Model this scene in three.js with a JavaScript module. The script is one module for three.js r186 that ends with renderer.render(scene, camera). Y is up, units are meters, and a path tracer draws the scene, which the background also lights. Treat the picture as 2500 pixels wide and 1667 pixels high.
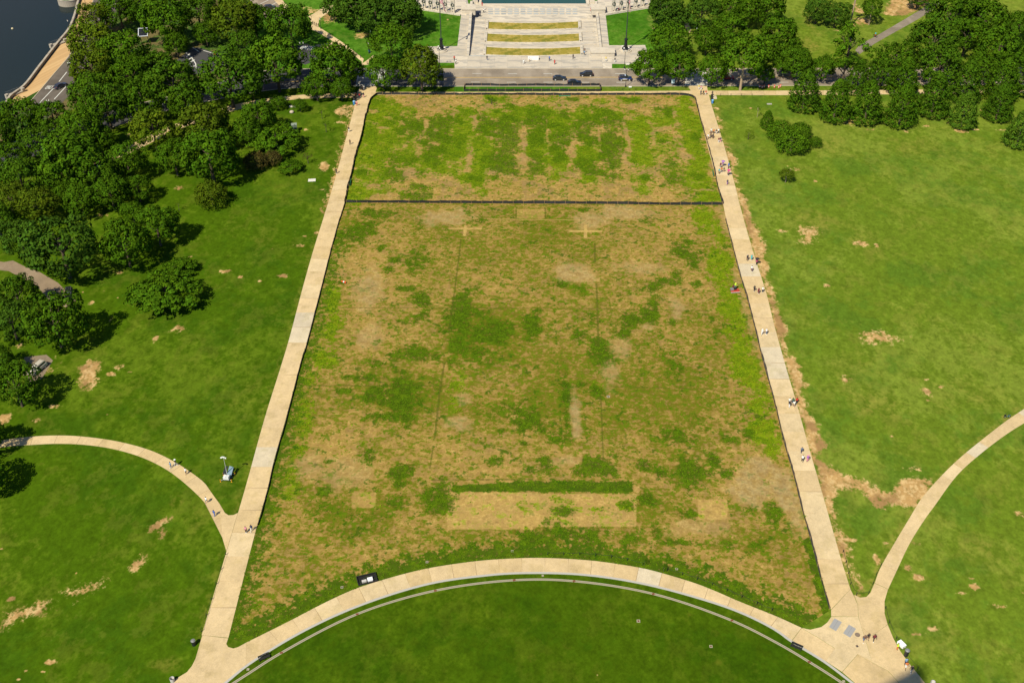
import * as THREE from 'three';
import { mergeGeometries } from 'three/addons/utils/BufferGeometryUtils.js';
import { MarchingCubes } from 'three/addons/objects/MarchingCubes.js';
import { Sky } from 'three/addons/objects/Sky.js';
import { FontLoader } from 'three/addons/loaders/FontLoader.js';

// ------------------------------------------------------------ camera, sky, sun, exposure
const scene = new THREE.Scene();
const EYE = 160, PITCH = 37.5 * Math.PI / 180, FOCAL = 2661, CX = 1250, CY = 833.5;
const camera = new THREE.PerspectiveCamera(2 * Math.atan(CY / FOCAL) * 180 / Math.PI, 1.5, 0.5, 6000);
camera.position.set(0, EYE, 0);
camera.rotation.set(-PITCH, 0, 0);
scene.add(camera);
const SUN_EL = 49 * Math.PI / 180, SUN_H = new THREE.Vector2(-0.535, 0.845).normalize();
const sunDir = new THREE.Vector3(SUN_H.x * Math.cos(SUN_EL), Math.sin(SUN_EL), SUN_H.y * Math.cos(SUN_EL));
const sky = new Sky();
sky.name = 'sky';
sky.userData.kind = 'structure';
sky.scale.setScalar(5000);
sky.material.uniforms.sunPosition.value.copy(sunDir);
sky.material.uniforms.turbidity.value = 4;
sky.material.uniforms.rayleigh.value = 1.0;
sky.material.uniforms.mieCoefficient.value = 0.004;
scene.add(sky);
scene.environmentIntensity = 0.1;
const sun = new THREE.DirectionalLight(new THREE.Color(1.0, 0.905, 0.69), 5.0);
sun.name = 'sun';
sun.position.copy(sunDir).multiplyScalar(600).add(new THREE.Vector3(0, 0, -240));
sun.target.position.set(0, 0, -240);
sun.castShadow = true;
sun.shadow.mapSize.set(4096, 4096);
Object.assign(sun.shadow.camera, { left: -320, right: 320, top: 320, bottom: -320, near: 50, far: 1400 });
scene.add(sun, sun.target);
const renderer = new THREE.WebGLRenderer({ antialias: true });
renderer.toneMapping = THREE.LinearToneMapping;
renderer.toneMappingExposure = 1.18;
renderer.shadowMap.enabled = true;

// ------------------------------------------------------------ site survey and helpers
// at(): a sight line from the look-out meets the level plane at height h; gives a plan position in metres
const cp = Math.cos(PITCH), sp = Math.sin(PITCH);
function at(px, py, h = 0) {
  const x = px - CX, y = py - CY, fwd = FOCAL * cp - y * sp, down = FOCAL * sp + y * cp, s = (EYE - h) / down;
  return new THREE.Vector3(x * s, h, -fwd * s);
}
function mpp(px, py, h = 0) { const p = at(px, py, h); return (-p.z * cp + (EYE - h) * sp) / FOCAL; }
const FR = { A: [840, 210, 4.704], B: [1300, 210, 4.704], C: [1250, 480, 3.563], D: [650, 860, 3.563], E: [1250, 860, 3.136], F: [800, 480, 3.336],
  b1: [0, 1200, 3.357], b2: [600, 1200, 3.357], b3: [1200, 1200, 3.357], b4: [1800, 1200, 3.357], b5: [1600, 200, 4.68], b6: [1700, 500, 4.68], b7: [1800, 820, 3.336],
  z1: [0, 0, 3.733], z2: [600, 0, 3.733], z3: [1000, 0, 3.92], z4: [1500, 0, 4.68], z5: [1900, 0, 3.92], z6: [0, 400, 3.733], z7: [0, 780, 3.733],
  S: [0, 0, 1], m1: [980, 0, 7.84], m2: [1400, 0, 7.84], w: [0, 0, 6.03], p: [560, 460, 3.5625] };
const fx = (f, x) => FR[f][0] + x / FR[f][2], fy = (f, y) => FR[f][1] + y / FR[f][2];
const sat = (f, x, y, h = 0) => at(fx(f, x), fy(f, y), h);
const pts = (f, ...a) => { const o = []; for (let i = 0; i < a.length; i += 2) o.push(sat(f, a[i], a[i + 1])); return o; };

function rng(seed) { let a = seed >>> 0; return () => { a = (a + 0x6D2B79F5) | 0; let t = Math.imul(a ^ (a >>> 15), 1 | a); t = (t + Math.imul(t ^ (t >>> 7), 61 | t)) ^ t; return ((t ^ (t >>> 14)) >>> 0) / 4294967296; }; }
const clamp = (v, a = 0, b = 1) => v < a ? a : v > b ? b : v;
const sstep = (a, b, v) => { const t = clamp((v - a) / (b - a)); return t * t * (3 - 2 * t); };
const lerp = (a, b, t) => a + (b - a) * t;

const used = {};
function numbered(n) { used[n] = (used[n] ?? -1) + 1; return used[n] ? n + '_' + String(used[n]).padStart(3, '0') : n; }
function shade(o) { o.traverse(c => { if (c.isMesh) { c.castShadow = true; c.receiveShadow = true; } }); return o; }
function tag(o, label, category, group, kind) {
  if (label) o.userData.label = label;
  if (category) o.userData.category = category;
  if (group) o.userData.group = group;
  if (kind) o.userData.kind = kind;
  return o;
}
function thing(name, label, category, pos, turn = 0, group) {
  const g = new THREE.Group(); g.name = numbered(name); tag(g, label, category, group);
  if (pos) g.position.copy(pos); g.rotation.y = turn; scene.add(g); return g;
}
function part(name, geo, mat, parent) {
  const m = new THREE.Mesh(geo, mat); m.name = name; m.castShadow = m.receiveShadow = true; parent.add(m); return m;
}
function struct(name, geo, mat) {
  const m = geo ? new THREE.Mesh(geo, mat) : new THREE.Group(); m.name = numbered(name); m.userData.kind = 'structure';
  m.castShadow = m.receiveShadow = true; scene.add(m); return m;
}
function single(name, geo, mat, label, category, pos, turn = 0, group) {
  const m = new THREE.Mesh(geo, mat); m.name = numbered(name); m.castShadow = m.receiveShadow = true; tag(m, label, category, group);
  if (pos) m.position.copy(pos); m.rotation.y = turn; scene.add(m); return m;
}
const lin = (r, g, b) => new THREE.Color().setRGB(r, g, b);
const std = (r, g, b, rough = 0.85, extra = {}) => new THREE.MeshStandardMaterial({ color: lin(r, g, b), roughness: rough, ...extra });
function box(w, h, d, x = 0, y = 0, z = 0, ry = 0) { const g = new THREE.BoxGeometry(w, h, d); if (ry) g.rotateY(ry); g.translate(x, y, z); return g; }
function cyl(r0, r1, h, x = 0, y = 0, z = 0, n = 12) { const g = new THREE.CylinderGeometry(r1, r0, h, n); g.translate(x, y + h / 2, z); return g; }
function bar(a, b, r, n = 6, r2 = r) {
  const d = new THREE.Vector3().subVectors(b, a), g = new THREE.CylinderGeometry(r2, r, d.length(), n);
  g.applyQuaternion(new THREE.Quaternion().setFromUnitVectors(new THREE.Vector3(0, 1, 0), d.clone().normalize()));
  g.translate((a.x + b.x) / 2, (a.y + b.y) / 2, (a.z + b.z) / 2); return g;
}
const V = (x, y, z) => new THREE.Vector3(x, y, z);
const merge = a => mergeGeometries(a.map(g => { const n = g.index ? g.toNonIndexed() : g; for (const k of Object.keys(n.attributes)) if (!['position', 'normal', 'uv'].includes(k)) n.deleteAttribute(k); return n; }));

// level sheet from a plan polygon, uv in metres (or over a bounding box)
function sheet(poly, y, bb, holes = []) {
  const s = new THREE.Shape(poly.map(p => new THREE.Vector2(p.x, -p.z)));
  for (const h of holes) s.holes.push(new THREE.Path(h.map(p => new THREE.Vector2(p.x, -p.z))));
  const g = new THREE.ShapeGeometry(s); g.rotateX(-Math.PI / 2); g.translate(0, y, 0);
  const P = g.attributes.position, uv = g.attributes.uv;
  for (let i = 0; i < P.count; i++) bb ? uv.setXY(i, (P.getX(i) - bb[0]) / (bb[1] - bb[0]), (P.getZ(i) - bb[2]) / (bb[3] - bb[2])) : uv.setXY(i, P.getX(i), P.getZ(i));
  return g;
}
// prism with a level top from a plan polygon (uv in metres), chamfer-free slab
function slabGeo(poly, y0, y1) {
  const top = sheet(poly, y1), pos = [], nor = [], uv = []; let n = poly.length, area = 0;
  for (let i = 0; i < n; i++) { const a = poly[i], b = poly[(i + 1) % n]; area += a.x * b.z - b.x * a.z; }
  for (let i = 0; i < n; i++) {
    let a = poly[i], b = poly[(i + 1) % n]; if (area > 0) [a, b] = [b, a];
    const L = Math.hypot(b.x - a.x, b.z - a.z) || 1, nx = -(b.z - a.z) / L, nz = (b.x - a.x) / L;
    pos.push(a.x, y0, a.z, b.x, y0, b.z, b.x, y1, b.z, a.x, y0, a.z, b.x, y1, b.z, a.x, y1, a.z);
    for (let k = 0; k < 6; k++) nor.push(nx, 0, nz);
    uv.push(0, 0, L, 0, L, .1, 0, 0, L, .1, 0, .1);
  }
  const side = new THREE.BufferGeometry();
  side.setAttribute('position', new THREE.Float32BufferAttribute(pos, 3)); side.setAttribute('normal', new THREE.Float32BufferAttribute(nor, 3)); side.setAttribute('uv', new THREE.Float32BufferAttribute(uv, 2));
  return merge([top, side]);
}
// resample a polyline smoothly
function curve(p, smooth = true) { return smooth ? new THREE.CatmullRomCurve3(p, false, 'centripetal') : (() => { const c = new THREE.CurvePath(); for (let i = 1; i < p.length; i++) c.add(new THREE.LineCurve3(p[i - 1], p[i])); return c; })(); }
function offsetLine(p, d) { // shift a polyline sideways in plan (positive = to the right of travel)
  return p.map((q, i) => { const a = p[Math.max(0, i - 1)], b = p[Math.min(p.length - 1, i + 1)], L = Math.hypot(b.x - a.x, b.z - a.z); return V(q.x - (b.z - a.z) / L * d, q.y, q.z + (b.x - a.x) / L * d); });
}
function wallAlong(p, w, y0, y1) { const l = offsetLine(p, -w / 2), r = offsetLine(p, w / 2).reverse(); return slabGeo([...l, ...r], y0, y1); }

// periodic noise tiles
function makeTile(N, seed, f0, oct, gain) {
  const a = new Float32Array(N * N); let amp = 1;
  for (let o = 0, f = f0; o < oct && f <= N; o++, f *= 2, amp *= gain) {
    const R = rng(seed + o * 977), L = new Float32Array(f * f); for (let i = 0; i < L.length; i++) L[i] = R();
    for (let y = 0; y < N; y++) {
      const v = y / N * f, y0 = Math.floor(v), ty = v - y0, sy = ty * ty * (3 - 2 * ty), r0 = (y0 % f) * f, r1 = ((y0 + 1) % f) * f;
      for (let x = 0; x < N; x++) { const u = x / N * f, x0 = Math.floor(u), tx = u - x0, sx = tx * tx * (3 - 2 * tx), c0 = x0 % f, c1 = (x0 + 1) % f;
        a[y * N + x] += amp * lerp(lerp(L[r0 + c0], L[r0 + c1], sx), lerp(L[r1 + c0], L[r1 + c1], sx), sy); }
    }
  }
  let m = 0, s = 0; for (const v of a) m += v; m /= a.length; for (const v of a) s += (v - m) ** 2; s = Math.sqrt(s / a.length);
  for (let i = 0; i < a.length; i++) a[i] = clamp(.5 + (a[i] - m) / s * .22);
  return a;
}
const TN = 512, T1 = makeTile(TN, 11, 4, 7, .62), T2 = makeTile(TN, 52, 64, 4, .85), T3 = makeTile(TN, 93, 3, 6, .5);
function smp(T, u, v) { // bilinear, u and v in tiles
  u = (u - Math.floor(u)) * TN; v = (v - Math.floor(v)) * TN;
  const x0 = u | 0, y0 = v | 0, tx = u - x0, ty = v - y0, x1 = (x0 + 1) & 511, y1 = (y0 + 1) & 511, a = x0 & 511, b = (y0 & 511) * TN, c = y1 * TN;
  return lerp(lerp(T[b + a], T[b + x1], tx), lerp(T[c + a], T[c + x1], tx), ty);
}
const toS = new Uint8Array(4097); for (let i = 0; i <= 4096; i++) { const c = i / 4096; toS[i] = Math.round(255 * (c <= .0031308 ? 12.92 * c : 1.055 * c ** (1 / 2.4) - .055)); }
const enc = c => toS[(clamp(c) * 4096) | 0];
function dataTex(W, H, data, srgb = true, repeat) {
  const t = new THREE.DataTexture(data, W, H, THREE.RGBAFormat); t.magFilter = THREE.LinearFilter; t.minFilter = THREE.LinearMipmapLinearFilter; t.generateMipmaps = true;
  if (srgb) t.colorSpace = THREE.SRGBColorSpace; if (repeat) { t.wrapS = t.wrapT = THREE.RepeatWrapping; t.repeat.set(repeat, repeat); } t.needsUpdate = true; return t;
}
// small tiling texture: fn(u,v) -> [r,g,b] linear
function tileTex(N, metres, fn, srgb = true) {
  const d = new Uint8Array(N * N * 4);
  for (let y = 0; y < N; y++) for (let x = 0; x < N; x++) { const c = fn(x / N, y / N), i = (y * N + x) * 4; d[i] = srgb ? enc(c[0]) : c[0] * 255; d[i + 1] = srgb ? enc(c[1]) : c[1] * 255; d[i + 2] = srgb ? enc(c[2]) : c[2] * 255; d[i + 3] = 255; }
  return dataTex(N, N, d, srgb, 1 / metres);
}
// ------------------------------------------------------------ path edges (plan positions)
const leftPathL = [...pts('S', 864, 264, 822.3, 420), ...pts('p', 830, 215, 740, 500, 640, 850, 515, 1320, 440, 1568), ...pts('S', 646, 1020, 595.8, 1200, 552.6, 1346, 491.5, 1551)];
const leftPathR = [...pts('S', 905.4, 236, 857, 420), ...pts('p', 1003, 110, 910, 420, 770, 960, 640, 1450), ...pts('D', 322, 0, 165, 590, 60, 960), ...pts('S', 650.9, 1200, 627, 1283.4, 557, 1557)];
const rightPathL = [...pts('S', 1697, 238.5), ...pts('b5', 600, 740, 775, 1390), ...pts('b6', 345, 170, 420, 450, 500, 760, 590, 1060, 680, 1400), ...pts('b7', 215, 190, 310, 530, 390, 860, 480, 1170), ...pts('b4', 520, 60, 620, 420, 680, 650, 770, 970)];
const rightPathR = [...pts('b5', 640, 250, 780, 700, 850, 950, 930, 1250), ...pts('b6', 500, 0, 600, 360, 700, 690, 800, 1000, 900, 1400), ...pts('b7', 400, 260, 480, 530, 600, 960, 700, 1300), ...pts('b4', 820, 440, 870, 610, 930, 800)];
const arcOut = [...pts('b2', 0, 1240, 370, 1055, 660, 905, 920, 790, 1400, 650, 1640, 605, 1950, 565, 2250, 547), ...pts('b3', 430, 545, 740, 560, 910, 577, 1240, 630, 1400, 670, 1720, 770, 2040, 905, 2340, 1025), ...pts('b4', 530, 1118)];
const arcIn = [...pts('b2', 0, 1420, 430, 1155, 905, 935, 1490, 750, 1960, 680), ...pts('b3', 240, 660, 740, 672, 1210, 740, 1700, 865, 2050, 985, 2340, 1130), ...pts('b4', 450, 1220)];
const arcInFull = [...pts('b1', 1630, 1710, 1830, 1568), ...arcIn, ...pts('b4', 730, 1393, 960, 1568, 1120, 1690)];
const channel = [...pts('b1', 1800, 1640, 1915, 1568), ...pts('b2', 0, 1505, 290, 1322, 910, 1005, 1550, 813, 2200, 727), ...pts('b3', 680, 735, 1330, 840, 1970, 1057, 2340, 1240), ...pts('b4', 590, 1395, 860, 1568, 1010, 1680)];
const leftCurveU = [...pts('z7', -160, 1135, 0, 1105, 260, 1070, 560, 1058, 790, 1072, 1080, 1115, 1370, 1195, 1600, 1305, 1760, 1410, 1860, 1490), ...pts('b1', 1730, 10, 1800, 105)];
const leftCurveD = [...pts('z7', -160, 1200, 0, 1165, 250, 1145, 500, 1133, 740, 1140, 1000, 1175, 1270, 1250, 1500, 1360, 1700, 1510), ...pts('b1', 1690, 110, 1760, 240, 1820, 380)];
const rightCurveU = [...pts('b4', 1130, 750, 1170, 640, 1300, 410, 1420, 210), ...pts('b7', 1500, 1330, 1620, 1190, 1800, 1010, 2050, 805, 2200, 690, 2335, 600, 2520, 490)];
const rightCurveD = [...pts('b4', 1240, 800, 1310, 650, 1420, 420, 1560, 200), ...pts('b7', 1600, 1400, 1800, 1130, 2000, 950, 2200, 800, 2335, 715, 2540, 600)];

// ------------------------------------------------------------ ground colours computed in plan
function inPoly(P, x, z) { let c = false; for (let i = 0, j = P.length - 1; i < P.length; j = i++) if ((P[i].z > z) !== (P[j].z > z) && x < (P[j].x - P[i].x) * (z - P[i].z) / (P[j].z - P[i].z) + P[i].x) c = !c; return c; }
const RING = [[0, 0], [.9, .2], [-.8, .5], [.1, -1], [-.3, .9], [.6, -.6], [-.7, -.6]];
class Field { // scalar masks over a plan rectangle
  constructor(bb, W, H) { this.bb = bb; this.W = W; this.H = H; this.sx = (bb[1] - bb[0]) / W; this.sz = (bb[3] - bb[2]) / H; }
  mask() { return new Float32Array(this.W * this.H); }
  each(x0, x1, z0, z1, fn) {
    const { bb, W, H, sx, sz } = this, a = Math.max(0, Math.floor((x0 - bb[0]) / sx)), b = Math.min(W - 1, Math.ceil((x1 - bb[0]) / sx)), c = Math.max(0, Math.floor((z0 - bb[2]) / sz)), d = Math.min(H - 1, Math.ceil((z1 - bb[2]) / sz));
    for (let j = c; j <= d; j++) for (let i = a; i <= b; i++) fn(j * W + i, bb[0] + (i + .5) * sx, bb[2] + (j + .5) * sz);
  }
  blob(m, f, cx, cy, rx, ry, s = 1, rag = .75, freq = 1, soft = [.25, 1.25]) {
    const c = sat(f, cx, cy), ex = sat(f, cx + rx, cy), ey = sat(f, cx, cy - ry), hx = Math.hypot(ex.x - c.x, ex.z - c.z), hz = Math.abs(ey.z - c.z), k = 2.1;
    this.each(c.x - hx * k, c.x + hx * k, c.z - hz * k, c.z + hz * k, (i, x, z) => {
      const n = smp(T1, x / 34 * freq + 3.1, z / 34 * freq) - .5, q = smp(T1, x / 9, z / 9 + .37) - .5, r = Math.hypot((x - c.x) / hx, (z - c.z) / hz) + (n * 1.2 + q * .8) * rag;
      const w = s * (1 - sstep(soft[0], soft[1], r)); if (w > m[i]) m[i] = w;
    });
  }
  poly(m, P, s = 1, rag = 1, fine = 1) { // ragged-edge polygon, rag in metres
    let x0 = 1e9, x1 = -1e9, z0 = 1e9, z1 = -1e9; for (const p of P) { x0 = Math.min(x0, p.x); x1 = Math.max(x1, p.x); z0 = Math.min(z0, p.z); z1 = Math.max(z1, p.z); }
    this.each(x0 - rag * 2, x1 + rag * 2, z0 - rag * 2, z1 + rag * 2, (i, x, z) => {
      const a = (smp(T1, x / 14, z / 14) - .5) * 2 + (smp(T2, x / 20 * fine, z / 20 * fine) - .5) * 1.3, b = (smp(T1, x / 14 + .5, z / 14 + .2) - .5) * 2 + (smp(T2, x / 20 * fine + .3, z / 20 * fine) - .5) * 1.3;
      let h = 0; for (const [u, v] of RING) if (inPoly(P, x + a * rag + u * rag * 1.5, z + b * rag + v * rag * 1.5)) h++; h *= s / RING.length; if (m[i] < h) m[i] = h;
    });
  }
  line(m, P, w, s = 1, wob = .15) {
    for (let k = 1; k < P.length; k++) { const a = P[k - 1], b = P[k], L2 = (b.x - a.x) ** 2 + (b.z - a.z) ** 2;
      this.each(Math.min(a.x, b.x) - w * 2, Math.max(a.x, b.x) + w * 2, Math.min(a.z, b.z) - w * 2, Math.max(a.z, b.z) + w * 2, (i, x, z) => {
        const t = clamp(((x - a.x) * (b.x - a.x) + (z - a.z) * (b.z - a.z)) / L2), d = Math.hypot(x - a.x - t * (b.x - a.x), z - a.z - t * (b.z - a.z)) + (smp(T1, x / 5, z / 5) - .5) * wob * 2;
        const v = s * (1 - sstep(w * .5, w, d)); if (v > m[i]) m[i] = v; }); }
  }
  paint(fn) {
    const d = new Uint8Array(this.W * this.H * 4), c = [0, 0, 0]; const { bb, W, H, sx, sz } = this;
    for (let j = 0, i = 0; j < H; j++) for (let k = 0; k < W; k++, i++) { fn(c, bb[0] + (k + .5) * sx, bb[2] + (j + .5) * sz, i); d[i * 4] = enc(c[0]); d[i * 4 + 1] = enc(c[1]); d[i * 4 + 2] = enc(c[2]); d[i * 4 + 3] = 255; }
    return dataTex(W, H, d);
  }
}
const mixc = (c, k, t) => { c[0] += (k[0] - c[0]) * t; c[1] += (k[1] - c[1]) * t; c[2] += (k[2] - c[2]) * t; };
const setc = (c, k) => { c[0] = k[0]; c[1] = k[1]; c[2] = k[2]; };
const SOIL = [.42, .255, .10], SOIL2 = [.31, .18, .075], PALE = [.56, .385, .18];

function lawn(bb, W, H, pal, shapes) {
  const F = new Field(bb, W, H), dirt = F.mask(), dry = F.mask(); shapes(F, dirt, dry);
  return F.paint((c, x, z, i) => {
    const big = smp(T3, x / 95, z / 120), mid = smp(T1, x / 38 + .2, z / 46), n2 = smp(T1, x / 7.5, z / 9), f1 = smp(T2, x / 70, z / 80), f2 = smp(T2, x / 34 + .4, z / 40);
    setc(c, pal.main); mixc(c, pal.pale, sstep(.44, .76, big * .55 + mid * .45 + (n2 - .5) * .2 + (f1 - .5) * .25) * .8); mixc(c, pal.deep, sstep(.52, .74, smp(T3, x / 70 + .5, z / 60 + .3) * .6 + smp(T1, x / 21, z / 26 + .6) * .4 + (f1 - .5) * .2) * .7);
    mixc(c, pal.dry, clamp(sstep(.62, .8, smp(T1, x / 27 + .7, z / 30 + .1) + (f1 - .5) * .5) * .22 + dry[i] * .8 * sstep(.25, .7, f1 * .7 + n2 * .4)));
    const mow = Math.sin((x * .94 + z * .34) * 1.35 + smp(T3, x / 80, z / 80) * 5), k = .76 + f1 * .36 + (f2 - .5) * .3 + (n2 - .5) * .14 + mow * .022; c[0] *= k; c[1] *= k; c[2] *= k;
    const e = dirt[i]; if (e > 0) { const t = sstep(.25, .8, e * .95 + (f1 - .5) * .75 + (f2 - .5) * .55 + (n2 - .5) * .25) * .94; const s = [0, 0, 0]; setc(s, SOIL); mixc(s, PALE, sstep(.45, .75, f2 * .5 + n2 * .5)); mixc(s, SOIL2, sstep(.55, .8, mid)); const q = .85 + f1 * .3; s[0] *= q; s[1] *= q; s[2] *= q; mixc(c, s, t); }
  });
}
const groundMat = map => new THREE.MeshPhysicalMaterial({ map, roughness: 1, specularIntensity: 0.05 });

// terrain sheet to the horizon, with openings for the basin and the sunken court
const basinEdge = [...pts('w', 1235, -240, 1190, -60, 1150, 50, 1090, 280, 1000, 480, 900, 600, 820, 700, 580, 1010, 340, 1310, 160, 1440, 80, 1560, -300, 1980)];
const basinPoly = [...basinEdge, V(-420, 0, -300), V(-760, 0, -420), V(-760, 0, -900), V(-250, 0, -900)];
const courtTop = -90, courtPoly = [...pts('S', 1142.5, 137, 1468, 136, 1452, 5), at(1452, courtTop), at(1150, courtTop), at(1152.5, 5)];
const forest = tileTex(1024, 55, (u, v) => {
  const a = smp(T1, u, v), b = smp(T1, u * 3 + .3, v * 3), f = smp(T2, u * 2, v * 2); const c = [.036, .085, .012]; mixc(c, [.06, .115, .018], sstep(.4, .7, b)); mixc(c, [.17, .115, .055], sstep(.52, .72, a + (f - .5) * .4) * .75);
  const k = .7 + f * .6; return [c[0] * k, c[1] * k, c[2] * k];
});
struct('terrain', sheet([V(-1500, 0, 250), V(1500, 0, 250), V(1500, 0, -2600), V(-1500, 0, -2600)], 0, null, [basinPoly, courtPoly]), groundMat(forest));

// --- left lawn
const bbL = [-200, -20, -372, -96];
const palL = { main: [.057, .113, .003], pale: [.096, .152, .008], deep: [.038, .09, .003], dry: [.14, .15, .018] };  // deeper greens; the darkening on this side is put into the grass colour
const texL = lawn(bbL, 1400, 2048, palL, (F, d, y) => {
  const D = (f, ...a) => F.blob(d, f, ...a);
  F.poly(d, pts('b1', 1195, 320, 1260, 260, 1395, 200, 1390, 225, 1310, 280, 1370, 385, 1330, 390, 1290, 330), 1, .5);
  F.poly(d, pts('b1', 1055, 575, 1120, 560, 1165, 500, 1180, 570, 1120, 645, 1075, 640, 1095, 590), 1, .5);
  F.poly(d, pts('b1', 475, 865, 600, 790, 740, 765, 820, 718, 850, 750, 720, 810, 560, 855), 1, .7);
  F.poly(d, pts('b1', 600, 915, 655, 870, 655, 895), 1, .4);
  F.poly(d, pts('b1', -30, 1130, 60, 1020, 120, 940, 250, 940, 400, 910, 405, 950, 250, 1000, 110, 1065, 30, 1100, 0, 1150), 1, .8);
  D('b1', 85, 882, 35, 18); D('b1', 400, 1400, 65, 28); D('b1', 205, 1470, 28, 22); D('b1', 345, 1478, 22, 10); D('b1', 150, 1540, 30, 18); D('b1', 620, 668, 10, 10); D('b1', 10, 470, 16, 8);
  F.blob(y, 'b1', 1320, 1420, 170, 60, .8); F.blob(y, 'b1', 1620, 220, 110, 260, .55); F.blob(y, 'b1', 1450, 80, 60, 40, .9);
  F.poly(d, pts('z7', 705, 430, 830, 375, 935, 385, 880, 480, 860, 610, 770, 660, 740, 590), .95, .6);
  D('z7', 490, 795, 70, 25, .8); D('z7', 315, 922, 35, 20, .8); D('z7', 40, 910, 60, 50, .85); D('z7', 1000, 498, 40, 20, .7); D('z7', 1090, 430, 40, 25, .6); D('z7', 975, 865, 22, 12, .7); D('z7', 1180, 480, 20, 10, .6);
  F.poly(d, pts('z7', 1520, 110, 1640, 50, 1685, 90, 1640, 120, 1610, 125, 1650, 85), 1, .4); D('z7', 1420, 165, 30, 40, .8); D('z7', 420, 470, 110, 100, .55); D('z7', 180, 240, 60, 40, .6);
  D('z6', 2040, 980, 70, 18, .9); D('z6', 2185, 1032, 28, 16, .9); D('z6', 1735, 845, 25, 10, .8); D('z6', 830, 1260, 35, 30, .8); D('z6', 1000, 1425, 45, 40, .8); D('z6', 945, 1160, 25, 20, .7); D('z6', 1080, 990, 60, 15, .7); D('z6', 950, 465, 70, 18, .7); D('z6', 1640, 220, 60, 30, .6); D('z6', 1070, 1220, 15, 8, .8); D('z6', 750, 1170, 14, 8, .8);
  D('z2', 900, 1000, 70, 60, .7); D('z2', 880, 1115, 50, 14, .9); D('z2', 715, 1520, 45, 35, .8); D('z2', 950, 970, 30, 15, .9); D('z2', 540, 1180, 25, 12, .5);
  D('p', 450, 755, 60, 18, .9); D('p', 620, 500, 60, 12, .8); D('p', 660, 415, 22, 8, .9); D('p', 755, 385, 30, 16, .8); D('p', 85, 775, 22, 12, .9); D('p', 265, 805, 18, 8, .8); D('p', 800, 10, 50, 16, .9); D('p', 370, 525, 12, 8, .8);
  D('z1', 1190, 1230, 60, 26, .8); F.blob(y, 'p', 300, 400, 90, 200, .35); F.blob(y, 'z7', 2150, 900, 150, 500, .25);
  const P = leftPathL.slice().reverse(); F.line(y, P, 1.6, .55, .8); F.line(d, P.slice(-3), 1.5, .62, 1.2);
});
struct('lawn', sheet([V(bbL[0], 0, bbL[3]), V(bbL[1], 0, bbL[3]), V(bbL[1], 0, bbL[2]), at(330, 205), at(120, 290), at(40, 340), V(bbL[0], 0, at(-40, 390).z)], .012, bbL, []), groundMat(texL));

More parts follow.
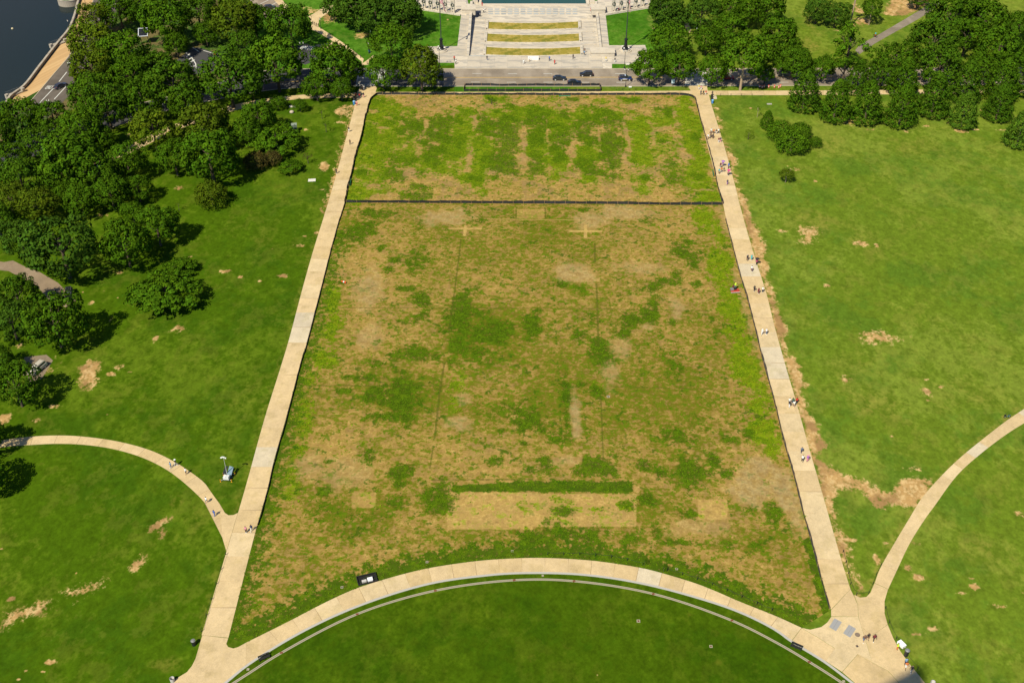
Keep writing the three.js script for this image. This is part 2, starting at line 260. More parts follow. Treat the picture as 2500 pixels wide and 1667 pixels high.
// --- right lawn
const bbR = [20, 215, -366, -96];
const palR = { main: [.118, .18, .013], pale: [.17, .225, .026], deep: [.078, .15, .012], dry: [.21, .2, .034] };
const texR = lawn(bbR, 1480, 2048, palR, (F, d, y) => {
  const D = (f, ...a) => F.blob(d, f, ...a), Y = (f, ...a) => F.blob(y, f, ...a);
  // trodden strip along the path
  const edge = [...pts('b5', 640, 255, 685, 372, 770, 430, 715, 470, 770, 500, 740, 560, 760, 680, 845, 730, 830, 780, 920, 840, 932, 910, 880, 990, 950, 1130, 905, 1180, 1010, 1270, 1060, 1370), ...pts('b6', 590, 60, 645, 190, 750, 310, 700, 350, 825, 490, 770, 570, 830, 720, 800, 850, 870, 950, 930, 1180, 1000, 1310, 1040, 1430, 1000, 1540),
    ...pts('b7', 400, 60, 390, 165, 450, 172, 500, 235, 570, 420, 505, 440, 560, 600, 640, 690, 680, 840, 735, 890, 650, 960, 700, 1050, 780, 1062, 900, 1150, 1050, 1180, 1100, 1225, 1240, 1280, 1380, 1150, 1580, 1170, 1605, 1205, 1540, 1290, 1450, 1400, 1280, 1370, 1180, 1410, 1075, 1340, 1010, 1240, 800, 1270, 785, 1350, 800, 1480),
    ...pts('b4', 800, 240, 850, 340, 905, 400, 950, 600, 975, 700, 1030, 830, 1020, 862, 995, 862, 965, 740, 930, 600, 870, 420)];
  F.poly(d, [...edge, ...rightPathR.slice().reverse()], 1, .55);
  F.poly(d, pts('b6', 1155, 275, 1290, 232, 1400, 280, 1450, 345, 1400, 350, 1350, 325, 1300, 380, 1300, 430, 1240, 490, 1195, 430, 1215, 330), .9, 1);
  D('b6', 1880, 440, 110, 40, .75); D('b6', 2065, 455, 45, 35, .85); D('b6', 1500, 925, 40, 18, .7); D('b6', 1920, 1480, 90, 40, .8); D('b6', 2080, 1500, 120, 60, .65); D('b6', 970, 300, 60, 22, .6); D('b6', 835, 5, 30, 8, .8);
  D('b7', 1150, 30, 200, 50, .68); D('b7', 1550, 455, 48, 50, .9); D('b7', 1650, 415, 50, 18, .85); D('b7', 1560, 525, 30, 16, .8); D('b7', 880, 350, 40, 30, .6); D('b7', 1265, 820, 20, 12, .7); D('b7', 1545, 358, 40, 16, .6); D('b7', 2290, 1455, 50, 30, .75); D('b7', 1440, 1080, 60, 20, .5);
  D('b5', 1830, 1130, 28, 16, .9); D('b5', 1310, 1407, 32, 8, .9); D('b5', 1095, 300, 18, 8, .8); D('b5', 1600, 990, 60, 30, .45); D('b5', 930, 470, 20, 12, .5); D('b5', 700, 300, 40, 16, .7);
  D('b4', 1480, 430, 70, 40, .7); D('b4', 1390, 620, 50, 45, .85); D('b4', 1490, 705, 40, 30, .85); D('b4', 1950, 785, 60, 35, .85); D('b4', 1930, 712, 30, 12, .8); D('b4', 2120, 945, 50, 30, .8); D('b4', 2180, 945, 40, 20, .8); D('b4', 1845, 830, 40, 16, .7); D('b4', 1600, 1120, 50, 30, .6); D('b4', 1490, 1170, 60, 18, .6); D('b4', 2310, 190, 60, 30, .7); D('b4', 2340, 830, 30, 30, .7); D('b4', 1150, 560, 40, 55, .7); D('b4', 1220, 420, 30, 30, .8); D('b4', 1520, 700, 20, 14, .8); D('b4', 950, 400, 40, 16, .7); D('b4', 890, 400, 50, 40, .7);
  D('z5', 660, 1160, 100, 40, .62); D('z5', 885, 1242, 40, 16, .7); D('z5', 1480, 1115, 110, 16, .7); D('z5', 1770, 1255, 70, 18, .85); D('z5', 1640, 1175, 40, 14, .7); D('z5', 1880, 1240, 40, 12, .7); D('z5', 1420, 1205, 40, 14, .7); D('z5', 1240, 1255, 50, 14, .7); D('z5', 1960, 1055, 40, 12, .7); D('z5', 2130, 1245, 60, 10, .6);
  Y('b6', 1400, 200, 330, 140, .5); Y('b6', 1900, 350, 200, 200, .4); Y('b5', 2000, 600, 200, 300, .35); Y('b7', 1150, 560, 220, 160, .55); Y('b7', 900, 250, 160, 120, .3); Y('b4', 2050, 560, 220, 180, .35); Y('b4', 1500, 1250, 300, 140, .4); Y('b7', 2000, 480, 180, 120, .35); Y('z5', 1300, 1420, 500, 90, .3);
  F.line(y, rightPathR, 3.2, .5, 1.5); F.line(y, rightCurveU, 1.5, .7, .8);
});
struct('lawn', sheet([V(bbR[0], 0, bbR[3]), V(bbR[1], 0, bbR[3]), V(bbR[1], 0, bbR[2]), V(bbR[0], 0, bbR[2])], .012, bbR, []), groundMat(texR));

// --- field panel between the two walks
const panelPoly = [...leftPathR.map(p => p.clone()), ...curve(arcOut).getPoints(60), ...rightPathL.slice().reverse(), at(1690, 231), at(912, 231)];
const bbP = [-66, 70, -350, -110];
const G_DEEP = [.034, .086, .003], G_MID = [.08, .14, .004], G_YEL = [.19, .27, .006], OLIVE = [.14, .135, .007], STRAW = [.385, .25, .07], STRAW2 = [.52, .35, .115], TAUPE = [.31, .205, .085], GREY = [.32, .255, .125];
const greenA = { // field north of the cross fence: y = yellow green, g = deep green, s = bare
  g: [['A', 750, 470, 220, 100], ['A', 1130, 420, 200, 90], ['A', 1080, 580, 230, 120], ['A', 1060, 740, 200, 130], ['A', 620, 850, 220, 90, .8], ['A', 600, 1000, 120, 70, .8], ['A', 860, 1000, 90, 40, .8], ['A', 850, 1160, 140, 50, .8], ['A', 850, 1260, 130, 35, .8], ['A', 1650, 480, 160, 140], ['A', 1880, 420, 150, 160], ['A', 1870, 650, 140, 180], ['A', 1800, 880, 200, 140], ['A', 2230, 420, 160, 130], ['A', 2220, 560, 130, 100], ['A', 2190, 900, 120, 70], ['A', 1690, 160, 50, 22], ['A', 1490, 205, 18, 10], ['A', 190, 1010, 90, 40], ['A', 430, 180, 120, 40, .8], ['A', 300, 560, 110, 90, .7], ['A', 550, 430, 140, 50, .7], ['A', 1540, 1060, 80, 40],
    ['B', 60, 380, 110, 100], ['B', 60, 850, 90, 90], ['B', 360, 330, 100, 60], ['B', 650, 400, 150, 100], ['B', 350, 600, 125, 140], ['B', 640, 600, 110, 120], ['B', 660, 900, 140, 110], ['B', 920, 400, 115, 80], ['B', 900, 620, 135, 150], ['B', 900, 820, 150, 120], ['B', 1560, 300, 50, 40], ['B', 1600, 900, 80, 90, .8], ['B', 1600, 1080, 100, 60, .75], ['B', 1130, 165, 90, 20], ['B', 1480, 640, 60, 18], ['B', 300, 740, 100, 120], ['B', 1900, 600, 60, 50], ['B', 1900, 1040, 60, 30], ['B', 450, 150, 60, 14, .8], ['B', 670, 210, 22, 10], ['B', 1300, 1050, 70, 40], ['B', 1440, 260, 40, 16]],
  y: [['A', 420, 220, 150, 80], ['A', 380, 360, 130, 90], ['A', 520, 480, 260, 130, .8], ['A', 330, 660, 180, 170], ['A', 350, 850, 190, 120], ['A', 210, 1040, 150, 90, .85], ['A', 160, 1240, 130, 90], ['A', 1350, 520, 170, 170], ['A', 1280, 760, 220, 140], ['A', 1080, 900, 320, 80, .85], ['A', 700, 640, 220, 110, .7], ['A', 700, 800, 250, 110, .75], ['A', 1600, 700, 140, 200], ['A', 1560, 900, 120, 130], ['A', 1530, 1050, 120, 80], ['A', 1950, 330, 200, 80], ['A', 2250, 300, 120, 50], ['A', 2230, 720, 130, 110], ['A', 2330, 850, 80, 80], ['A', 1750, 320, 120, 60], ['A', 750, 300, 70, 50, .6], ['A', 1730, 160, 120, 40, .7], ['A', 500, 1200, 140, 40, .5], ['A', 1560, 1210, 70, 30, .7],
    ['B', 60, 560, 110, 140], ['B', 60, 290, 80, 50], ['B', 290, 420, 130, 150], ['B', 300, 850, 95, 170], ['B', 600, 340, 220, 60], ['B', 640, 780, 150, 130], ['B', 1230, 450, 115, 110], ['B', 1220, 640, 140, 140], ['B', 1230, 810, 115, 95], ['B', 1480, 400, 160, 80, .85], ['B', 1480, 600, 110, 70, .7], ['B', 1800, 400, 150, 120], ['B', 1840, 560, 120, 120], ['B', 1880, 740, 100, 130], ['B', 1900, 920, 100, 120], ['B', 1950, 1110, 130, 100, .85], ['B', 1980, 1270, 140, 75], ['B', 1270, 1060, 115, 60, .8], ['B', 1270, 1170, 75, 45, .8], ['B', 640, 1070, 105, 36], ['B', 1750, 200, 90, 80, .8], ['B', 1100, 165, 160, 30, .6], ['B', 770, 170, 110, 22, .7], ['B', 1440, 720, 200, 120, .5], ['B', 1650, 950, 160, 160, .45], ['B', 180, 160, 120, 20, .5], ['B', 960, 330, 140, 40, .8]],
  s: [['A', 1440, 790, 45, 190, 0.72], ['A', 940, 450, 26, 70, 0.72], ['A', 2070, 590, 38, 120, 0.72], ['A', 2045, 850, 60, 90, 0.72], ['A', 1050, 510, 30, 26, 0.72], ['A', 700, 690, 36, 40, 0.72], ['A', 850, 740, 40, 70, 0.50], ['A', 470, 480, 80, 16, 0.72], ['A', 220, 920, 70, 30, 0.72], ['A', 270, 1000, 20, 40, 0.72], ['A', 1500, 430, 36, 70, 0.72], ['A', 760, 980, 70, 60, 0.50], ['A', 370, 270, 30, 26, 0.72], ['B', 460, 760, 46, 120, 0.72], ['B', 1090, 600, 36, 180, 0.72], ['B', 1090, 850, 52, 70, 0.72], ['B', 770, 600, 14, 130, 0.50], ['B', 160, 640, 30, 120, 0.50], ['B', 450, 530, 40, 40, 0.50], ['B', 1390, 560, 30, 110, 0.58], ['B', 1690, 620, 50, 60, 0.58], ['B', 1740, 780, 60, 60, 0.58], ['B', 1520, 475, 110, 16, 0.65], ['B', 1960, 1105, 130, 7, 0.65], ['B', 1960, 1195, 130, 8, 0.65], ['B', 1900, 1060, 120, 6, 0.58], ['B', 1640, 330, 30, 60, 0.65]] };
const greenB = { g: [['F', 240, 300, 120, 90], ['F', 710, 530, 90, 80], ['F', 760, 840, 75, 60], ['F', 760, 960, 75, 36], ['F', 1120, 820, 70, 80], ['F', 1100, 950, 90, 60], ['F', 1080, 1080, 110, 140], ['F', 1090, 1220, 120, 80], ['F', 1340, 1080, 190, 90], ['F', 1650, 1080, 75, 100], ['F', 1260, 950, 60, 40], ['F', 1240, 1290, 80, 60], ['F', 720, 1280, 150, 50], ['F', 600, 1420, 60, 45], ['F', 600, 1500, 80, 50], ['F', 330, 1480, 130, 25], ['F', 1930, 1530, 50, 40], ['F', 1110, 120, 60, 36, .8], ['F', 1900, 710, 40, 36], ['F', 750, 210, 50, 60, .75], ['F', 320, 140, 60, 36, .8], ['F', 480, 130, 70, 26, .75], ['F', 570, 520, 50, 30], ['F', 500, 600, 50, 26], ['F', 440, 410, 30, 30], ['F', 640, 750, 60, 18], ['F', 600, 1020, 80, 22], ['F', 370, 1200, 40, 26], ['F', 1220, 190, 110, 30, .6], ['F', 520, 1330, 60, 50], ['F', 100, 690, 50, 26], ['F', 430, 1350, 80, 40, .7],
    ['C', 1500, 480, 100, 60], ['C', 1540, 400, 60, 26], ['C', 1580, 590, 52, 36], ['C', 1440, 690, 40, 40], ['C', 1600, 760, 65, 26], ['C', 1240, 930, 60, 60], ['C', 1210, 1060, 80, 90], ['C', 1020, 1080, 120, 50], ['C', 960, 1210, 80, 60], ['C', 780, 1400, 115, 120], ['C', 1390, 1090, 50, 30], ['C', 1160, 200, 60, 50, .7], ['C', 1330, 740, 120, 24, .8], ['C', 1210, 800, 60, 30, .9], ['C', 920, 860, 26, 18], ['C', 1740, 1050, 16, 14], ['C', 1780, 1200, 30, 50, .7], ['C', 700, 1060, 50, 80, .6], ['C', 600, 1210, 50, 50, .8], ['C', 590, 800, 50, 80, .6], ['C', 1400, 1400, 90, 40, .7], ['C', 790, 150, 18, 10], ['C', 610, 120, 40, 20, .8], ['C', 1500, 330, 50, 16, .8],
    ['E', 410, 360, 48, 150], ['E', 630, 290, 60, 40], ['E', 120, 460, 115, 100], ['E', 650, 870, 110, 75], ['E', 270, 880, 70, 70], ['E', 1010, 880, 80, 40], ['E', 1130, 910, 50, 50], ['E', 1340, 930, 125, 115], ['E', 1290, 650, 115, 60, .9], ['E', 1240, 100, 60, 110, .75], ['E', 1640, 660, 80, 50, .8], ['E', 130, 1430, 95, 80], ['E', 380, 1400, 140, 80], ['E', 610, 1400, 110, 65], ['E', 1370, 1240, 65, 36], ['E', 1300, 1460, 130, 28], ['E', 1850, 1470, 60, 36], ['E', 1660, 930, 55, 36], ['E', 1540, 820, 45, 50], ['E', 390, 1220, 70, 36], ['E', 880, 1180, 60, 40, .85], ['E', 530, 250, 60, 26], ['E', 340, 680, 50, 26], ['E', 1800, 630, 40, 26], ['E', 560, 570, 40, 26, .8], ['E', 940, 1440, 80, 60, .7], ['E', 780, 800, 60, 20, .8], ['E', 1020, 1130, 60, 50, .85], ['E', 1110, 1390, 40, 60, .7], ['E', 90, 700, 30, 20], ['E', 430, 640, 110, 40, .6], ['E', 2000, 1220, 60, 60, .75], ['E', 1830, 1190, 50, 30, .7], ['E', 1650, 1480, 70, 30, .7], ['E', 1400, 560, 130, 60, .55], ['E', 140, 900, 50, 40, .7],
    ['D', 1160, 330, 220, 85], ['D', 1200, 430, 180, 85], ['D', 1080, 560, 180, 45], ['D', 880, 890, 60, 60], ['D', 1180, 160, 60, 46], ['D', 730, 340, 80, 46], ['D', 880, 390, 60, 60], ['D', 2260, 540, 95, 115], ['D', 2230, 660, 50, 60], ['D', 1210, 1010, 80, 50], ['D', 1180, 1070, 90, 30], ['D', 1520, 1230, 130, 110], ['D', 1100, 1310, 85, 60, .8], ['D', 510, 1200, 60, 46], ['D', 1960, 950, 60, 36], ['D', 2040, 700, 40, 30], ['D', 2240, 800, 36, 18], ['D', 1170, 1150, 50, 30], ['D', 550, 960, 50, 14], ['D', 1480, 1350, 80, 50, .7], ['D', 820, 700, 20, 20, .7], ['D', 1900, 60, 130, 60, .75], ['D', 2000, 520, 200, 60, .5], ['D', 450, 1130, 60, 40, .65], ['D', 1230, 650, 30, 24], ['D', 880, 1430, 200, 60, .45], ['D', 700, 1540, 260, 40, .45], ['D', 500, 1380, 120, 80, .4]],
  y: [['F', 30, 870, 60, 130], ['F', 40, 1060, 75, 130], ['F', 30, 1300, 55, 110, .8], ['F', 60, 470, 40, 140, .5], ['F', 1090, 1160, 90, 120, .55], ['F', 760, 1260, 120, 40, .6], ['F', 2050, 740, 60, 70, .6], ['F', 250, 230, 120, 30, .5],
    ['C', 1680, 200, 80, 120], ['C', 1790, 320, 60, 140, .8], ['C', 1840, 560, 95, 150], ['C', 1820, 720, 85, 120], ['C', 1900, 860, 95, 110], ['C', 1940, 1000, 95, 140], ['C', 1970, 1180, 95, 140], ['C', 2000, 1310, 95, 120], ['C', 2040, 1480, 105, 120], ['C', 1700, 40, 120, 36], ['E', 1790, 60, 90, 110], ['E', 1850, 240, 85, 140], ['E', 1890, 400, 90, 90], ['E', 1930, 600, 90, 130], ['E', 1980, 740, 60, 90], ['E', 380, 1150, 70, 60, .6], ['E', 700, 1200, 120, 40, .6], ['E', 870, 1170, 70, 50, .7], ['E', 640, 270, 70, 40, .7], ['E', 90, 1190, 60, 40, .5], ['D', 1640, 440, 85, 80, .8], ['D', 1680, 290, 95, 90, .7], ['D', 460, 70, 70, 110], ['D', 370, 240, 50, 120, .7], ['D', 330, 540, 80, 130, .75], ['D', 320, 680, 65, 75, .7], ['D', 290, 860, 75, 95, .7], ['D', 230, 1060, 65, 75, .65], ['D', 210, 1200, 80, 110, .7], ['D', 830, 790, 36, 24, .6], ['D', 60, 1380, 60, 80, .6]],
  s: [['E', 485, 450, 42, 160], ['E', 1840, 1060, 170, 130, .95], ['E', 2080, 1050, 100, 170, .95], ['E', 2180, 1250, 70, 180, .8], ['E', 760, 150, 70, 110, .6], ['E', 1900, 870, 90, 70, .8], ['E', 440, 830, 110, 40, .55], ['D', 1680, 620, 110, 60, .8], ['D', 1720, 400, 60, 50, .6], ['F', 950, 170, 220, 60, .8], ['F', 330, 740, 110, 160, .75], ['F', 350, 1120, 100, 90, .6], ['F', 1980, 620, 140, 80, .8], ['F', 2140, 190, 130, 70, .7], ['C', 1000, 140, 240, 60, .8], ['C', 590, 680, 120, 70, .8], ['C', 1100, 620, 200, 50, .6], ['C', 1440, 950, 60, 90, .7], ['C', 930, 1330, 90, 90, .5], ['C', 1180, 1130, 60, 30, .8], ['C', 1880, 200, 70, 150, .6], ['C', 2040, 1000, 40, 400, .5], ['D', 700, 1060, 260, 120, .45], ['D', 350, 1000, 150, 120, .4], ['E', 1400, 1340, 220, 60, .5]] };
const greenO = { o: [['F', 1500, 420, 620, 260, .7], ['F', 1300, 1150, 420, 330, 1], ['E', 1100, 350, 560, 330, .9], ['E', 300, 420, 330, 330, .9], ['E', 480, 40, 420, 130, .7], ['D', 1300, 420, 460, 230, .9], ['D', 1900, 420, 380, 260, .8], ['D', 800, 1380, 480, 240, .8], ['D', 250, 760, 120, 420, .7], ['E', 1100, 1200, 260, 160, .7], ['C', 300, 330, 330, 120, .8], ['C', 1650, 1250, 250, 260, .6], ['E', 1850, 1450, 200, 110, .7]],
  t: [['F', 300, 560, 320, 330, .8], ['F', 350, 1050, 280, 230, .6], ['C', 1150, 230, 420, 170, .8], ['C', 1250, 620, 400, 160, .5], ['D', 700, 850, 380, 260, .8], ['D', 1800, 900, 500, 150, .8], ['E', 350, 820, 420, 110, .7], ['E', 1850, 880, 220, 200, .9], ['D', 300, 1450, 200, 110, .7], ['E', 1350, 1350, 260, 90, .6]] };
const crossZ = at(1250, 495).z, FP = new Field(bbP, 1392, 2048), mG = FP.mask(), mY = FP.mask(), mS = FP.mask(), mLine = FP.mask(), mPale = FP.mask(), mEdge = FP.mask(), mCross = FP.mask();
for (const set of [greenA, greenB]) { for (const b of set.g) FP.blob(mG, b[0], b[1], b[2], b[3] * (set === greenA ? 1.3 : 1.15), b[4] * (set === greenA ? 1.3 : 1.15), b[5] ?? 1, 1.05, 1.5, [.1, 1.6]); for (const b of set.y) FP.blob(mY, b[0], b[1], b[2], b[3] * (set === greenA ? 1.4 : 1.15), b[4] * (set === greenA ? 1.4 : 1.15), b[5] ?? 1, .85, 1.5, [.25, 1.5]); for (const b of set.s) FP.blob(mS, b[0], b[1], b[2], b[3] * 1.1, b[4] * 1.1, b[5] ?? 1, .6, 1.6, [.4, 1.3]); }
const mO = FP.mask(), mT = FP.mask(); for (const b of greenO.o) FP.blob(mO, ...b.slice(0, 6), .7, 1, [.2, 1.6]); for (const b of greenO.t) FP.blob(mT, ...b.slice(0, 6), .7, 1, [.2, 1.6]);
for (const [w, ...l] of [[.32, ...pts('C', 720, 410, 723, 570)], [.36, ...pts('C', 735, 760, 742, 960, 755, 1310)], [.3, ...pts('F', 1085, 350, 1035, 760, 985, 1110)], [.2, ...pts('F', 100, 905, 1300, 908, 2335, 913)], [.2, ...pts('C', 700, 976, 1700, 995)], [.32, ...pts('D', 1548, 100, 1505, 370, 1465, 740)], [.2, ...pts('D', 1450, 840, 1422, 1010)], [.22, ...pts('D', 340, 290, 1000, 290, 1560, 292)], [.22, ...pts('E', 680, 330, 700, 830)], [.18, ...pts('E', 760, 265, 1560, 282)], [.25, ...pts('F', 1535, 90, 1535, 180)], [.25, ...pts('F', 1770, 90, 1775, 180)], [.2, ...pts('C', 600, 185, 598, 235)], [.2, ...pts('D', 1440, 1110, 2316, 1105)]]) FP.line(mLine, l, w, 1, .1);
for (const [w, ...l] of [[.55, ...pts('F', 1000, 261, 1245, 261)], [.5, ...pts('F', 1122, 240, 1115, 315)], [.55, ...pts('F', 1975, 282, 2225, 282)], [.5, ...pts('F', 2100, 232, 2102, 332)], [.3, ...pts('F', 1320, 183, 2060, 191)]]) FP.line(mCross, l, w * 1.15, w < .4 ? .45 : .85, .1);
for (const r of [['E', 0, 1085, 955, 1335, .9], ['E', 1425, 1128, 1650, 1280, .75], ['E', 932, 1030, 975, 1072, .9], ['D', 1575, 1220, 2316, 1540, .9], ['D', 740, 1218, 950, 1352, .55], ['D', 1575, 1150, 1622, 1195, .9], ['F', 1540, 100, 1765, 178, .4]]) FP.poly(mPale, pts(r[0], r[1], r[2], r[3], r[2], r[3], r[4], r[1], r[4]), r[5], .12);
FP.poly(mEdge, [...pts('D', 1625, 1150, 2316, 1130, 2316, 1212, 1600, 1215)], 1, .2); FP.poly(mEdge, pts('E', 0, 985, 925, 985, 925, 1075, 0, 1068), 1, .25);
FP.line(mEdge, curve(arcOut).getPoints(40), 5.5, .85, 2.4); FP.line(mEdge, leftPathR.slice(3), 4.5, .6, 2.4); FP.line(mEdge, rightPathL.slice(-3), 2.2, 1, .8); FP.line(mEdge, leftPathR.slice(-6), 2.0, .8, .9);
const texP = FP.paint((c, x, z, i) => {
  const up = z < crossZ, f1 = smp(T2, x / 62, z / 50), f2 = smp(T2, x / 34 + .4, z / 28), r1 = smp(T2, x / 300, z / 26 + .2), n1 = smp(T1, x / 5.5 + .3, z / 4.5), n2 = smp(T1, x / 10, z / 8), n3 = smp(T3, x / 62 + .15, z / 70 + .4), n4 = smp(T1, x / 24 + .6, z / 24);
  const fine = (f1 - .5) * 1.4 + (f2 - .5) * 1.1 + (r1 - .5) * .3, clump = (n1 - .5) * .7 + (n2 - .5) * .55;
  setc(c, STRAW); mixc(c, STRAW2, sstep(.45, .8, f2 * .7 + n1 * .3)); mixc(c, TAUPE, sstep(.45, .8, n4 + (f1 - .5) * .4) * (up ? .7 : .4));
  let d = up ? .3 + (n3 - .5) * .25 + (n2 - .5) * .25 : .54 + mO[i] * .24 - mT[i] * .16 + (n3 - .5) * .2 + (n4 - .5) * .16; d -= mS[i] * .45; d -= mPale[i] * .42; d += mG[i] * .3 + mY[i] * .25;
  mixc(c, OLIVE, sstep(.22, .8, d + fine * .62 + clump * .1) * .92); mixc(c, G_MID, sstep(.5, .95, d * .8 + fine * .6 + clump * .3) * .75);
  if (mS[i] > 0) mixc(c, up ? TAUPE : GREY, mS[i] * .6 * (.35 + n1 * .9));
  const y = mY[i] > .01 ? sstep(.2, .8, mY[i] - mS[i] * .6 + fine * .5 + clump * .35 + (up ? .12 : 0)) : 0; if (y > 0) { const q = [0, 0, 0]; setc(q, G_YEL); mixc(q, G_MID, sstep(.35, .7, n1 * .45 + f1 * .55) * .9); mixc(q, OLIVE, sstep(.55, .8, n2) * .5); mixc(c, q, y * .95); }
  const g = mG[i] > .01 ? sstep(.2, .8, mG[i] - mS[i] * .85 + fine * .5 + clump * .4 + (up ? .12 : 0)) : 0; if (g > 0) { const q = [0, 0, 0]; setc(q, G_DEEP); mixc(q, G_MID, sstep(.4, .75, f1 * .5 + n1 * .5 + (up ? .1 : 0))); if (up) mixc(q, G_YEL, sstep(.5, .8, n2 * .5 + f2 * .5) * .6); mixc(c, q, g * .78); }
  const e = mEdge[i] > .01 ? sstep(.3, .66, mEdge[i] + fine * .4 + clump * .3) : 0; if (e > 0) { const q = [.05, .1, .004]; mixc(q, G_MID, sstep(.45, .75, n1 * .5 + n2 * .5)); mixc(c, q, e * .95); }
  const sk = sstep(.66, .8, n1 * .5 + smp(T1, x / 14 + .1, z / 11 + .7) * .35 + smp(T1, x / 40, z / 33 + .3) * .22 + (f1 - .5) * .2); if (sk > 0) mixc(c, n2 > .5 ? G_MID : G_DEEP, sk * (1 - mS[i] * .5) * .8);
  if (mPale[i] > .1) { const v = sstep(.1, .8, mPale[i] + fine * .15); mixc(c, STRAW2, .34 * v * (1 - y) * (1 - g)); mixc(c, G_YEL, sstep(.6, .8, n2 * .5 + n1 * .5 + (f1 - .5) * .2) * .6 * v); }
  if (mLine[i] > .1) mixc(c, [.07, .09, .008], mLine[i] * .6);
  if (mCross[i] > .1) mixc(c, STRAW2, mCross[i] * (.75 + f2 * .25));
  const k = .9 + (f1 - .5) * .3 + (f2 - .5) * .3 + (n1 - .5) * .22; c[0] *= k; c[1] *= k; c[2] *= k;
});
struct('turf_panel', sheet(panelPoly, .022, bbP), groundMat(texP));

// --- round lawn in front, and the narrow grass strip outside the drain channel
const bbF = [-70, 90, -140, -90];
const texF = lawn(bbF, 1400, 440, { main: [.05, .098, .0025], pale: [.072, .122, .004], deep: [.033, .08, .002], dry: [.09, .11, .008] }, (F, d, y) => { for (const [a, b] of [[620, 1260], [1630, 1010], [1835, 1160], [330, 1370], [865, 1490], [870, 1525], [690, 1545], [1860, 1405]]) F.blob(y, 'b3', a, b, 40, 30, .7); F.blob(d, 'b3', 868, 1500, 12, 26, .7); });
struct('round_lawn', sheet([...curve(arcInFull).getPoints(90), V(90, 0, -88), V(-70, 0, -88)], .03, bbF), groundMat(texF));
console.log('ground done');
// loose weed and grass tufts standing in the field, thick where the regrowth is thick
{ const R = rng(808), q = new THREE.Object3D(), col = new THREE.Color(), list = []; const pv = [], blade = (a, l, w) => { const dx = Math.cos(a), dz = Math.sin(a); pv.push(-dz * w, 0, dx * w, dz * w, 0, -dx * w, dx * l, .75 + l * .3, dz * l); };
  for (let k = 0; k < 9; k++) blade(k * .7 + .2 * (k % 3), .35 + (k % 4) * .18, .2);
  const g = new THREE.BufferGeometry(); g.setAttribute('position', new THREE.Float32BufferAttribute(pv, 3)); g.computeVertexNormals();
  for (let k = 0; k < 260000 && list.length < 34000; k++) { const x = lerp(bbP[0], bbP[1], R()), z = lerp(bbP[2], bbP[3], R()), i = Math.floor((z - bbP[2]) / FP.sz) * FP.W + Math.floor((x - bbP[0]) / FP.sx); const n = smp(T1, x / 5.5 + .3, z / 4.5) * .5 + smp(T1, x / 10, z / 8) * .5, w = Math.max(mG[i], mY[i] * .8, mEdge[i] * .7) - mS[i] * .8 + (n - .5) * 1.2; if (w < .15 + R() * 1.1 || mLine[i] > .2 || mCross[i] > .2 || !inPoly(panelPoly, x, z)) continue; list.push([x, z, w, mG[i] + mEdge[i] * .6 > mY[i] * .85, n]); }
  const m = new THREE.InstancedMesh(g, new THREE.MeshPhysicalMaterial({ color: lin(1, 1, 1), roughness: 1, specularIntensity: .05, side: THREE.DoubleSide }), list.length); m.name = 'weed_tufts'; tag(m, 'loose green weed tufts growing across the worn field', 'weeds', null, 'stuff'); m.castShadow = m.receiveShadow = true;
  list.forEach(([x, z, w, deep, n], i) => { const s = .14 + R() * .18; q.position.set(x, .02, z); q.rotation.set(0, R() * 6.28, 0); q.scale.set(s * 1.3, s * .62, s * 1.3); q.updateMatrix(); m.setMatrixAt(i, q.matrix); const c = deep ? G_DEEP : G_YEL, t = 1.05 + R() * .6, u = .4 + R() * .6; m.setColorAt(i, col.setRGB(lerp(c[0], G_MID[0], u) * t, lerp(c[1], G_MID[1], u) * t, lerp(c[2], G_MID[2], u) * t)); });
  scene.add(m); console.log('tufts', list.length); }
// ------------------------------------------------------------ concrete walks, each slab a piece
const concNoise = (r, g, b, k) => tileTex(1024, 31, (u, v) => { const n = smp(T1, u + k, v), m = smp(T1, u * 4 + k, v * 4), f = smp(T2, u * 3 + k, v * 3), s = sstep(.6, .82, smp(T1, u * 2 + k * 3, v * 2) + (f - .5) * .3), w = sstep(.68, .8, smp(T1, u * 6 + k, v * 6 + .4)); const q = .84 + n * .14 + (m - .5) * .14 + (f - .5) * .18 - s * .08 - w * .06; return [r * q, g * q, b * q * (1 - s * .06)]; });
const concMats = [[.62, .47, .26], [.635, .485, .275], [.60, .45, .24], [.65, .51, .3], [.61, .52, .365], [.56, .48, .345]].map((c, i) => new THREE.MeshPhysicalMaterial({ map: concNoise(c[0], c[1], c[2], i * .17), roughness: .95, specularIntensity: .2 }));
const jointMat = std(.34, .25, .14, 1), kerbMat = std(.42, .36, .26, .95), graniteGrey = std(.42, .4, .36, .8);
const SLABTOP = .06;
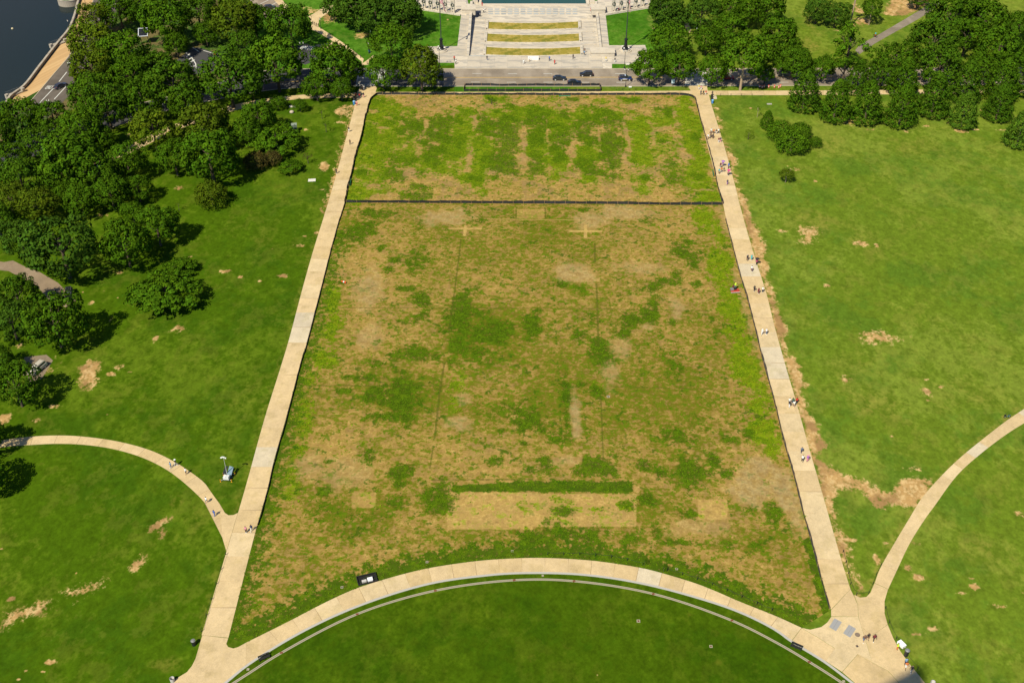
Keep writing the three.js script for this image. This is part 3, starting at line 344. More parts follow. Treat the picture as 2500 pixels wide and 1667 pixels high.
function slabWalk(name, A, B, lens, tones, seed, smooth = true) {
  const g = struct(name), ca = curve(A, smooth), cb = curve(B, smooth), La = ca.getLength(), R = rng(seed);
  const N = Math.max(2, Math.round(La / lens)), gap = .035 / La, BS = cb.getSpacedPoints(900);
  const opp = t => { if (t <= 0) return cb.getPointAt(0); if (t >= 1) return cb.getPointAt(1); const p = ca.getPointAt(t); let best = 0, bd = 1e9; for (let i = 0; i < BS.length; i++) { const d = (BS[i].x - p.x) ** 2 + (BS[i].z - p.z) ** 2; if (d < bd) { bd = d; best = i; } } return BS[best]; }; // the point straight across the walk
  const bed = []; for (let i = 0; i <= N * 2; i++) bed.push(ca.getPointAt(i / (N * 2))); for (let i = N * 2; i >= 0; i--) bed.push(opp(i / (N * 2)));
  part('joint_bed', sheet(bed, .034), jointMat, g);
  for (let k = 0; k < N; k++) {
    const t0 = k / N + gap, t1 = (k + 1) / N - gap, P = [];
    for (let i = 0; i <= 3; i++) P.push(ca.getPointAt(lerp(t0, t1, i / 3))); for (let i = 3; i >= 0; i--) P.push(opp(k === 0 && i === 0 ? 0 : k === N - 1 && i === 3 ? 1 : lerp(t0, t1, i / 3)));
    const m = tones && tones[k] !== undefined ? tones[k] : [0, 0, 1, 2, 0, 1, 3][Math.floor(R() * 7)];
    part('slab', slabGeo(P, .015, SLABTOP), concMats[m], g);
  }
  return g;
}
const resample = (P, n) => curve(P).getSpacedPoints(n);
slabWalk('left_walk', leftPathL, leftPathR, 6.2, { 15: 3, 19: 5, 20: 4, 27: 4 }, 5);
slabWalk('right_walk', rightPathL, rightPathR, 6.0, { 14: 3, 17: 4, 23: 4, 24: 4 }, 6);
slabWalk('arc_walk', arcOut, arcIn, 4.55, { 2: 1, 5: 3, 6: 3, 17: 4 }, 7);
slabWalk('left_curved_walk', leftCurveU, leftCurveD, 5.2, { 7: 2 }, 8);
slabWalk('right_curved_walk', rightCurveU, rightCurveD, 5.0, { 9: 4, 13: 4 }, 9);
// junction aprons
function apron(name, list) { const g = struct(name); for (const [P, m] of list) part('slab', slabGeo(P, .012, SLABTOP - .004), concMats[m], g); return g; }
apron('left_junction', [[[...pts('b1', 1655, 1180, 1600, 1370, 1570, 1430, 1530, 1480, 1440, 1535, 1415, 1568, 1300, 1700, 1640, 1700, 1832, 1568), arcIn[0], arcOut[0], ...pts('b1', 1950, 1275, 1910, 1287, 1868, 1275, 1852, 1250, 1868, 1203)], 1]]);
apron('left_fork', [[[...pts('b1', 1800, 107, 1840, 175, 1870, 195, 1910, 193, 1947, 176, 1853, 490, 1820, 382)], 0]]);
apron('right_junction', [
  [[...pts('b4', 772, 972, 772, 1022, 995, 1026, 990, 930, 960, 860, 930, 802)], 0],
  [[...pts('b4', 962, 848, 1010, 870, 1060, 865, 1095, 830, 1128, 752, 1238, 802, 1210, 900, 1210, 1000, 1235, 1090, 1110, 1180, 1020, 1110, 997, 1026, 992, 930)], 0],
  [[...pts('b4', 774, 1026, 740, 1075, 690, 1112, 600, 1133, 532, 1119, 655, 1190, 805, 1285, 730, 1390, 862, 1478, 988, 1333, 1102, 1383, 1060, 1240, 1020, 1112, 995, 1028)], 3],
  [[...pts('b4', 530, 1121, 454, 1220, 728, 1392, 803, 1287, 653, 1192)], 0],
  [[...pts('b4', 1022, 1114, 1062, 1240, 1104, 1385, 990, 1335, 1240, 1470, 1400, 1640, 1640, 1690, 1540, 1568, 1510, 1530, 1420, 1420, 1340, 1310, 1280, 1200, 1236, 1092, 1110, 1182)], 0],
  [[...pts('b4', 988, 1336, 864, 1480, 964, 1566, 1120, 1690, 1396, 1642, 1238, 1472)], 2]]);
// grey stone edging and the drain channel with its cover plates
const edging = struct('stone_edging'); { const C = curve(arcInFull), n = 46; for (let k = 0; k < n; k++) { const P = []; for (let i = 0; i <= 2; i++) P.push(C.getPointAt(Math.min(1, (k + i / 2) / n))); const a = offsetLine(P, .03), b = offsetLine(P, .5).reverse(); part('edging_stone', slabGeo([...a, ...b], 0, .075), graniteGrey, edging); } }
const drain = struct('drain_channel'); { const C = curve(channel).getPoints(120), m = std(.36, .32, .23, .95), dk = std(.16, .13, .09, 1);
  part('outer_rim', wallAlong(offsetLine(C, -.15), .17, .02, .06), m, drain); part('inner_rim', wallAlong(offsetLine(C, .15), .17, .02, .06), m, drain); part('grate', wallAlong(C, .14, .02, .045), dk, drain);
  const red = std(.17, .055, .03, .8); for (const [f, x, y] of [['b2', 290, 1322], ['b2', 912, 1006], ['b2', 1553, 813], ['b2', 2200, 727], ['b3', 677, 735], ['b3', 1327, 840], ['b3', 1972, 1057], ['b4', 592, 1397]]) { const p = sat(f, x, y); part('cover_plate', box(.5, .06, .4, p.x, .045, p.z, .2), red, drain); } }

// ------------------------------------------------------------ roads
const asphTex = tileTex(1024, 24, (u, v) => { const n = smp(T1, u, v), f = smp(T2, u * 3, v * 3), w = smp(T3, u, v * .5); const q = .82 + n * .3 + (f - .5) * .3; const c = [.245, .2, .148]; mixc(c, [.3, .25, .19], sstep(.5, .75, w)); return [c[0] * q, c[1] * q, c[2] * q]; });
const asph = new THREE.MeshStandardMaterial({ map: asphTex, roughness: .92 });
const asphDark = std(.05, .05, .053, .9), asphGrey = new THREE.MeshStandardMaterial({ map: asphTex, color: lin(1.0, .97, .94), roughness: .95 });
const white = std(.62, .62, .57, .85), yellow = std(.62, .38, .05, .85);
function ribbonBetween(A, B, y, n = 24) { return sheet([...curve(A).getPoints(n), ...curve(B).getPoints(n).reverse()], y); }
const street = struct('street'); // the wide street in front of the court
const streetN = [...pts('S', 1082, 168.6, 1250, 168.4, 1700, 168.2, 2000, 167.5, 2500, 166, 2700, 165)], streetS = pts('S', 1082, 210.3, 1250, 210.4, 1700, 209.8, 2000, 208.5, 2500, 206, 2700, 205);
const avN = [...pts('S', -140, 400, 20, 352, 120, 318, 230, 284, 330, 256, 430, 232, 540, 200, 640, 174, 760, 168.5, 1083, 168.6)], avS = [...pts('S', -140, 460, 20, 405, 120, 366, 230, 326, 330, 292, 430, 264, 540, 240, 640, 222, 760, 212, 1083, 210.3)];
part('carriageway', ribbonBetween(streetN, streetS, .03, 40), asph, street);
const avenue = struct('avenue'); part('carriageway', ribbonBetween(avN, avS, .03, 40), asphDark, avenue);
function mark(parent, name, a, b, w, mat, y = .036) { const d = V(b.x - a.x, 0, b.z - a.z), L = d.length(), g = new THREE.BoxGeometry(w, .004, L); g.rotateY(Math.atan2(d.x, d.z)); g.translate((a.x + b.x) / 2, y, (a.z + b.z) / 2); return part(name, g, mat, parent); }
for (const [x0, x1, y] of [[599, 688, 703.5], [940, 1027, 705], [1281, 1366, 705.5], [1968, 2060, 705.5], [257, 345, 703], [587, 672, 786], [933, 1020, 787], [1281, 1368, 787.5], [1630, 1719, 788], [1980, 2065, 788], [240, 325, 785]]) mark(street, 'lane_dash', sat('z3', x0, y), sat('z3', x1, y), .22, white);
for (let k = 0; k < 12; k++) for (const y of [180, 200.8]) { const x = 1640 + k * 88; mark(street, 'lane_dash', at(x, y), at(x + 22, y), .22, white); }
for (const dz of [-.14, .14]) { const a = at(940, 189.6), b = at(2500, 187); a.z += dz; b.z += dz; mark(street, 'centre_line', a, b, .13, yellow); }
for (const [x0, y0, x1, y1] of [[300, 283, 318, 277], [370, 259.5, 410, 251.8], [330, 271, 350, 266], [440, 250, 470, 243], [230, 304, 250, 298]]) mark(avenue, 'lane_dash', at(x0, y0), at(x1, y1), .25, white);
mark(avenue, 'centre_line', at(27, 363), at(88, 339.5), .2, yellow); mark(avenue, 'centre_line', at(600, 206), at(870, 189.7), .2, yellow);
// crossings
function crossing(parent, L, R, n) { for (let k = 0; k < n; k++) { const t = (k + .5) / n, a = at(lerp(L[0], L[2], t), lerp(L[1], L[3], t)), b = at(lerp(R[0], R[2], t), lerp(R[1], R[3], t)); mark(parent, 'crossing_bar', a, b, .62, white, .037); }
  mark(parent, 'crossing_edge', at(L[0] - .5, L[1]), at(L[2] - .5, L[3]), .3, white, .042); mark(parent, 'crossing_edge', at(R[0] + .5, R[1]), at(R[2] + .5, R[3]), .3, white, .042); }
crossing(street, [878, 169.5, 869, 209.5], [939, 169.5, 935, 209.5], 11);
crossing(street, [1678, 169.5, 1674.5, 208.5], [1722, 169.5, 1726, 208.5], 11);
function kerb(P, w = .3, h = .13) { return part('kerb', wallAlong(curve(P).getPoints(40), w, 0, h), kerbMat, street); }
kerb(offsetLine(streetN, -.16)); kerb(offsetLine(streetS, .16)); kerb(offsetLine(avN, -.16)); kerb(offsetLine(avS, .16));
// basin drive and its footway
const driveW = [...pts('w', 1400, -300, 1360, 0, 1330, 120, 1180, 480, 1020, 800, 760, 1110, 490, 1430, 300, 1640)], driveE = pts('S', 318, -50, 298, 0, 272, 60, 235, 130, 205, 175, 176, 222, 140, 262, 96, 310);
const drive = struct('basin_drive'); part('carriageway', ribbonBetween(driveW, driveE, .026, 30), new THREE.MeshStandardMaterial({ map: asphTex, color: lin(.42, .42, .44), roughness: .95 }), drive);
part('kerb', wallAlong(offsetLine(curve(driveW).getPoints(30), -.15), .28, 0, .13), kerbMat, drive);
mark(drive, 'lane_line', sat('w', 975, 1060), sat('w', 862, 1202), .3, white, .036); mark(drive, 'lane_line', sat('w', 790, 1290), sat('w', 550, 1540), .3, white, .036); mark(drive, 'lane_line', sat('w', 965, 1272), sat('w', 790, 1462), .3, white, .036); mark(drive, 'lane_line', sat('w', 1487, 45), sat('w', 1478, 95), .3, white, .036);
function arrow(parent, f, x, y, w, h) { const P = pts(f, x, y, x + w * .5, y - h * .7, x + w * .45, y - h * .2, x + w, y - h * .1, x + w, y + h * .3, x + w * .45, y + h * .25, x + w * .4, y + h * .7); part('turn_arrow', sheet(P, .036), white, parent); }
arrow(drive, 'w', 1378, 75, 70, 18); arrow(drive, 'w', 1515, 70, 60, 18); arrow(drive, 'w', 970, 922, 60, 22); arrow(avenue, 'z1', 268, 1215, 50, 40);
for (const [x, y] of [[672, 1478], [706, 1472]]) part('bike_mark', sheet(pts('w', x - 10, y + 16, x + 2, y - 14, x + 10, y + 16), .036), white, drive);
const font = await new FontLoader().loadAsync('fonts/droid/droid_sans_bold.typeface.json');
{ // the word ONLY painted on the lane, letters stretched along the road
  const o = sat('w', 645, 1312), r = sat('w', 750, 1308), u = sat('w', 690, 1262), ux = V(r.x - o.x, 0, r.z - o.z), uy = V(u.x - o.x, 0, u.z - o.z), sh = font.generateShapes('ONLY', 1), g = new THREE.ShapeGeometry(sh, 4); g.computeBoundingBox();
  const bb = g.boundingBox, P = g.attributes.position; for (let i = 0; i < P.count; i++) { const a = (P.getX(i) - bb.min.x) / (bb.max.x - bb.min.x), b = (P.getY(i) - bb.min.y) / (bb.max.y - bb.min.y); P.setXYZ(i, o.x + ux.x * a + uy.x * b, .036, o.z + ux.z * a + uy.z * b); }
  g.computeVertexNormals(); part('lane_word', g, white, drive); }
{ // buff footway along the basin wall, in flags
  const A = offsetLine(curve(basinEdge).getSpacedPoints(60), -.6), B = offsetLine(curve(driveW).getSpacedPoints(60), -.3), g = struct('basin_footway'), m = [std(.52, .33, .145, .95), std(.48, .30, .13, .95), std(.55, .36, .165, .95)], R = rng(4);
  for (let k = 6; k < 52; k++) part('flagstone', slabGeo([A[k], A[k + 1], B[k + 1], B[k]].map((p, i) => { const o = i === 1 || i === 2 ? -.02 : .02; return V(p.x, 0, p.z - o); }), 0, .1), m[Math.floor(R() * 3)], g); }
// far footways
const footways = struct('footway'); const buff = concMats[2];
for (const [A, B, n] of [[pts('S', 905, 224.8, 1300, 224.4, 1690, 221.5), pts('S', 905, 231.5, 1300, 231, 1692, 231), 28], [pts('S', 1690, 221.5, 1900, 221.5, 2200, 219.5, 2560, 215), pts('S', 1692, 232, 1900, 232.3, 2200, 230, 2560, 225.5), 30], [pts('S', 868, 226, 745, 231, 648, 241, 575, 255, 440, 298, 327, 348, 200, 402), pts('S', 866, 238, 745, 241, 648, 252, 575, 269, 440, 314, 327, 369, 200, 425), 30]]) {
  const a = curve(A).getSpacedPoints(n), b = curve(B).getSpacedPoints(n); for (let k = 0; k < n; k++) part('slab', slabGeo([a[k], a[k + 1].clone().lerp(a[k], .012), b[k + 1].clone().lerp(b[k], .012), b[k]], .01, .066), concMats[[2, 0, 2, 1][k % 4]], footways); }
for (const [P, m] of [[pts('S', 879, 210.6, 921, 210.6, 916, 226, 906, 238, 864, 264, 870, 228), 0], [pts('S', 1680, 210.2, 1726, 210, 1730, 226, 1737, 254, 1697, 238, 1690, 226), 0]]) part('slab', slabGeo(P, .01, .062), concMats[m], footways);
// paths at the far left: from the street corner up into the trees
const farPath = struct('far_path'), sand = concMats[1];
for (const P of [pts('z2', 1060, 580, 1110, 545, 1160, 505, 1170, 515, 1120, 555, 1115, 590, 1060, 592, 1055, 560, 900, 440, 640, 285, 580, 265, 605, 215, 690, 262, 900, 400, 1000, 480, 1075, 538), pts('z2', 630, 412, 745, 395, 790, 380, 880, 440, 800, 448, 690, 445, 660, 430), pts('z2', 600, 215, 570, 150, 640, 110, 745, 35, 800, 50, 795, 90, 700, 150, 665, 180, 660, 250), pts('z2', 255, 0, 330, 0, 390, 62, 350, 100)]) part('slab', slabGeo(P, .01, .06), sand, farPath);
for (const P of [pts('z4', 840, 125, 850, 130, 835, 230, 880, 340, 860, 380, 830, 340, 790, 270, 750, 255, 760, 190)]) part('slab', slabGeo(P, .01, .06), sand, farPath);
const lot = struct('car_park'); part('surface', sheet(pts('z2', -20, -40, 250, -40, 395, 90, 300, 160, 200, 200, 100, 60), .022), asphGrey, lot);
for (const [a, b, c, d] of [[110, 45, 215, -5], [150, 90, 300, 10], [195, 130, 330, 70], [260, 160, 350, 110]]) mark(lot, 'bay_line', sat('z2', a, b), sat('z2', c, d), .25, white, .03);
const spur = struct('side_road'); part('surface', sheet(pts('z2', 470, 415, 560, 398, 700, 490, 650, 545, 540, 590, 465, 560), .024), asphDark, spur);
for (let k = 0; k < 8; k++) mark(spur, 'crossing_bar', sat('z2', 492 + k * 17, 452), sat('z2', 510 + k * 17, 420), .4, white, .03);
part('surface', sheet(pts('z1', 1740, 440, 1800, 430, 2070, 515, 2060, 620, 1800, 680, 1660, 650, 1600, 560, 1690, 480), .026), asphDark, spur);
for (const [a, b, c, d] of [[1752, 432, 1810, 470], [1850, 460, 2060, 520], [1690, 480, 1740, 520], [1740, 520, 1780, 580], [1780, 580, 1784, 632]]) mark(spur, 'edge_line', sat('z1', a, b), sat('z1', c, d), .35, white, .032);
for (const [a, b, c, d] of [[1695, 520, 1725, 490], [1715, 545, 1748, 520], [1735, 565, 1770, 545], [1725, 610, 1780, 600]]) mark(spur, 'hatch_bar', sat('z1', a, b), sat('z1', c, d), .5, white, .038);
part('surface', sheet([...pts('S', -40, 632, 8, 640, 30, 636, 62, 652, 95, 664, 140, 690, 165, 715, 186, 735, 160, 750, 125, 740, 90, 700, 20, 662, -40, 655)], .026), new THREE.MeshStandardMaterial({ map: asphTex, color: lin(.95, .85, .72), roughness: .95 }), spur);
part('surface', sheet(pts('S', 58, 872, 112, 866, 128, 880, 100, 925, 70, 935, 50, 910), .026), new THREE.MeshStandardMaterial({ map: asphTex, color: lin(.8, .74, .66), roughness: .95 }), spur);
const lane = struct('park_road'); part('surface', sheet([...curve(pts('z5', 740, 480, 800, 420, 930, 350, 1420, 60, 1560, -30)).getPoints(20), ...curve(pts('z5', 1620, -10, 1430, 130, 940, 410, 850, 470, 780, 520)).getPoints(20)], .02), new THREE.MeshStandardMaterial({ map: asphTex, color: lin(.85, .85, .86), roughness: .95 }), lane);

// north lawn beyond the street, with bare soil under the trees
const bbN = [60, 260, -520, -368];
const texN = lawn(bbN, 1024, 700, palR, (F, d, y) => { F.poly(d, pts('z5', 1000, 135, 1060, 40, 1080, -60, 1440, -60, 1430, 40, 1250, 140, 1100, 150), .9, .8); F.blob(d, 'z5', 840, 200, 110, 50, .85); F.blob(d, 'z5', 690, 245, 60, 20, .8); F.blob(y, 'z5', 300, 200, 50, 130, .9); F.blob(y, 'z5', 320, 440, 110, 70, .8); F.blob(d, 'z5', 560, 290, 70, 12, .7); F.blob(d, 'z5', 780, 100, 60, 70, .8); F.blob(d, 'z4', 1200, 130, 30, 60, .8); });
struct('lawn', sheet([V(bbN[0], 0, bbN[3]), V(bbN[1], 0, bbN[3]), V(bbN[1], 0, bbN[2]), V(bbN[0], 0, bbN[2])], .012, bbN), groundMat(texN));
// lawns either side of the court and the street corner on the left
const bbM = [-100, 62, -520, -364];
const texM = lawn(bbM, 1024, 720, { main: [.055, .16, .008], pale: [.085, .195, .016], deep: [.035, .12, .006], dry: [.17, .2, .04] }, (F, d, y) => { F.blob(d, 'z2', 770, 140, 90, 60, .75); F.blob(d, 'z2', 600, 100, 110, 40, .7); F.blob(d, 'z2', 1060, 320, 70, 25, .7); F.blob(d, 'm1', 890, 380, 50, 26, .75); F.blob(y, 'm1', 900, 450, 60, 40, .6); F.blob(y, 'm2', 1500, 400, 110, 150, .75); F.blob(d, 'm2', 1530, 540, 90, 24, .4); F.blob(y, 'z3', 1100, 845, 700, 12, .6); F.blob(y, 'z3', 2050, 850, 160, 14, .7); F.blob(d, 'z3', 1060, 850, 60, 8, .6); });
const mPolyHole = courtPoly;
struct('lawn', sheet([V(bbM[0], 0, bbM[3] + 24), V(bbM[1], 0, bbM[3] + 24), V(bbM[1], 0, bbM[2]), V(bbM[0], 0, bbM[2])], .008, bbM, [mPolyHole.map(p => p.clone())]), groundMat(texM));
console.log('paving done');
// ------------------------------------------------------------ basin: water, wall, landing steps
const waterMat = new THREE.MeshPhysicalMaterial({ color: lin(.010, .020, .022), roughness: .12, ior: 1.33, specularIntensity: .4 });
struct('basin_water', sheet(basinPoly, -1.6), waterMat);
const stoneTex = tileTex(512, 6, (u, v) => { const n = smp(T1, u, v), f = smp(T2, u * 2, v * 2), q = .72 + n * .4 + (f - .5) * .35; return [.40 * q, .345 * q, .27 * q]; });
const stone = new THREE.MeshStandardMaterial({ map: stoneTex, roughness: .95 });
{
  const w = thing('basin_wall', 'long rough stone basin wall with pale coping beside the dark water', 'wall');
  const C = curve(basinEdge).getSpacedPoints(64); const R = rng(3);
  for (let k = 4; k < 58; k++) { const P = [C[k].clone().lerp(C[k + 1], .01), C[k + 1].clone().lerp(C[k], .01)]; const t = R() * .05;
    part('wall_block', wallAlong(P, .55 + t, -2.4, 1.0), stone, w); part('coping_stone', wallAlong(P, .78, 1.0, 1.2 + t * .4), stone, w); }
  const bastion = thing('stone_bastion', 'round stone bastion with hedge jutting into the basin at the top edge', 'wall');
  const bc = sat('w', 1010, -10), rr = Math.abs(sat('w', 1130, -10).x - bc.x) * 1.25; const arc = []; for (let i = 0; i <= 20; i++) { const a = -.2 + i / 20 * (Math.PI + .4); arc.push(V(bc.x + Math.cos(a) * rr, 0, bc.z + Math.sin(a) * rr * 1.0)); }
  for (let i = 0; i < 20; i++) { part('wall_block', wallAlong([arc[i], arc[i + 1]], .7, -2.4, .7), stone, bastion); part('coping_stone', wallAlong([arc[i], arc[i + 1]], .9, .7, .88), stone, bastion); }
  part('fill', slabGeo(arc.concat([V(bc.x - rr, 0, bc.z - 6), V(bc.x + rr, 0, bc.z - 6)]), -2.3, .5), std(.03, .09, .012, 1), bastion);
  const rail = std(.3, .3, .29, .5, { metalness: .6 });
  for (const [x, y, lab] of [[850, 660, 'stone landing with metal railing on the basin wall, the upper of two'], [215, 1395, 'stone landing with metal railing on the basin wall, the lower of two']]) {
    const p = sat('w', x, y), l = thing('wall_landing', lab, 'landing', p, -.62);
    part('platform', box(2.2, 2.6, 5.2, -.3, -.75, 0), stone, l); part('pier', box(1.1, 1.5, 1.0, .3, .7, -3.1), stone, l); part('pier', box(1.1, 1.5, 1.0, .3, .7, 3.1), stone, l);
    for (let k = 0; k < 6; k++) part('baluster', cyl(.03, .03, 1.0, -1.3, .5, -2.4 + k * .96, 6), rail, l);
    part('handrail', box(.07, .07, 5.2, -1.3, 1.52, 0), rail, l); part('mid_rail', box(.05, .05, 5.2, -1.3, 1.0, 0), rail, l);
  }
}
// ------------------------------------------------------------ granite court
const graTex = (a, b, c, seed) => tileTex(1024, 30, (u, v) => { const n = smp(T1, u + seed, v), f = smp(T2, u * 3, v * 3), st = smp(T3, u * 2 + seed, v * 5), k = .84 + n * .2 + (f - .5) * .18; const o = [a * k, b * k, c * k]; mixc(o, [.30, .285, .26], sstep(.52, .72, st) * .55); return o; });
const granite = new THREE.MeshPhysicalMaterial({ map: graTex(.54, .475, .38, 0), roughness: .85, specularIntensity: .35 }), graniteLt = new THREE.MeshPhysicalMaterial({ map: graTex(.60, .53, .425, .4), roughness: .85, specularIntensity: .35 });
const court = struct('court');
part('paving_bed', sheet(pts('z3', 40, 536, 110, 446, 457, 441, 492, 148, -60, 60, -80, -60, 540, -60, 588, 150, 561, 537, 1835, 532, 1790, 148, 1800, -60, 2420, -60, 2400, 62, 1878, 148, 1910, 434, 2255, 432, 2310, 610, 1938, 612, 1938, 657, 430, 660, 430, 600, 40, 600), .02), std(.36, .33, .29, 1), court);
// level aprons at street height, cut into rows of paving
function paveRows(f, quad, rows, cols, mat, y0, y1) { // quad: TL TR BR BL in survey frame
  const [ax, ay, bx, by, cx, cy, dx, dy] = quad;
  for (let r = 0; r < rows; r++) for (let c = 0; c < cols; c++) { const g = .0008, P = [[c / cols + g, r / rows + g], [(c + 1) / cols - g, r / rows + g], [(c + 1) / cols - g, (r + 1) / rows - g], [c / cols + g, (r + 1) / rows - g]].map(([u, v]) => sat(f, lerp(lerp(ax, bx, u), lerp(dx, cx, u), v), lerp(lerp(ay, by, u), lerp(dy, cy, u), v)));
    part('paving', slabGeo(P, y0, y1 + ((r * 7 + c * 13) % 5) * .001), mat, court); }
}
paveRows('z3', [560, 537, 1835, 532, 1850, 658, 545, 660], 3, 10, granite, .0, .05);
paveRows('z3', [430, 537, 559, 537, 544, 660, 430, 660], 2, 1, graniteLt, .0, .05);
paveRows('z3', [1836, 532, 1935, 532, 1938, 657, 1851, 658], 2, 1, graniteLt, .0, .05);
paveRows('z3', [110, 446, 560, 442, 559, 536, 70, 536], 2, 4, granite, .0, .054); paveRows('z3', [60, 537, 429, 537, 429, 600, 40, 600], 1, 3, granite, 0, .05);
paveRows('z3', [1845, 435, 2255, 432, 2290, 531, 1836, 531], 2, 4, granite, .0, .054); paveRows('z3', [1936, 532, 2290, 532, 2310, 610, 1938, 612], 1, 3, granite, 0, .05);
paveRows('z3', [492, 148, 588, 150, 561, 441, 457, 441], 7, 1, granite, 0, .058); paveRows('z3', [1790, 148, 1878, 148, 1910, 434, 1838, 434], 7, 1, granite, 0, .058);
// terrace in front of the pillars
paveRows('z3', [-60, 60, 545, 150, 540, -60, -80, -60].map((v, i) => v), 3, 4, graniteLt, 0, .05);
paveRows('z3', [1800, -60, 2420, -60, 2400, 62, 1808, 148], 3, 4, graniteLt, 0, .05);
// sunken slope: heights fall away from the street
const hRow = y => lerp(0, -1.9, clamp((136 - y) / 84));
function slopeQuad(list, lift = 0) { // [px,py] corners in order; triangulated fan on the slope
  const P = list.map(([x, y]) => { const h = hRow(y); const q = at(x, y, h); q.y = h + lift; return q; }), pos = [], uv = [];
  for (let i = 1; i < P.length - 1; i++) for (const q of [P[0], P[i], P[i + 1]]) { pos.push(q.x, q.y, q.z); uv.push(q.x, q.z); }
  const g = new THREE.BufferGeometry(); g.setAttribute('position', new THREE.Float32BufferAttribute(pos, 3)); g.setAttribute('uv', new THREE.Float32BufferAttribute(uv, 2)); g.computeVertexNormals(); return g;
}
const Z = (x, y) => [fx('z3', x), fy('z3', y)];
const courtL = y => lerp(1143.6, 1152.4, (136 - y) / 131), courtR = y => lerp(1466.8, 1453.6, (136 - y) / 131);
{ const rows = [136, 129, 122, 115, 108, 101, 94, 87, 80, 73, 66, 59, 52]; for (let i = 0; i < rows.length - 1; i++) { const a = rows[i], b = rows[i + 1]; part('slope_paving', slopeQuad([[courtL(a) - 1.5, a], [courtR(a) + 1.5, a], [courtR(b) + 1.5, b], [courtL(b) - 1.5, b]]), i % 2 ? granite : graniteLt, court); }
  const h = -1.9, P = [at(1150, 52.2, h), at(1459, 52.2, h), at(1452, courtTop, h), at(1150, courtTop, h)]; part('plaza_floor', sheet(P, h), graniteLt, court); }
// step risers across the side ramps
for (const [x0, x1, y] of [[640, 728, 188], [618, 720, 308], [595, 712, 432], [1642, 1752, 183], [1648, 1770, 301], [1655, 1786, 425]]) { const a = Z(x0, y), b = Z(x1, y), h = hRow(a[1]), p = at(a[0], a[1], h), q = at(b[0], b[1], h); part('step_riser', box(Math.abs(q.x - p.x), .3, .5, (p.x + q.x) / 2, h + .1, p.z), granite, court); }
// three curved turf strips with granite kerbs
const dryTex = tileTex(512, 14, (u, v) => { const n = smp(T1, u, v), f = smp(T2, u * 2, v * 2), c = [.29, .235, .042]; mixc(c, [.39, .3, .08], sstep(.45, .75, n)); mixc(c, [.19, .185, .03], sstep(.55, .75, smp(T1, u + .4, v + .2))); const k = .8 + f * .4; return [c[0] * k, c[1] * k, c[2] * k]; });
const dryGrass = groundMat(dryTex);
for (const [xl, yl0, yl1, xr, yr0, yr1, sag] of [[757, 210, 281, 1612, 207, 272, 13], [745, 322, 400, 1620, 322, 396, 14], [735, 450, 526, 1632, 450, 521, 15]]) {
  const n = 14, top = [], bot = []; for (let i = 0; i <= n; i++) { const t = i / n, s = 4 * t * (1 - t) * sag; top.push(Z(lerp(xl, xr, t), lerp(yl0, yr0, t) + s)); bot.push(Z(lerp(xl - 4, xr + 4, t), lerp(yl1, yr1, t) + s * .8)); }
  for (let i = 0; i < n; i++) part('turf_strip', slopeQuad([bot[i], bot[i + 1], top[i + 1], top[i]], .13), dryGrass, court);
  const kerbBar = (A, B) => { const p = at(A[0], A[1], hRow(A[1])), q = at(B[0], B[1], hRow(B[1])); part('kerb_stone', bar(p.setY(p.y + .1), q.setY(q.y + .1), .16, 4), graniteLt, court); };
  for (let i = 0; i < n; i++) { kerbBar(bot[i], bot[i + 1]); kerbBar(top[i], top[i + 1]); }
  for (const [x, y0, y1] of [[xl - 14, yl0 - 8, yl1], [xr + 14, yr0 - 8, yr1]]) { const A = Z(x, y0), B = Z(x - (x < 1000 ? 5 : -5), y1); part('side_kerb', slopeQuad([[A[0] - 2.6, A[1]], [A[0] + 2.6, A[1]], [B[0] + 2.6, B[1]], [B[0] - 2.6, B[1]]], .42), graniteLt, court); for (const s of [-2.6, 2.6]) { const p = at(A[0] + s, A[1], hRow(A[1])), q = at(B[0] + s, B[1], hRow(B[1])); part('side_kerb', bar(p.setY(p.y + .2), q.setY(q.y + .2), .22, 4), graniteLt, court); } }
}
// inscribed stones: two and a half rows of framed panels
{ const inlay = std(.40, .41, .39, .6), inlay2 = std(.33, .34, .33, .6), R = rng(21); const floor = -1.9;
  for (let r = 0; r < 3; r++) for (let c = 0; c < 14; c++) { const u0 = 752 + c * 62.2, y0 = [82, 103, 125][r], P = [[u0, y0], [u0 + 44, y0], [u0 + 44, y0 + 13], [u0, y0 + 13]].map(([x, y]) => sat('z3', x, y, floor)); part('inscribed_stone', slabGeo(P, floor, floor + .07), R() < .25 ? inlay2 : inlay, court); }
  for (const y of [77, 98, 120, 141]) { const a = sat('z3', 744, y, floor), b = sat('z3', 1622, y, floor); part('frame_bar', box(b.x - a.x, .08, .35, (a.x + b.x) / 2, floor + .04, (a.z + b.z) / 2), graniteLt, court); } }
// pool at the far end
{ const f = -1.9, P = pts('z3', 688, 44, 1690, 42); const a = sat('z3', 688, 44, f), b = sat('z3', 1690, 42, f), zf = at(1250, courtTop, f).z;
  part('pool_water', sheet([V(a.x, 0, a.z), V(b.x, 0, b.z), V(b.x, 0, zf), V(a.x, 0, zf)], f + .1), new THREE.MeshPhysicalMaterial({ color: lin(.03, .085, .075), roughness: .08, ior: 1.33 }), court);
  part('pool_rim', box(b.x - a.x + 1.2, .5, 1.3, (a.x + b.x) / 2, f + .25, a.z + .7), graniteLt, court);
  part('pool_rim', box(1.3, .5, Math.abs(zf - a.z), a.x - .7, f + .25, (a.z + zf) / 2), graniteLt, court); part('pool_rim', box(1.3, .5, Math.abs(zf - a.z), b.x + .7, f + .25, (a.z + zf) / 2), graniteLt, court);
  for (const x of [a.x - 3.2, b.x + 3.2]) part('pool_block', box(3.4, 1.6, 4, x, f + .8, a.z - 3), graniteLt, court); }
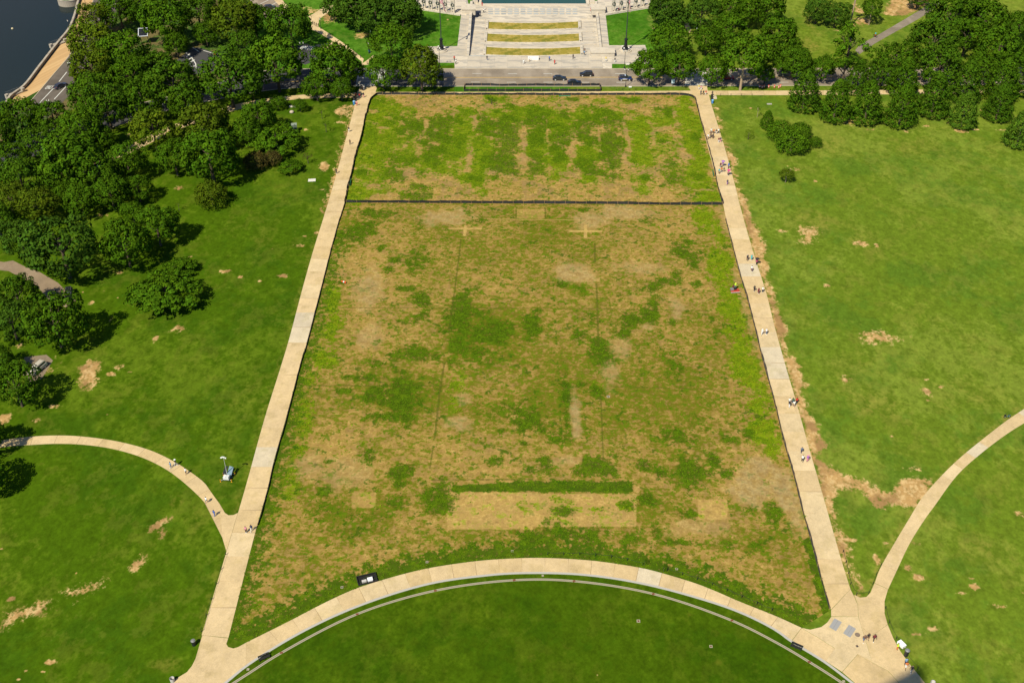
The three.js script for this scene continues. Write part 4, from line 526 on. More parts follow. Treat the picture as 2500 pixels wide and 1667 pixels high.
// retaining walls with parapets and end piers
for (const [side, cl] of [[-1, courtL], [1, courtR]]) {
  const w = thing('retaining_wall', side < 0 ? 'pale granite ramp wall left of the turf strips, shadowed on its inner side' : 'pale granite ramp wall right of the turf strips, sunlit on its inner side', 'wall');
  const rows = [136, 124, 112, 100, 88, 76, 64, 52, 40, 28, 18, 6];
  for (let i = 0; i < rows.length - 1; i++) { const p = at(cl(rows[i]) + side * 1.2, rows[i]), q = at(cl(rows[i + 1]) + side * 1.2, rows[i + 1]); part('wall_block', wallAlong([p, q], .8, -2.1, .55), i % 2 ? granite : graniteLt, w); part('coping_stone', wallAlong([p, q], 1.0, .55, .72), graniteLt, w); }
  const py = side < 0 ? [108, 0] : [480, 118]; const e = side < 0 ? sat('z3', 566, 108) : sat('z3', 1803, 108); part('pier', box(5.4, 2.2, 5.5, e.x + side * 0, .6, e.z), granite, w); part('pier_cap', box(5.8, .3, 5.9, e.x, 1.84, e.z), graniteLt, w);
  const e2 = side < 0 ? null : sat('z3', 1845, 520); if (e2) { part('pier', box(8.6, 2.0, 4.6, e2.x, .5, e2.z), granite, w); part('pier_cap', box(9, .3, 5, e2.x, 1.64, e2.z), graniteLt, w); }
}
// dedication block on the entrance pavement
{ const p = sat('z3', 1184, 570), s = thing('stone_block', 'long white granite block on the pavement below the lowest turf strip', 'stone block', p); part('block', box(3.9, 1.0, 1.5, 0, .55, 0), std(.78, .76, .72, .8), s); part('plinth', box(4.1, .12, 1.7, 0, .06, 0), granite, s); }
// pillars with wreaths, low benches between them
const bronze = std(.045, .075, .065, .55, { metalness: .5 });
function pillar(x, y, turn, label, group) {
  const g = thing('granite_pillar', label, 'pillar', at(x, y), turn, group);
  for (const s of [-1, 1]) part('shaft', box(.42, 5.0, .95, s * .52, 2.5, 0), graniteLt, g);
  part('base', box(1.7, .5, 1.25, 0, .25, 0), graniteLt, g); part('lintel', box(1.5, .55, 1.0, 0, 5.2, 0), graniteLt, g);
  const wr = new THREE.TorusGeometry(.55, .17, 6, 16); wr.translate(0, 3.5, .58); part('wreath', wr, bronze, g); part('rod', bar(V(0, 2.4, .3), V(0, 5, .3), .05), bronze, g);
}
const pl = [[1105.6, 32], [1087, 29.6], [1069, 27.6], [1051.4, 25.5], [1035, 23], [1018, 20.5]], pr = [[1497.6, 29.5], [1515.4, 26.6], [1533, 23.8], [1551, 20.8], [1568, 17.6], [1586, 15]];
const ord = ['nearest', 'second', 'third', 'fourth', 'fifth', 'sixth'];
pl.forEach(([x, y], i) => pillar(x, y, -.13, `granite pillar with bronze wreath, ${ord[i]} outward from the court on the left`, 'wreathed pillars'));
pr.forEach(([x, y], i) => pillar(x, y, .16, `granite pillar with bronze wreath, ${ord[i]} outward from the court on the right`, 'wreathed pillars'));
function bench(x, y, turn, label) { const g = thing('stone_bench', label, 'bench', at(x, y), turn, 'stone benches between pillars'); part('seat', box(1.3, .18, .7, 0, .62, 0), graniteLt, g); for (const s of [-1, 1]) part('support', box(.22, .53, .55, s * .45, .265, 0), granite, g); part('back_panel', box(1.25, .9, .12, 0, .45, -.5), bronze, g); }
for (let i = 0; i < 5; i++) { bench((pl[i][0] + pl[i + 1][0]) / 2, (pl[i][1] + pl[i + 1][1]) / 2, -.13, `low stone bench in the ${['first', 'second', 'third', 'fourth', 'fifth'][i]} gap between the left pillars`); bench((pr[i][0] + pr[i + 1][0]) / 2, (pr[i][1] + pr[i + 1][1]) / 2, .16, `low stone bench in the ${['first', 'second', 'third', 'fourth', 'fifth'][i]} gap between the right pillars`); }
for (const [P, lab] of [[[at(1010, 21.5), at(1060, 28.5), at(1124, 38)], 'granite kerb wall above the left court lawn'], [[at(1479, 36), at(1540, 26), at(1592, 17)], 'granite kerb wall above the right court lawn']]) { const w = thing('kerb_wall', lab, 'wall'); for (let i = 0; i < 2; i++) for (let k = 0; k < 4; k++) part('kerb_stone', wallAlong([P[i].clone().lerp(P[i + 1], k / 4 + .004), P[i].clone().lerp(P[i + 1], (k + 1) / 4 - .004)], .8, 0, .55), graniteLt, w); }
// flagpoles
const flagTex = (() => { const W = 380, H = 200, d = new Uint8Array(W * H * 4); for (let y = 0; y < H; y++) for (let x = 0; x < W; x++) { const r = Math.floor(y / H * 13); let c = r % 2 ? [.75, .74, .72] : [.5, .012, .03]; if (x < W * .4 && r < 7) { c = [.018, .028, .13]; const u = (x / (W * .4)) * 12, v = (y / (H * 7 / 13)) * 10, iu = Math.round(u), iv = Math.round(v); if ((iu + iv) % 2 === 0 && iu > 0 && iu < 12 && iv > 0 && iv < 10 && Math.hypot(u - iu, (v - iv)) < .42) c = [.75, .74, .72]; } const i = ((H - 1 - y) * W + x) * 4; d[i] = enc(c[0]); d[i + 1] = enc(c[1]); d[i + 2] = enc(c[2]); d[i + 3] = 255; } return dataTex(W, H, d); })();
const flagMat = new THREE.MeshStandardMaterial({ map: flagTex, roughness: .9, side: THREE.DoubleSide }), poleBlack = std(.02, .022, .024, .45, { metalness: .4 });
function flagpole(x, y, spread, label, flagLabel) {
  const p = at(x, y), g = thing('flagpole', label, 'flagpole', p);
  part('base_step', cyl(2.3, 2.3, .35, 0, .03, 0, 32), granite, g); part('base_step', cyl(1.8, 1.75, .45, 0, .38, 0, 32), graniteLt, g); part('bronze_ring', cyl(1.35, 1.1, .5, 0, .83, 0, 24), poleBlack, g); part('pedestal', cyl(.62, .5, 3.2, 0, 1.3, 0, 12), poleBlack, g); part('collar', cyl(.7, .6, .4, 0, 4.3, 0, 12), poleBlack, g); part('shaft', cyl(.2, .12, 17.5, 0, 4.5, 0, 10), std(.06, .065, .06, .5, { metalness: .4 }), g);
  for (let k = 0; k < 4; k++) { const a = k * Math.PI / 2 + .5, l = new THREE.SphereGeometry(.28, 8, 6); l.translate(Math.cos(a) * 1.3, 1.5, Math.sin(a) * 1.3); part('globe_lamp', l, std(.75, .74, .7, .4), g); }
  const nu = 22, nv = 12, geo = new THREE.PlaneGeometry(1, 1, nu, nv), P = geo.attributes.position; // hanging cloth in folds
  for (let i = 0; i < P.count; i++) { const u = P.getX(i) + .5, v = P.getY(i) + .5, L = 6.2, th = lerp(.55, 1.25, Math.min(1, u * 1.6 + .1)) , dx = L * u * Math.cos(th) * spread, dy = -L * u * Math.sin(th) * .78; const fold = Math.sin(u * 13 + v * 2.2) * .28 * Math.min(1, u * 3); P.setXYZ(i, .16 + dx * (1 - .25 * v) + fold * .5 * spread, 18.1 + v * 3.4 + dy * (.85 + .15 * v), fold + u * .9 * (v - .5)); }
  geo.computeVertexNormals(); const f = single('national_flag', geo, flagMat, flagLabel, 'flag', p); return f;
}
flagpole(1077.8, 124, 1, 'tall dark flagpole on round stone base, left of the court', 'striped red and white flag with blue canton hanging in folds, left pole');
flagpole(1527, 124, .35, 'tall dark flagpole on round stone base, right of the court', 'furled red and white striped flag hanging narrow, right pole');
console.log('court done');
// ------------------------------------------------------------ trees: trunk and limbs, crowns of leaf clumps
function leafGeo(list) { // list of [x,y,z, nx,ny,nz, size, tone, hue]
  const n = list.length, pos = new Float32Array(n * 18), col = new Float32Array(n * 18), nor = new Float32Array(n * 18), R = rng(n + 7), a = V(0, 0, 0), b = V(0, 0, 0), N = V(0, 0, 0), up = V(0, 1, 0), q = V(0, 0, 0);
  for (let i = 0; i < n; i++) {
    const [x, y, z, nx, ny, nz, s, t, h, mx, my, mz] = list[i]; N.set(nx, ny, nz).normalize(); a.crossVectors(N, Math.abs(N.y) > .9 ? q.set(1, 0, 0) : up).normalize(); b.crossVectors(N, a); const w = R() * 6.28, cw = Math.cos(w), sw = Math.sin(w), e = s * (.5 + R() * .25);
    const ux = a.x * cw + b.x * sw, uy = a.y * cw + b.y * sw, uz = a.z * cw + b.z * sw, vx = -a.x * sw + b.x * cw, vy = -a.y * sw + b.y * cw, vz = -a.z * sw + b.z * cw, k = s * .18;
    const c = [[x - ux * s, y - uy * s, z - uz * s], [x - vx * e + N.x * k, y - vy * e + N.y * k, z - vz * e + N.z * k], [x + ux * s, y + uy * s, z + uz * s], [x + vx * e + N.x * k, y + vy * e + N.y * k, z + vz * e + N.z * k]], o = i * 18;
    const sx = mx + N.x * .55, sy = my + N.y * .55, sz = mz + N.z * .55, sl = Math.hypot(sx, sy, sz) || 1; [c[0], c[1], c[2], c[0], c[2], c[3]].forEach((p, j) => { nor[o + j * 3] = sx / sl; nor[o + j * 3 + 1] = sy / sl; nor[o + j * 3 + 2] = sz / sl; pos[o + j * 3] = p[0]; pos[o + j * 3 + 1] = p[1]; pos[o + j * 3 + 2] = p[2]; col[o + j * 3] = t * (1 + h); col[o + j * 3 + 1] = t; col[o + j * 3 + 2] = t * (1 - h); });
  }
  const g = new THREE.BufferGeometry(); g.setAttribute('position', new THREE.BufferAttribute(pos, 3)); g.setAttribute('color', new THREE.BufferAttribute(col, 3)); g.setAttribute('normal', new THREE.BufferAttribute(nor, 3)); return g;
}
const sph = R => { const u = R() * 2 - 1, a = R() * 6.2832, s = Math.sqrt(1 - u * u); return [s * Math.cos(a), u, s * Math.sin(a)]; };
// a crown of radius about 1 centred on the origin
function crownGeo(kind, seed, budget = 4600) {
  const R = rng(seed), L = [], clumps = [];
  if (kind === 'broad' || kind === 'puffy') {
    const big = kind === 'broad', nl = big ? 15 : 22, cs = []; // lobes kept apart so that deep gaps stay between them
    for (let i = 0; i < nl; i++) { let d, best = null, bq = -1; for (let q = 0; q < 12; q++) { do { d = sph(R); } while (d[1] < -.45); let m = 9; for (const e of cs) m = Math.min(m, Math.hypot(e[0] - d[0], e[1] - d[1], e[2] - d[2])); if (m > bq) { bq = m; best = d; } } cs.push(best); }
    for (const d of cs) { const rr = .55 + R() * .2, lr = (big ? .3 : .24) + R() * .1; const nk = big ? 22 : 14; for (let k = 0; k < nk; k++) { let e; do { e = sph(R); } while (e[0] * d[0] + e[1] * d[1] + e[2] * d[2] < -.25); clumps.push([d[0] * rr + e[0] * lr, (d[1] * rr + e[1] * lr) * .88, d[2] * rr + e[2] * lr, .085 + R() * .06, e[0] * 1.1 + d[0] * .3, e[1] * 1.1 + d[1] * .3 + .15, e[2] * 1.1 + d[2] * .3]); } }
  } else if (kind === 'cone') {
    for (let i = 0; i < 430; i++) { const t = (i + R()) / 430, h = Math.pow(t, 1.25), y = -1.02 + h * 2.1, tier = .9 + .14 * Math.sin(h * 24), rad = (h < .12 ? .8 + h * 1.5 : Math.pow(1 - (h - .12) / .88, .62)) * .97 * tier + .03, a = i * 2.39996 + R() * .6, rr = rad * (.8 + R() * .22); clumps.push([Math.cos(a) * rr, y, Math.sin(a) * rr, .075 + R() * .06, Math.cos(a) * .9, .4, Math.sin(a) * .9]); }
  } else if (kind === 'spread') {
    for (let i = 0; i < 46; i++) { const a = R() * 6.2832, rr = Math.sqrt(R()) * .92, y = (Math.sqrt(Math.max(0, 1 - rr * rr)) * .62 - .12) * (.45 + R() * .55), w = .13 + R() * .14; for (let k = 0; k < 7; k++) { const b = R() * 6.2832, q = Math.sqrt(R()) * w; clumps.push([Math.cos(a) * rr + Math.cos(b) * q, y + (R() - .5) * .05 - q * .12, Math.sin(a) * rr + Math.sin(b) * q, .075 + R() * .06, Math.cos(a) * .4, 1, Math.sin(a) * .4, .35]); } }
  } else if (kind === 'shrub') {
    for (let i = 0; i < 260; i++) { let d; do { d = sph(R); } while (d[1] < -.5); const rr = .62 + R() * .36; clumps.push([d[0] * rr, d[1] * rr * .82, d[2] * rr, .1 + R() * .08, d[0], d[1] + .3, d[2]]); }
  } else { // sparse: airy crown of separate limbs
    for (let i = 0; i < 12; i++) { let d; do { d = sph(R); } while (d[1] < -.25); const rr = .35 + R() * .5; for (let k = 0; k < 9; k++) { const e = sph(R), q = .12 + R() * .16; clumps.push([d[0] * rr + e[0] * q, (d[1] * rr + e[1] * q * .7) * .95, d[2] * rr + e[2] * q, .08 + R() * .06, e[0], e[1] + .5, e[2]]); } }
  }
  const per = budget / clumps.length;
  for (const [x, y, z, r, nx, ny, nz, flat] of clumps) { const tone = .78 + R() * .44, hue = (R() - .5) * .22, nn = Math.round(per * (.7 + R() * .6)); for (let k = 0; k < nn; k++) { const d = sph(R), q = r * (.8 + R() * .32), fl = flat ?? .85; L.push([x + d[0] * q, y + d[1] * q * fl, z + d[2] * q, nx * .35 + d[0] * 1.1 + (R() - .5) * .6, ny * .35 + d[1] * 1.1 + .15 + (R() - .5) * .6, nz * .35 + d[2] * 1.1 + (R() - .5) * .6, .034 + R() * .028, tone * (.8 + R() * .4), hue + (R() - .5) * .12, nx * .55 + d[0] * .75, ny * .55 + d[1] * .75, nz * .55 + d[2] * .75]); } }
  return leafGeo(L);
}
const crowns = { broad: [1, 2, 3, 4].map(s => crownGeo('broad', s * 71)), puffy: [1, 2, 3].map(s => crownGeo('puffy', s * 37 + 5, 5200)), cone: [1, 2, 3].map(s => crownGeo('cone', s * 13 + 2, 6000)), spread: [1, 2].map(s => crownGeo('spread', s * 19 + 4, 5000)), shrub: [1, 2].map(s => crownGeo('shrub', s * 29 + 1, 3600)), sparse: [1, 2].map(s => crownGeo('sparse', s * 43, 1700)), small: [crownGeo('shrub', 91, 700), crownGeo('sparse', 92, 420)] };
const leafMat = (r, g, b) => new THREE.MeshPhysicalMaterial({ color: lin(r * .9, g * .9, b * .9), vertexColors: true, roughness: .95, specularIntensity: .06, side: THREE.DoubleSide });
// leaf tones; the two darkest put tree shade into the colour
const leaves = { green: leafMat(.057, .126, .0045), bright: leafMat(.07, .148, .0055), mid: leafMat(.054, .119, .0045), dark: leafMat(.051, .113, .005), shadeGreen: leafMat(.049, .106, .008), olive: leafMat(.074, .114, .0055), yellow: leafMat(.088, .138, .0065), rust: leafMat(.075, .064, .016), pale: leafMat(.075, .148, .01) };
const bark = std(.09, .065, .042, 1), barkPale = std(.34, .25, .165, 1);
const unitTrunk = [0, 1].map(s => { const R = rng(600 + s), g = [new THREE.CylinderGeometry(.028, .05, 1, 8).translate(0, .5, 0)]; for (let k = 0; k < 6; k++) { const a = k * 1.05 + R(), y = .5 + R() * .3; g.push(bar(V(0, y, 0), V(Math.cos(a) * (.25 + R() * .2), y + .25 + R() * .2, Math.sin(a) * (.25 + R() * .2)),   .018, 5, .006)); } return merge(g); });
let treeN = 0;
// crown centre seen at (px,py), half width rpx; hk = vertical stretch of the crown
function tree(f, x, y, r, kind, tone, label, o = {}) {
  const px = fx(f, x), py = fy(f, y), rp = r / FR[f][2] * ({ broad: 1.12, puffy: 1.1, cone: 1.16, spread: 1.05, shrub: 1.08, sparse: 1.2, small: 1.15 })[kind]; treeN++; const R = rng(treeN * 131 + 17);
  const sy = o.sy ?? (kind === 'spread' ? .9 : kind === 'cone' ? 1.02 : 1), stem = o.stem ?? (kind === 'cone' ? .12 : kind === 'shrub' || kind === 'spread' ? .05 : .28);
  let rad = mpp(px, py, 6) * rp; const hc = rad * (kind === 'spread' ? .25 : kind === 'shrub' ? .5 : kind === 'cone' ? 1.05 * sy : .72 * sy) + rad * stem + .3; rad = mpp(px, py, hc) * rp; const p = at(px, py, hc); p.y = 0;
  const g = thing(o.name ?? (kind === 'shrub' || kind === 'small' ? 'shrub' : kind === 'cone' ? 'conical_tree' : 'tree'), label, kind === 'shrub' ? 'shrub' : 'tree', p, 0, o.group);
  const set = crowns[kind], c = part('crown', set[o.v ?? treeN % set.length], leaves[tone], g); const wob = .92 + R() * .16; c.position.y = hc; c.scale.set(rad * wob, rad * sy, rad * (2 - wob)); c.rotation.y = R() * 6.28;
  const th = hc + rad * .25, t = part('trunk', unitTrunk[treeN % 2], o.pale ? barkPale : bark, g); t.scale.set(rad * 1.15, th, rad * 1.15); t.rotation.y = R() * 6.28; return g;
}
const GR = 'trees packed in the grove by the avenue', W2 = 'trees massed at the top right';
// -- left: between basin drive and the avenue
tree('z1', 860, 165, 150, 'broad', 'olive', 'olive tree at the basin drive, nearest the stone bastion');
tree('z1', 830, 400, 200, 'broad', 'yellow', 'yellowish olive tree overhanging the basin footway');
tree('z1', 1080, 100, 165, 'broad', 'dark', 'dark tree at the top edge, right of the bastion olive tree', { group: GR }); tree('z1', 1260, 60, 150, 'broad', 'mid', 'green tree at the top edge, second right of the bastion olive tree', { group: GR });
tree('z1', 1480, 190, 215, 'puffy', 'green', 'bright green rounded tree above the white framed dark panel');
tree('z1', 1800, 110, 160, 'broad', 'dark', 'dark tree at the top edge between the bright rounded tree and the olive one', { group: GR }); tree('z1', 2130, 180, 200, 'broad', 'olive', 'olive green tree left of the car park'); tree('z1', 2030, 40, 150, 'broad', 'mid', 'green tree at the top edge above the olive tree by the car park', { group: GR });
tree('z1', 1110, 500, 230, 'puffy', 'green', 'broad green tree below the white framed dark panel'); tree('z1', 840, 640, 200, 'broad', 'olive', 'olive tree beside the ONLY lane marking'); tree('z1', 1180, 660, 175, 'puffy', 'green', 'tufted green tree right of the one beside the ONLY marking', { group: GR });
tree('z1', 1600, 400, 110, 'puffy', 'mid', 'small tree left of the curved white hatch lines', { group: GR }); tree('z1', 1870, 300, 105, 'broad', 'mid', 'small tree above the curved white hatch lines', { group: GR }); tree('z1', 2080, 700, 255, 'broad', 'dark', 'large dark tree below the dark side road with hatch lines'); tree('z1', 1580, 770, 235, 'broad', 'dark', 'large dark tree left of the biggest dark tree over the avenue');
tree('z1', 1280, 890, 195, 'broad', 'mid', 'green tree over the avenue, left of the two large dark ones', { group: GR }); tree('z1', 830, 850, 190, 'broad', 'mid', 'tree at the avenue corner below the ONLY marking', { group: GR }); tree('z1', 180, 1065, 180, 'broad', 'mid', 'green tree over the lower end of the basin wall'); tree('z1', 480, 1075, 160, 'broad', 'mid', 'green tree covering the lower end of the basin drive');
tree('z1', 1680, 930, 150, 'broad', 'mid', 'green tree below the left large dark tree on the avenue', { group: GR }); tree('z1', 740, 1200, 210, 'puffy', 'green', 'bright tufted tree just above the small sunlit footway piece'); tree('z1', 960, 960, 200, 'broad', 'dark', 'dark tree just above the half hidden white car', { group: GR });
tree('z1', 1390, 1180, 190, 'broad', 'yellow', 'tall yellowish tree right of the sunlit footway piece'); tree('z1', 1330, 1040, 110, 'broad', 'green', 'slim green top rising above the tall yellowish tree', { group: GR }); tree('z1', 1850, 1140, 235, 'puffy', 'olive', 'broad olive green tree above the avenue footway bend'); tree('z1', 640, 1450, 270, 'puffy', 'green', 'big tufted green tree left of the sunlit footway piece');
tree('z1', 1150, 1460, 170, 'broad', 'mid', 'green tree directly below the sunlit footway piece', { group: GR }); tree('z1', 1900, 1410, 265, 'puffy', 'green', 'big round green tree above the round bush on the left lawn'); tree('z1', 1580, 1430, 165, 'puffy', 'green', 'tufted tree left of the big round tree above the round bush', { group: GR }); tree('z1', 2250, 1190, 140, 'puffy', 'mid', 'green tree left of the grey green cabinet'); tree('z1', 60, 1450, 150, 'broad', 'mid', 'tree at the left edge below the yellow road line', { group: GR }); tree('z1', 900, 1275, 135, 'puffy', 'mid', 'tufted tree left above the sunlit footway piece', { group: GR }); tree('z1', 330, 1300, 150, 'broad', 'dark', 'dark tree right of the yellow road line at the left edge', { group: GR }); tree('z1', -60, 1200, 190, 'broad', 'mid', 'tree cut by the left edge above the yellow road line', { group: GR });
tree('z1', 1440, 610, 150, 'broad', 'dark', 'dark tree between the hatch lines and the two large dark ones', { group: GR }); tree('z6', 720, 330, 150, 'puffy', 'mid', 'tufted tree above the darkest tree', { group: GR });
tree('z2', 270, 570, 245, 'puffy', 'bright', 'large bright green tree on the avenue, left of the street corner'); tree('z2', 400, 230, 195, 'broad', 'dark', 'dark green tree below the car park'); tree('z2', 80, 190, 155, 'broad', 'dark', 'dark tree at the lower left of the car park', { group: GR }); tree('z2', 60, 820, 80, 'puffy', 'mid', 'small tree on the avenue verge left of the bright green tree'); tree('z2', -20, 420, 140, 'broad', 'dark', 'dark tree left of the large bright green tree on the avenue', { group: GR });
tree('z2', 800, 590, 215, 'puffy', 'green', 'big green tree left of the left crossing, overhanging it'); tree('z2', 640, 790, 120, 'puffy', 'mid', 'lower green tree at the kerb left of the left crossing'); tree('z2', 865, 800, 105, 'puffy', 'green', 'low green tree closest to the left crossing'); tree('z2', 970, 640, 110, 'puffy', 'green', 'leafy tree leaning over the left crossing');
tree('z2', 1320, 370, 185, 'shrub', 'green', 'fine leaved round tree behind the left flagpole tree', { name: 'tree', stem: .5 }); tree('z2', 1250, 645, 150, 'broad', 'green', 'green tree on the kerb just right of the left crossing'); tree('z2', 1595, 615, 195, 'puffy', 'olive', 'olive round tree on the kerb left of the granite entrance');
for (const [x, y, r, w] of [[850, 20, 150, 'leftmost'], [1010, 70, 190, 'second from left'], [1180, 130, 180, 'lowest in the middle'], [1330, 60, 200, 'upper right'], [1430, 150, 170, 'rightmost, shading the lawn'], [1100, -70, 180, 'topmost, cut by the frame']]) tree('z2', x, y, r, 'broad', 'shadeGreen', `very dark tree of the clump by the left court lawn, ${w}`, { group: 'dark trees left of the court' });
// -- left lawn
tree('z2', 110, 1060, 165, 'puffy', 'mid', 'green tree behind the grey green cabinet'); tree('z2', 290, 940, 80, 'shrub', 'mid', 'small round bush by the avenue footway'); tree('z2', 490, 950, 62, 'shrub', 'mid', 'small round tree standing alone near the avenue footway', { stem: .5, name: 'tree' }); tree('z2', 688, 1020, 36, 'small', 'mid', 'thin sapling on the left lawn, upper of two', { name: 'sapling', stem: .8, v: 1 }); tree('z2', 725, 1135, 40, 'small', 'mid', 'thin sapling on the left lawn, lower of two', { name: 'sapling', stem: .8, v: 1 });
tree('z2', 270, 1270, 240, 'spread', 'green', 'wide tiered green tree just below the grey green cabinet'); tree('z2', 240, 1440, 85, 'shrub', 'rust', 'reddish brown bush below the wide tiered tree'); tree('z2', 90, 1470, 110, 'shrub', 'rust', 'brownish bush left of the reddish bush'); tree('z2', 560, 1430, 50, 'small', 'rust', 'thin grey brown shrub on the left lawn', { v: 1 }); tree('z2', 410, 1530, 110, 'spread', 'green', 'low spreading green bush beside the thin grey shrub');
tree('z6', 1920, 285, 150, 'shrub', 'olive', 'round dark olive bush standing apart on the left lawn'); tree('z6', 1620, 370, 34, 'small', 'yellow', 'yellowish sapling on the left lawn', { name: 'sapling', stem: .8, v: 1 });
tree('z6', 1250, 220, 120, 'broad', 'mid', 'pointed tree at the grove edge with shadow on lawn'); tree('z6', 1000, 250, 170, 'puffy', 'mid', 'tufted tree at the grove edge above the joined pair', { group: GR }); tree('z6', 850, 90, 200, 'puffy', 'mid', 'tufted tree deeper in the grove above the joined pair', { group: GR }); tree('z6', 330, 370, 175, 'puffy', 'olive', 'yellowish tree at the left above the darkest tree'); tree('z6', 80, 320, 160, 'broad', 'olive', 'olive tree at the left edge above the dark brownish tree', { group: GR }); tree('z6', 600, 260, 110, 'puffy', 'mid', 'small tufted tree right of the yellowish tree on the left', { group: GR }); tree('z6', 180, 130, 190, 'broad', 'dark', 'dark tree at the left edge, third row below the avenue', { group: GR }); tree('z6', 520, 90, 180, 'puffy', 'mid', 'tufted tree in the middle of the grove, left of the pointed one', { group: GR }); tree('z6', -40, 500, 150, 'broad', 'dark', 'dark tree cut by the left edge above the pale lane', { group: GR });
tree('z6', 550, 750, 295, 'broad', 'shadeGreen', 'largest blackish green tree at the left above the pale lane'); tree('z6', 180, 670, 175, 'broad', 'shadeGreen', 'dark brownish tree left of the blackish tree'); tree('z6', 1130, 720, 225, 'puffy', 'green', 'tufted green tree on the left lawn, lower of the joined pair'); tree('z6', 1420, 555, 195, 'puffy', 'green', 'tufted green tree on the left lawn, upper of the joined pair'); tree('z6', 1200, 430, 100, 'puffy', 'green', 'small tufted tree topping the joined pair');
tree('z6', 1500, 1180, 300, 'spread', 'green', 'wide flat topped tree with layered branches alone on the left lawn', { v: 0 }); tree('z6', 1620, 950, 150, 'spread', 'green', 'upper lobe tree grown against the flat topped tree', { v: 1 });
tree('z6', 150, 1200, 185, 'broad', 'dark', 'dark tree below the pale lane at the left edge'); tree('z6', 480, 1420, 265, 'broad', 'mid', 'green tree just above the silver car'); tree('z6', 90, 1420, 190, 'broad', 'shadeGreen', 'black shaded tree at the left edge above the silver car'); tree('z7', 130, 600, 215, 'broad', 'mid', 'green tree at the left edge below the silver car'); tree('z7', -40, 350, 130, 'broad', 'dark', 'dark tree cut by the left edge beside the silver car');
tree('z7', -190, 1060, 190, 'broad', 'mid', 'tree beyond the left edge shading the curved walk'); tree('z7', -200, 1420, 210, 'broad', 'mid', 'tree beyond the left edge shading the lower lawn');
// -- right: along the street
for (const [x, y, r, w] of [[600, 110, 175, 'largest'], [700, 190, 130, 'lower right'], [520, 20, 120, 'upper left']]) tree('z4', x, y, r, 'broad', 'shadeGreen', `very dark tree beside the right court lawn, ${w} of three`, { group: 'dark trees right of the court' });
tree('z4', 1000, 160, 185, 'broad', 'shadeGreen', 'very dark tree right of the pale park path'); tree('z4', 1020, -30, 150, 'broad', 'shadeGreen', 'very dark tree at the top edge above the pale park path', { group: W2 });
tree('z4', 640, 440, 225, 'shrub', 'green', 'fine leaved tree between court lawn and park path', { name: 'tree', stem: .5 }); tree('z4', 410, 760, 195, 'puffy', 'green', 'green tree nearest the right lamp post on the street'); tree('z4', 750, 760, 195, 'puffy', 'green', 'yellowish green tree just left of the right crossing');
tree('z4', 1060, 450, 160, 'puffy', 'mid', 'green tree right of the park path, above the right crossing'); tree('z4', 1330, 330, 205, 'puffy', 'green', 'broad green tree in the row behind the barrels'); tree('z4', 1330, 90, 180, 'broad', 'mid', 'tree at the top edge behind the broad tree of the barrel row', { group: W2 }); tree('z4', 1740, 80, 205, 'broad', 'mid', 'tree at the top edge just left of the open upper lawn', { group: W2 }); tree('z4', 1550, 130, 170, 'broad', 'mid', 'tree at the top edge, second left of the open upper lawn', { group: W2 }); tree('z4', 1880, 390, 220, 'puffy', 'green', 'bright broad tree beside the open upper right lawn'); tree('z4', 1490, 660, 265, 'puffy', 'bright', 'brightest spreading tree on the street with visible pale trunk', { pale: true, stem: .55 }); tree('z4', 1130, 790, 175, 'puffy', 'green', 'green tree just right of the right crossing'); tree('z4', 1720, 560, 190, 'puffy', 'bright', 'bright tree right behind the brightest spreading tree'); tree('z4', 2060, 720, 175, 'broad', 'mid', 'green tree left of the first conical tree'); tree('z4', 1730, 840, 110, 'puffy', 'bright', 'low bright branch tree above the orange barrels');
const cones = [['z5', 270, 845, 148, 'dark', 'first conical dark tree from the left in the right row'], ['z5', 570, 945, 150, 'mid', 'second conical tree from the left in the right row'], ['z5', 870, 960, 155, 'mid', 'third conical tree in the right row, tall and green'], ['z5', 1205, 985, 155, 'mid', 'fourth conical tree in the right row'], ['z5', 1515, 890, 155, 'dark', 'fifth conical tree in the right row, dark'], ['z5', 1800, 1040, 128, 'pale', 'small light green tree in front of the conical row'], ['z5', 2140, 960, 135, 'dark', 'sixth conical dark tree near the right edge'], ['z5', 2340, 1215, 135, 'pale', 'light green tree cut by the right edge'], ['z5', 1820, 760, 150, 'dark', 'dark conical tree behind the small light green tree'], ['z5', 2170, 745, 155, 'mid', 'conical tree behind the sixth in the row'], ['z5', 1225, 720, 140, 'mid', 'conical tree behind the fourth in the row'], ['z5', 770, 730, 115, 'dark', 'narrow dark conical tree behind the second and third']];
cones.forEach(([f, x, y, r, t, l], i) => tree(f, x, y, r, 'cone', t, l, { v: i % 3 }));
tree('z5', 150, 560, 160, 'broad', 'mid', 'green tree behind the first conical tree'); tree('z5', 690, 420, 190, 'sparse', 'bright', 'airy bright tree in front of the grey park road', { stem: .4 }); tree('z5', 640, 660, 165, 'sparse', 'green', 'airy lower tree below the park road', { stem: .3 }); tree('z5', 1130, 570, 180, 'broad', 'mid', 'green tree right of the airy tree'); tree('z5', 900, 650, 120, 'sparse', 'green', 'thin leafy tree between the airy tree and cones');
const wood = ['dark tree right of the park road, at mid height', 'dark tree right of the park road at the top', 'dark tree just behind the fourth and fifth cones', 'leafy tree at the top right beside the dark park road trees', 'broad leafy tree above the sixth cone', 'leafy tree at the right edge near the top', 'dark tree at the right edge beside the sixth cone', 'leafy tree in the middle of the top right wood', 'leafy tree at the right edge below the top', 'leafy tree at the top edge of the right wood', 'leafy tree behind the small light green tree', 'leafy tree hiding the street right of the first cone', 'leafy tree hiding the street above the third cone'];
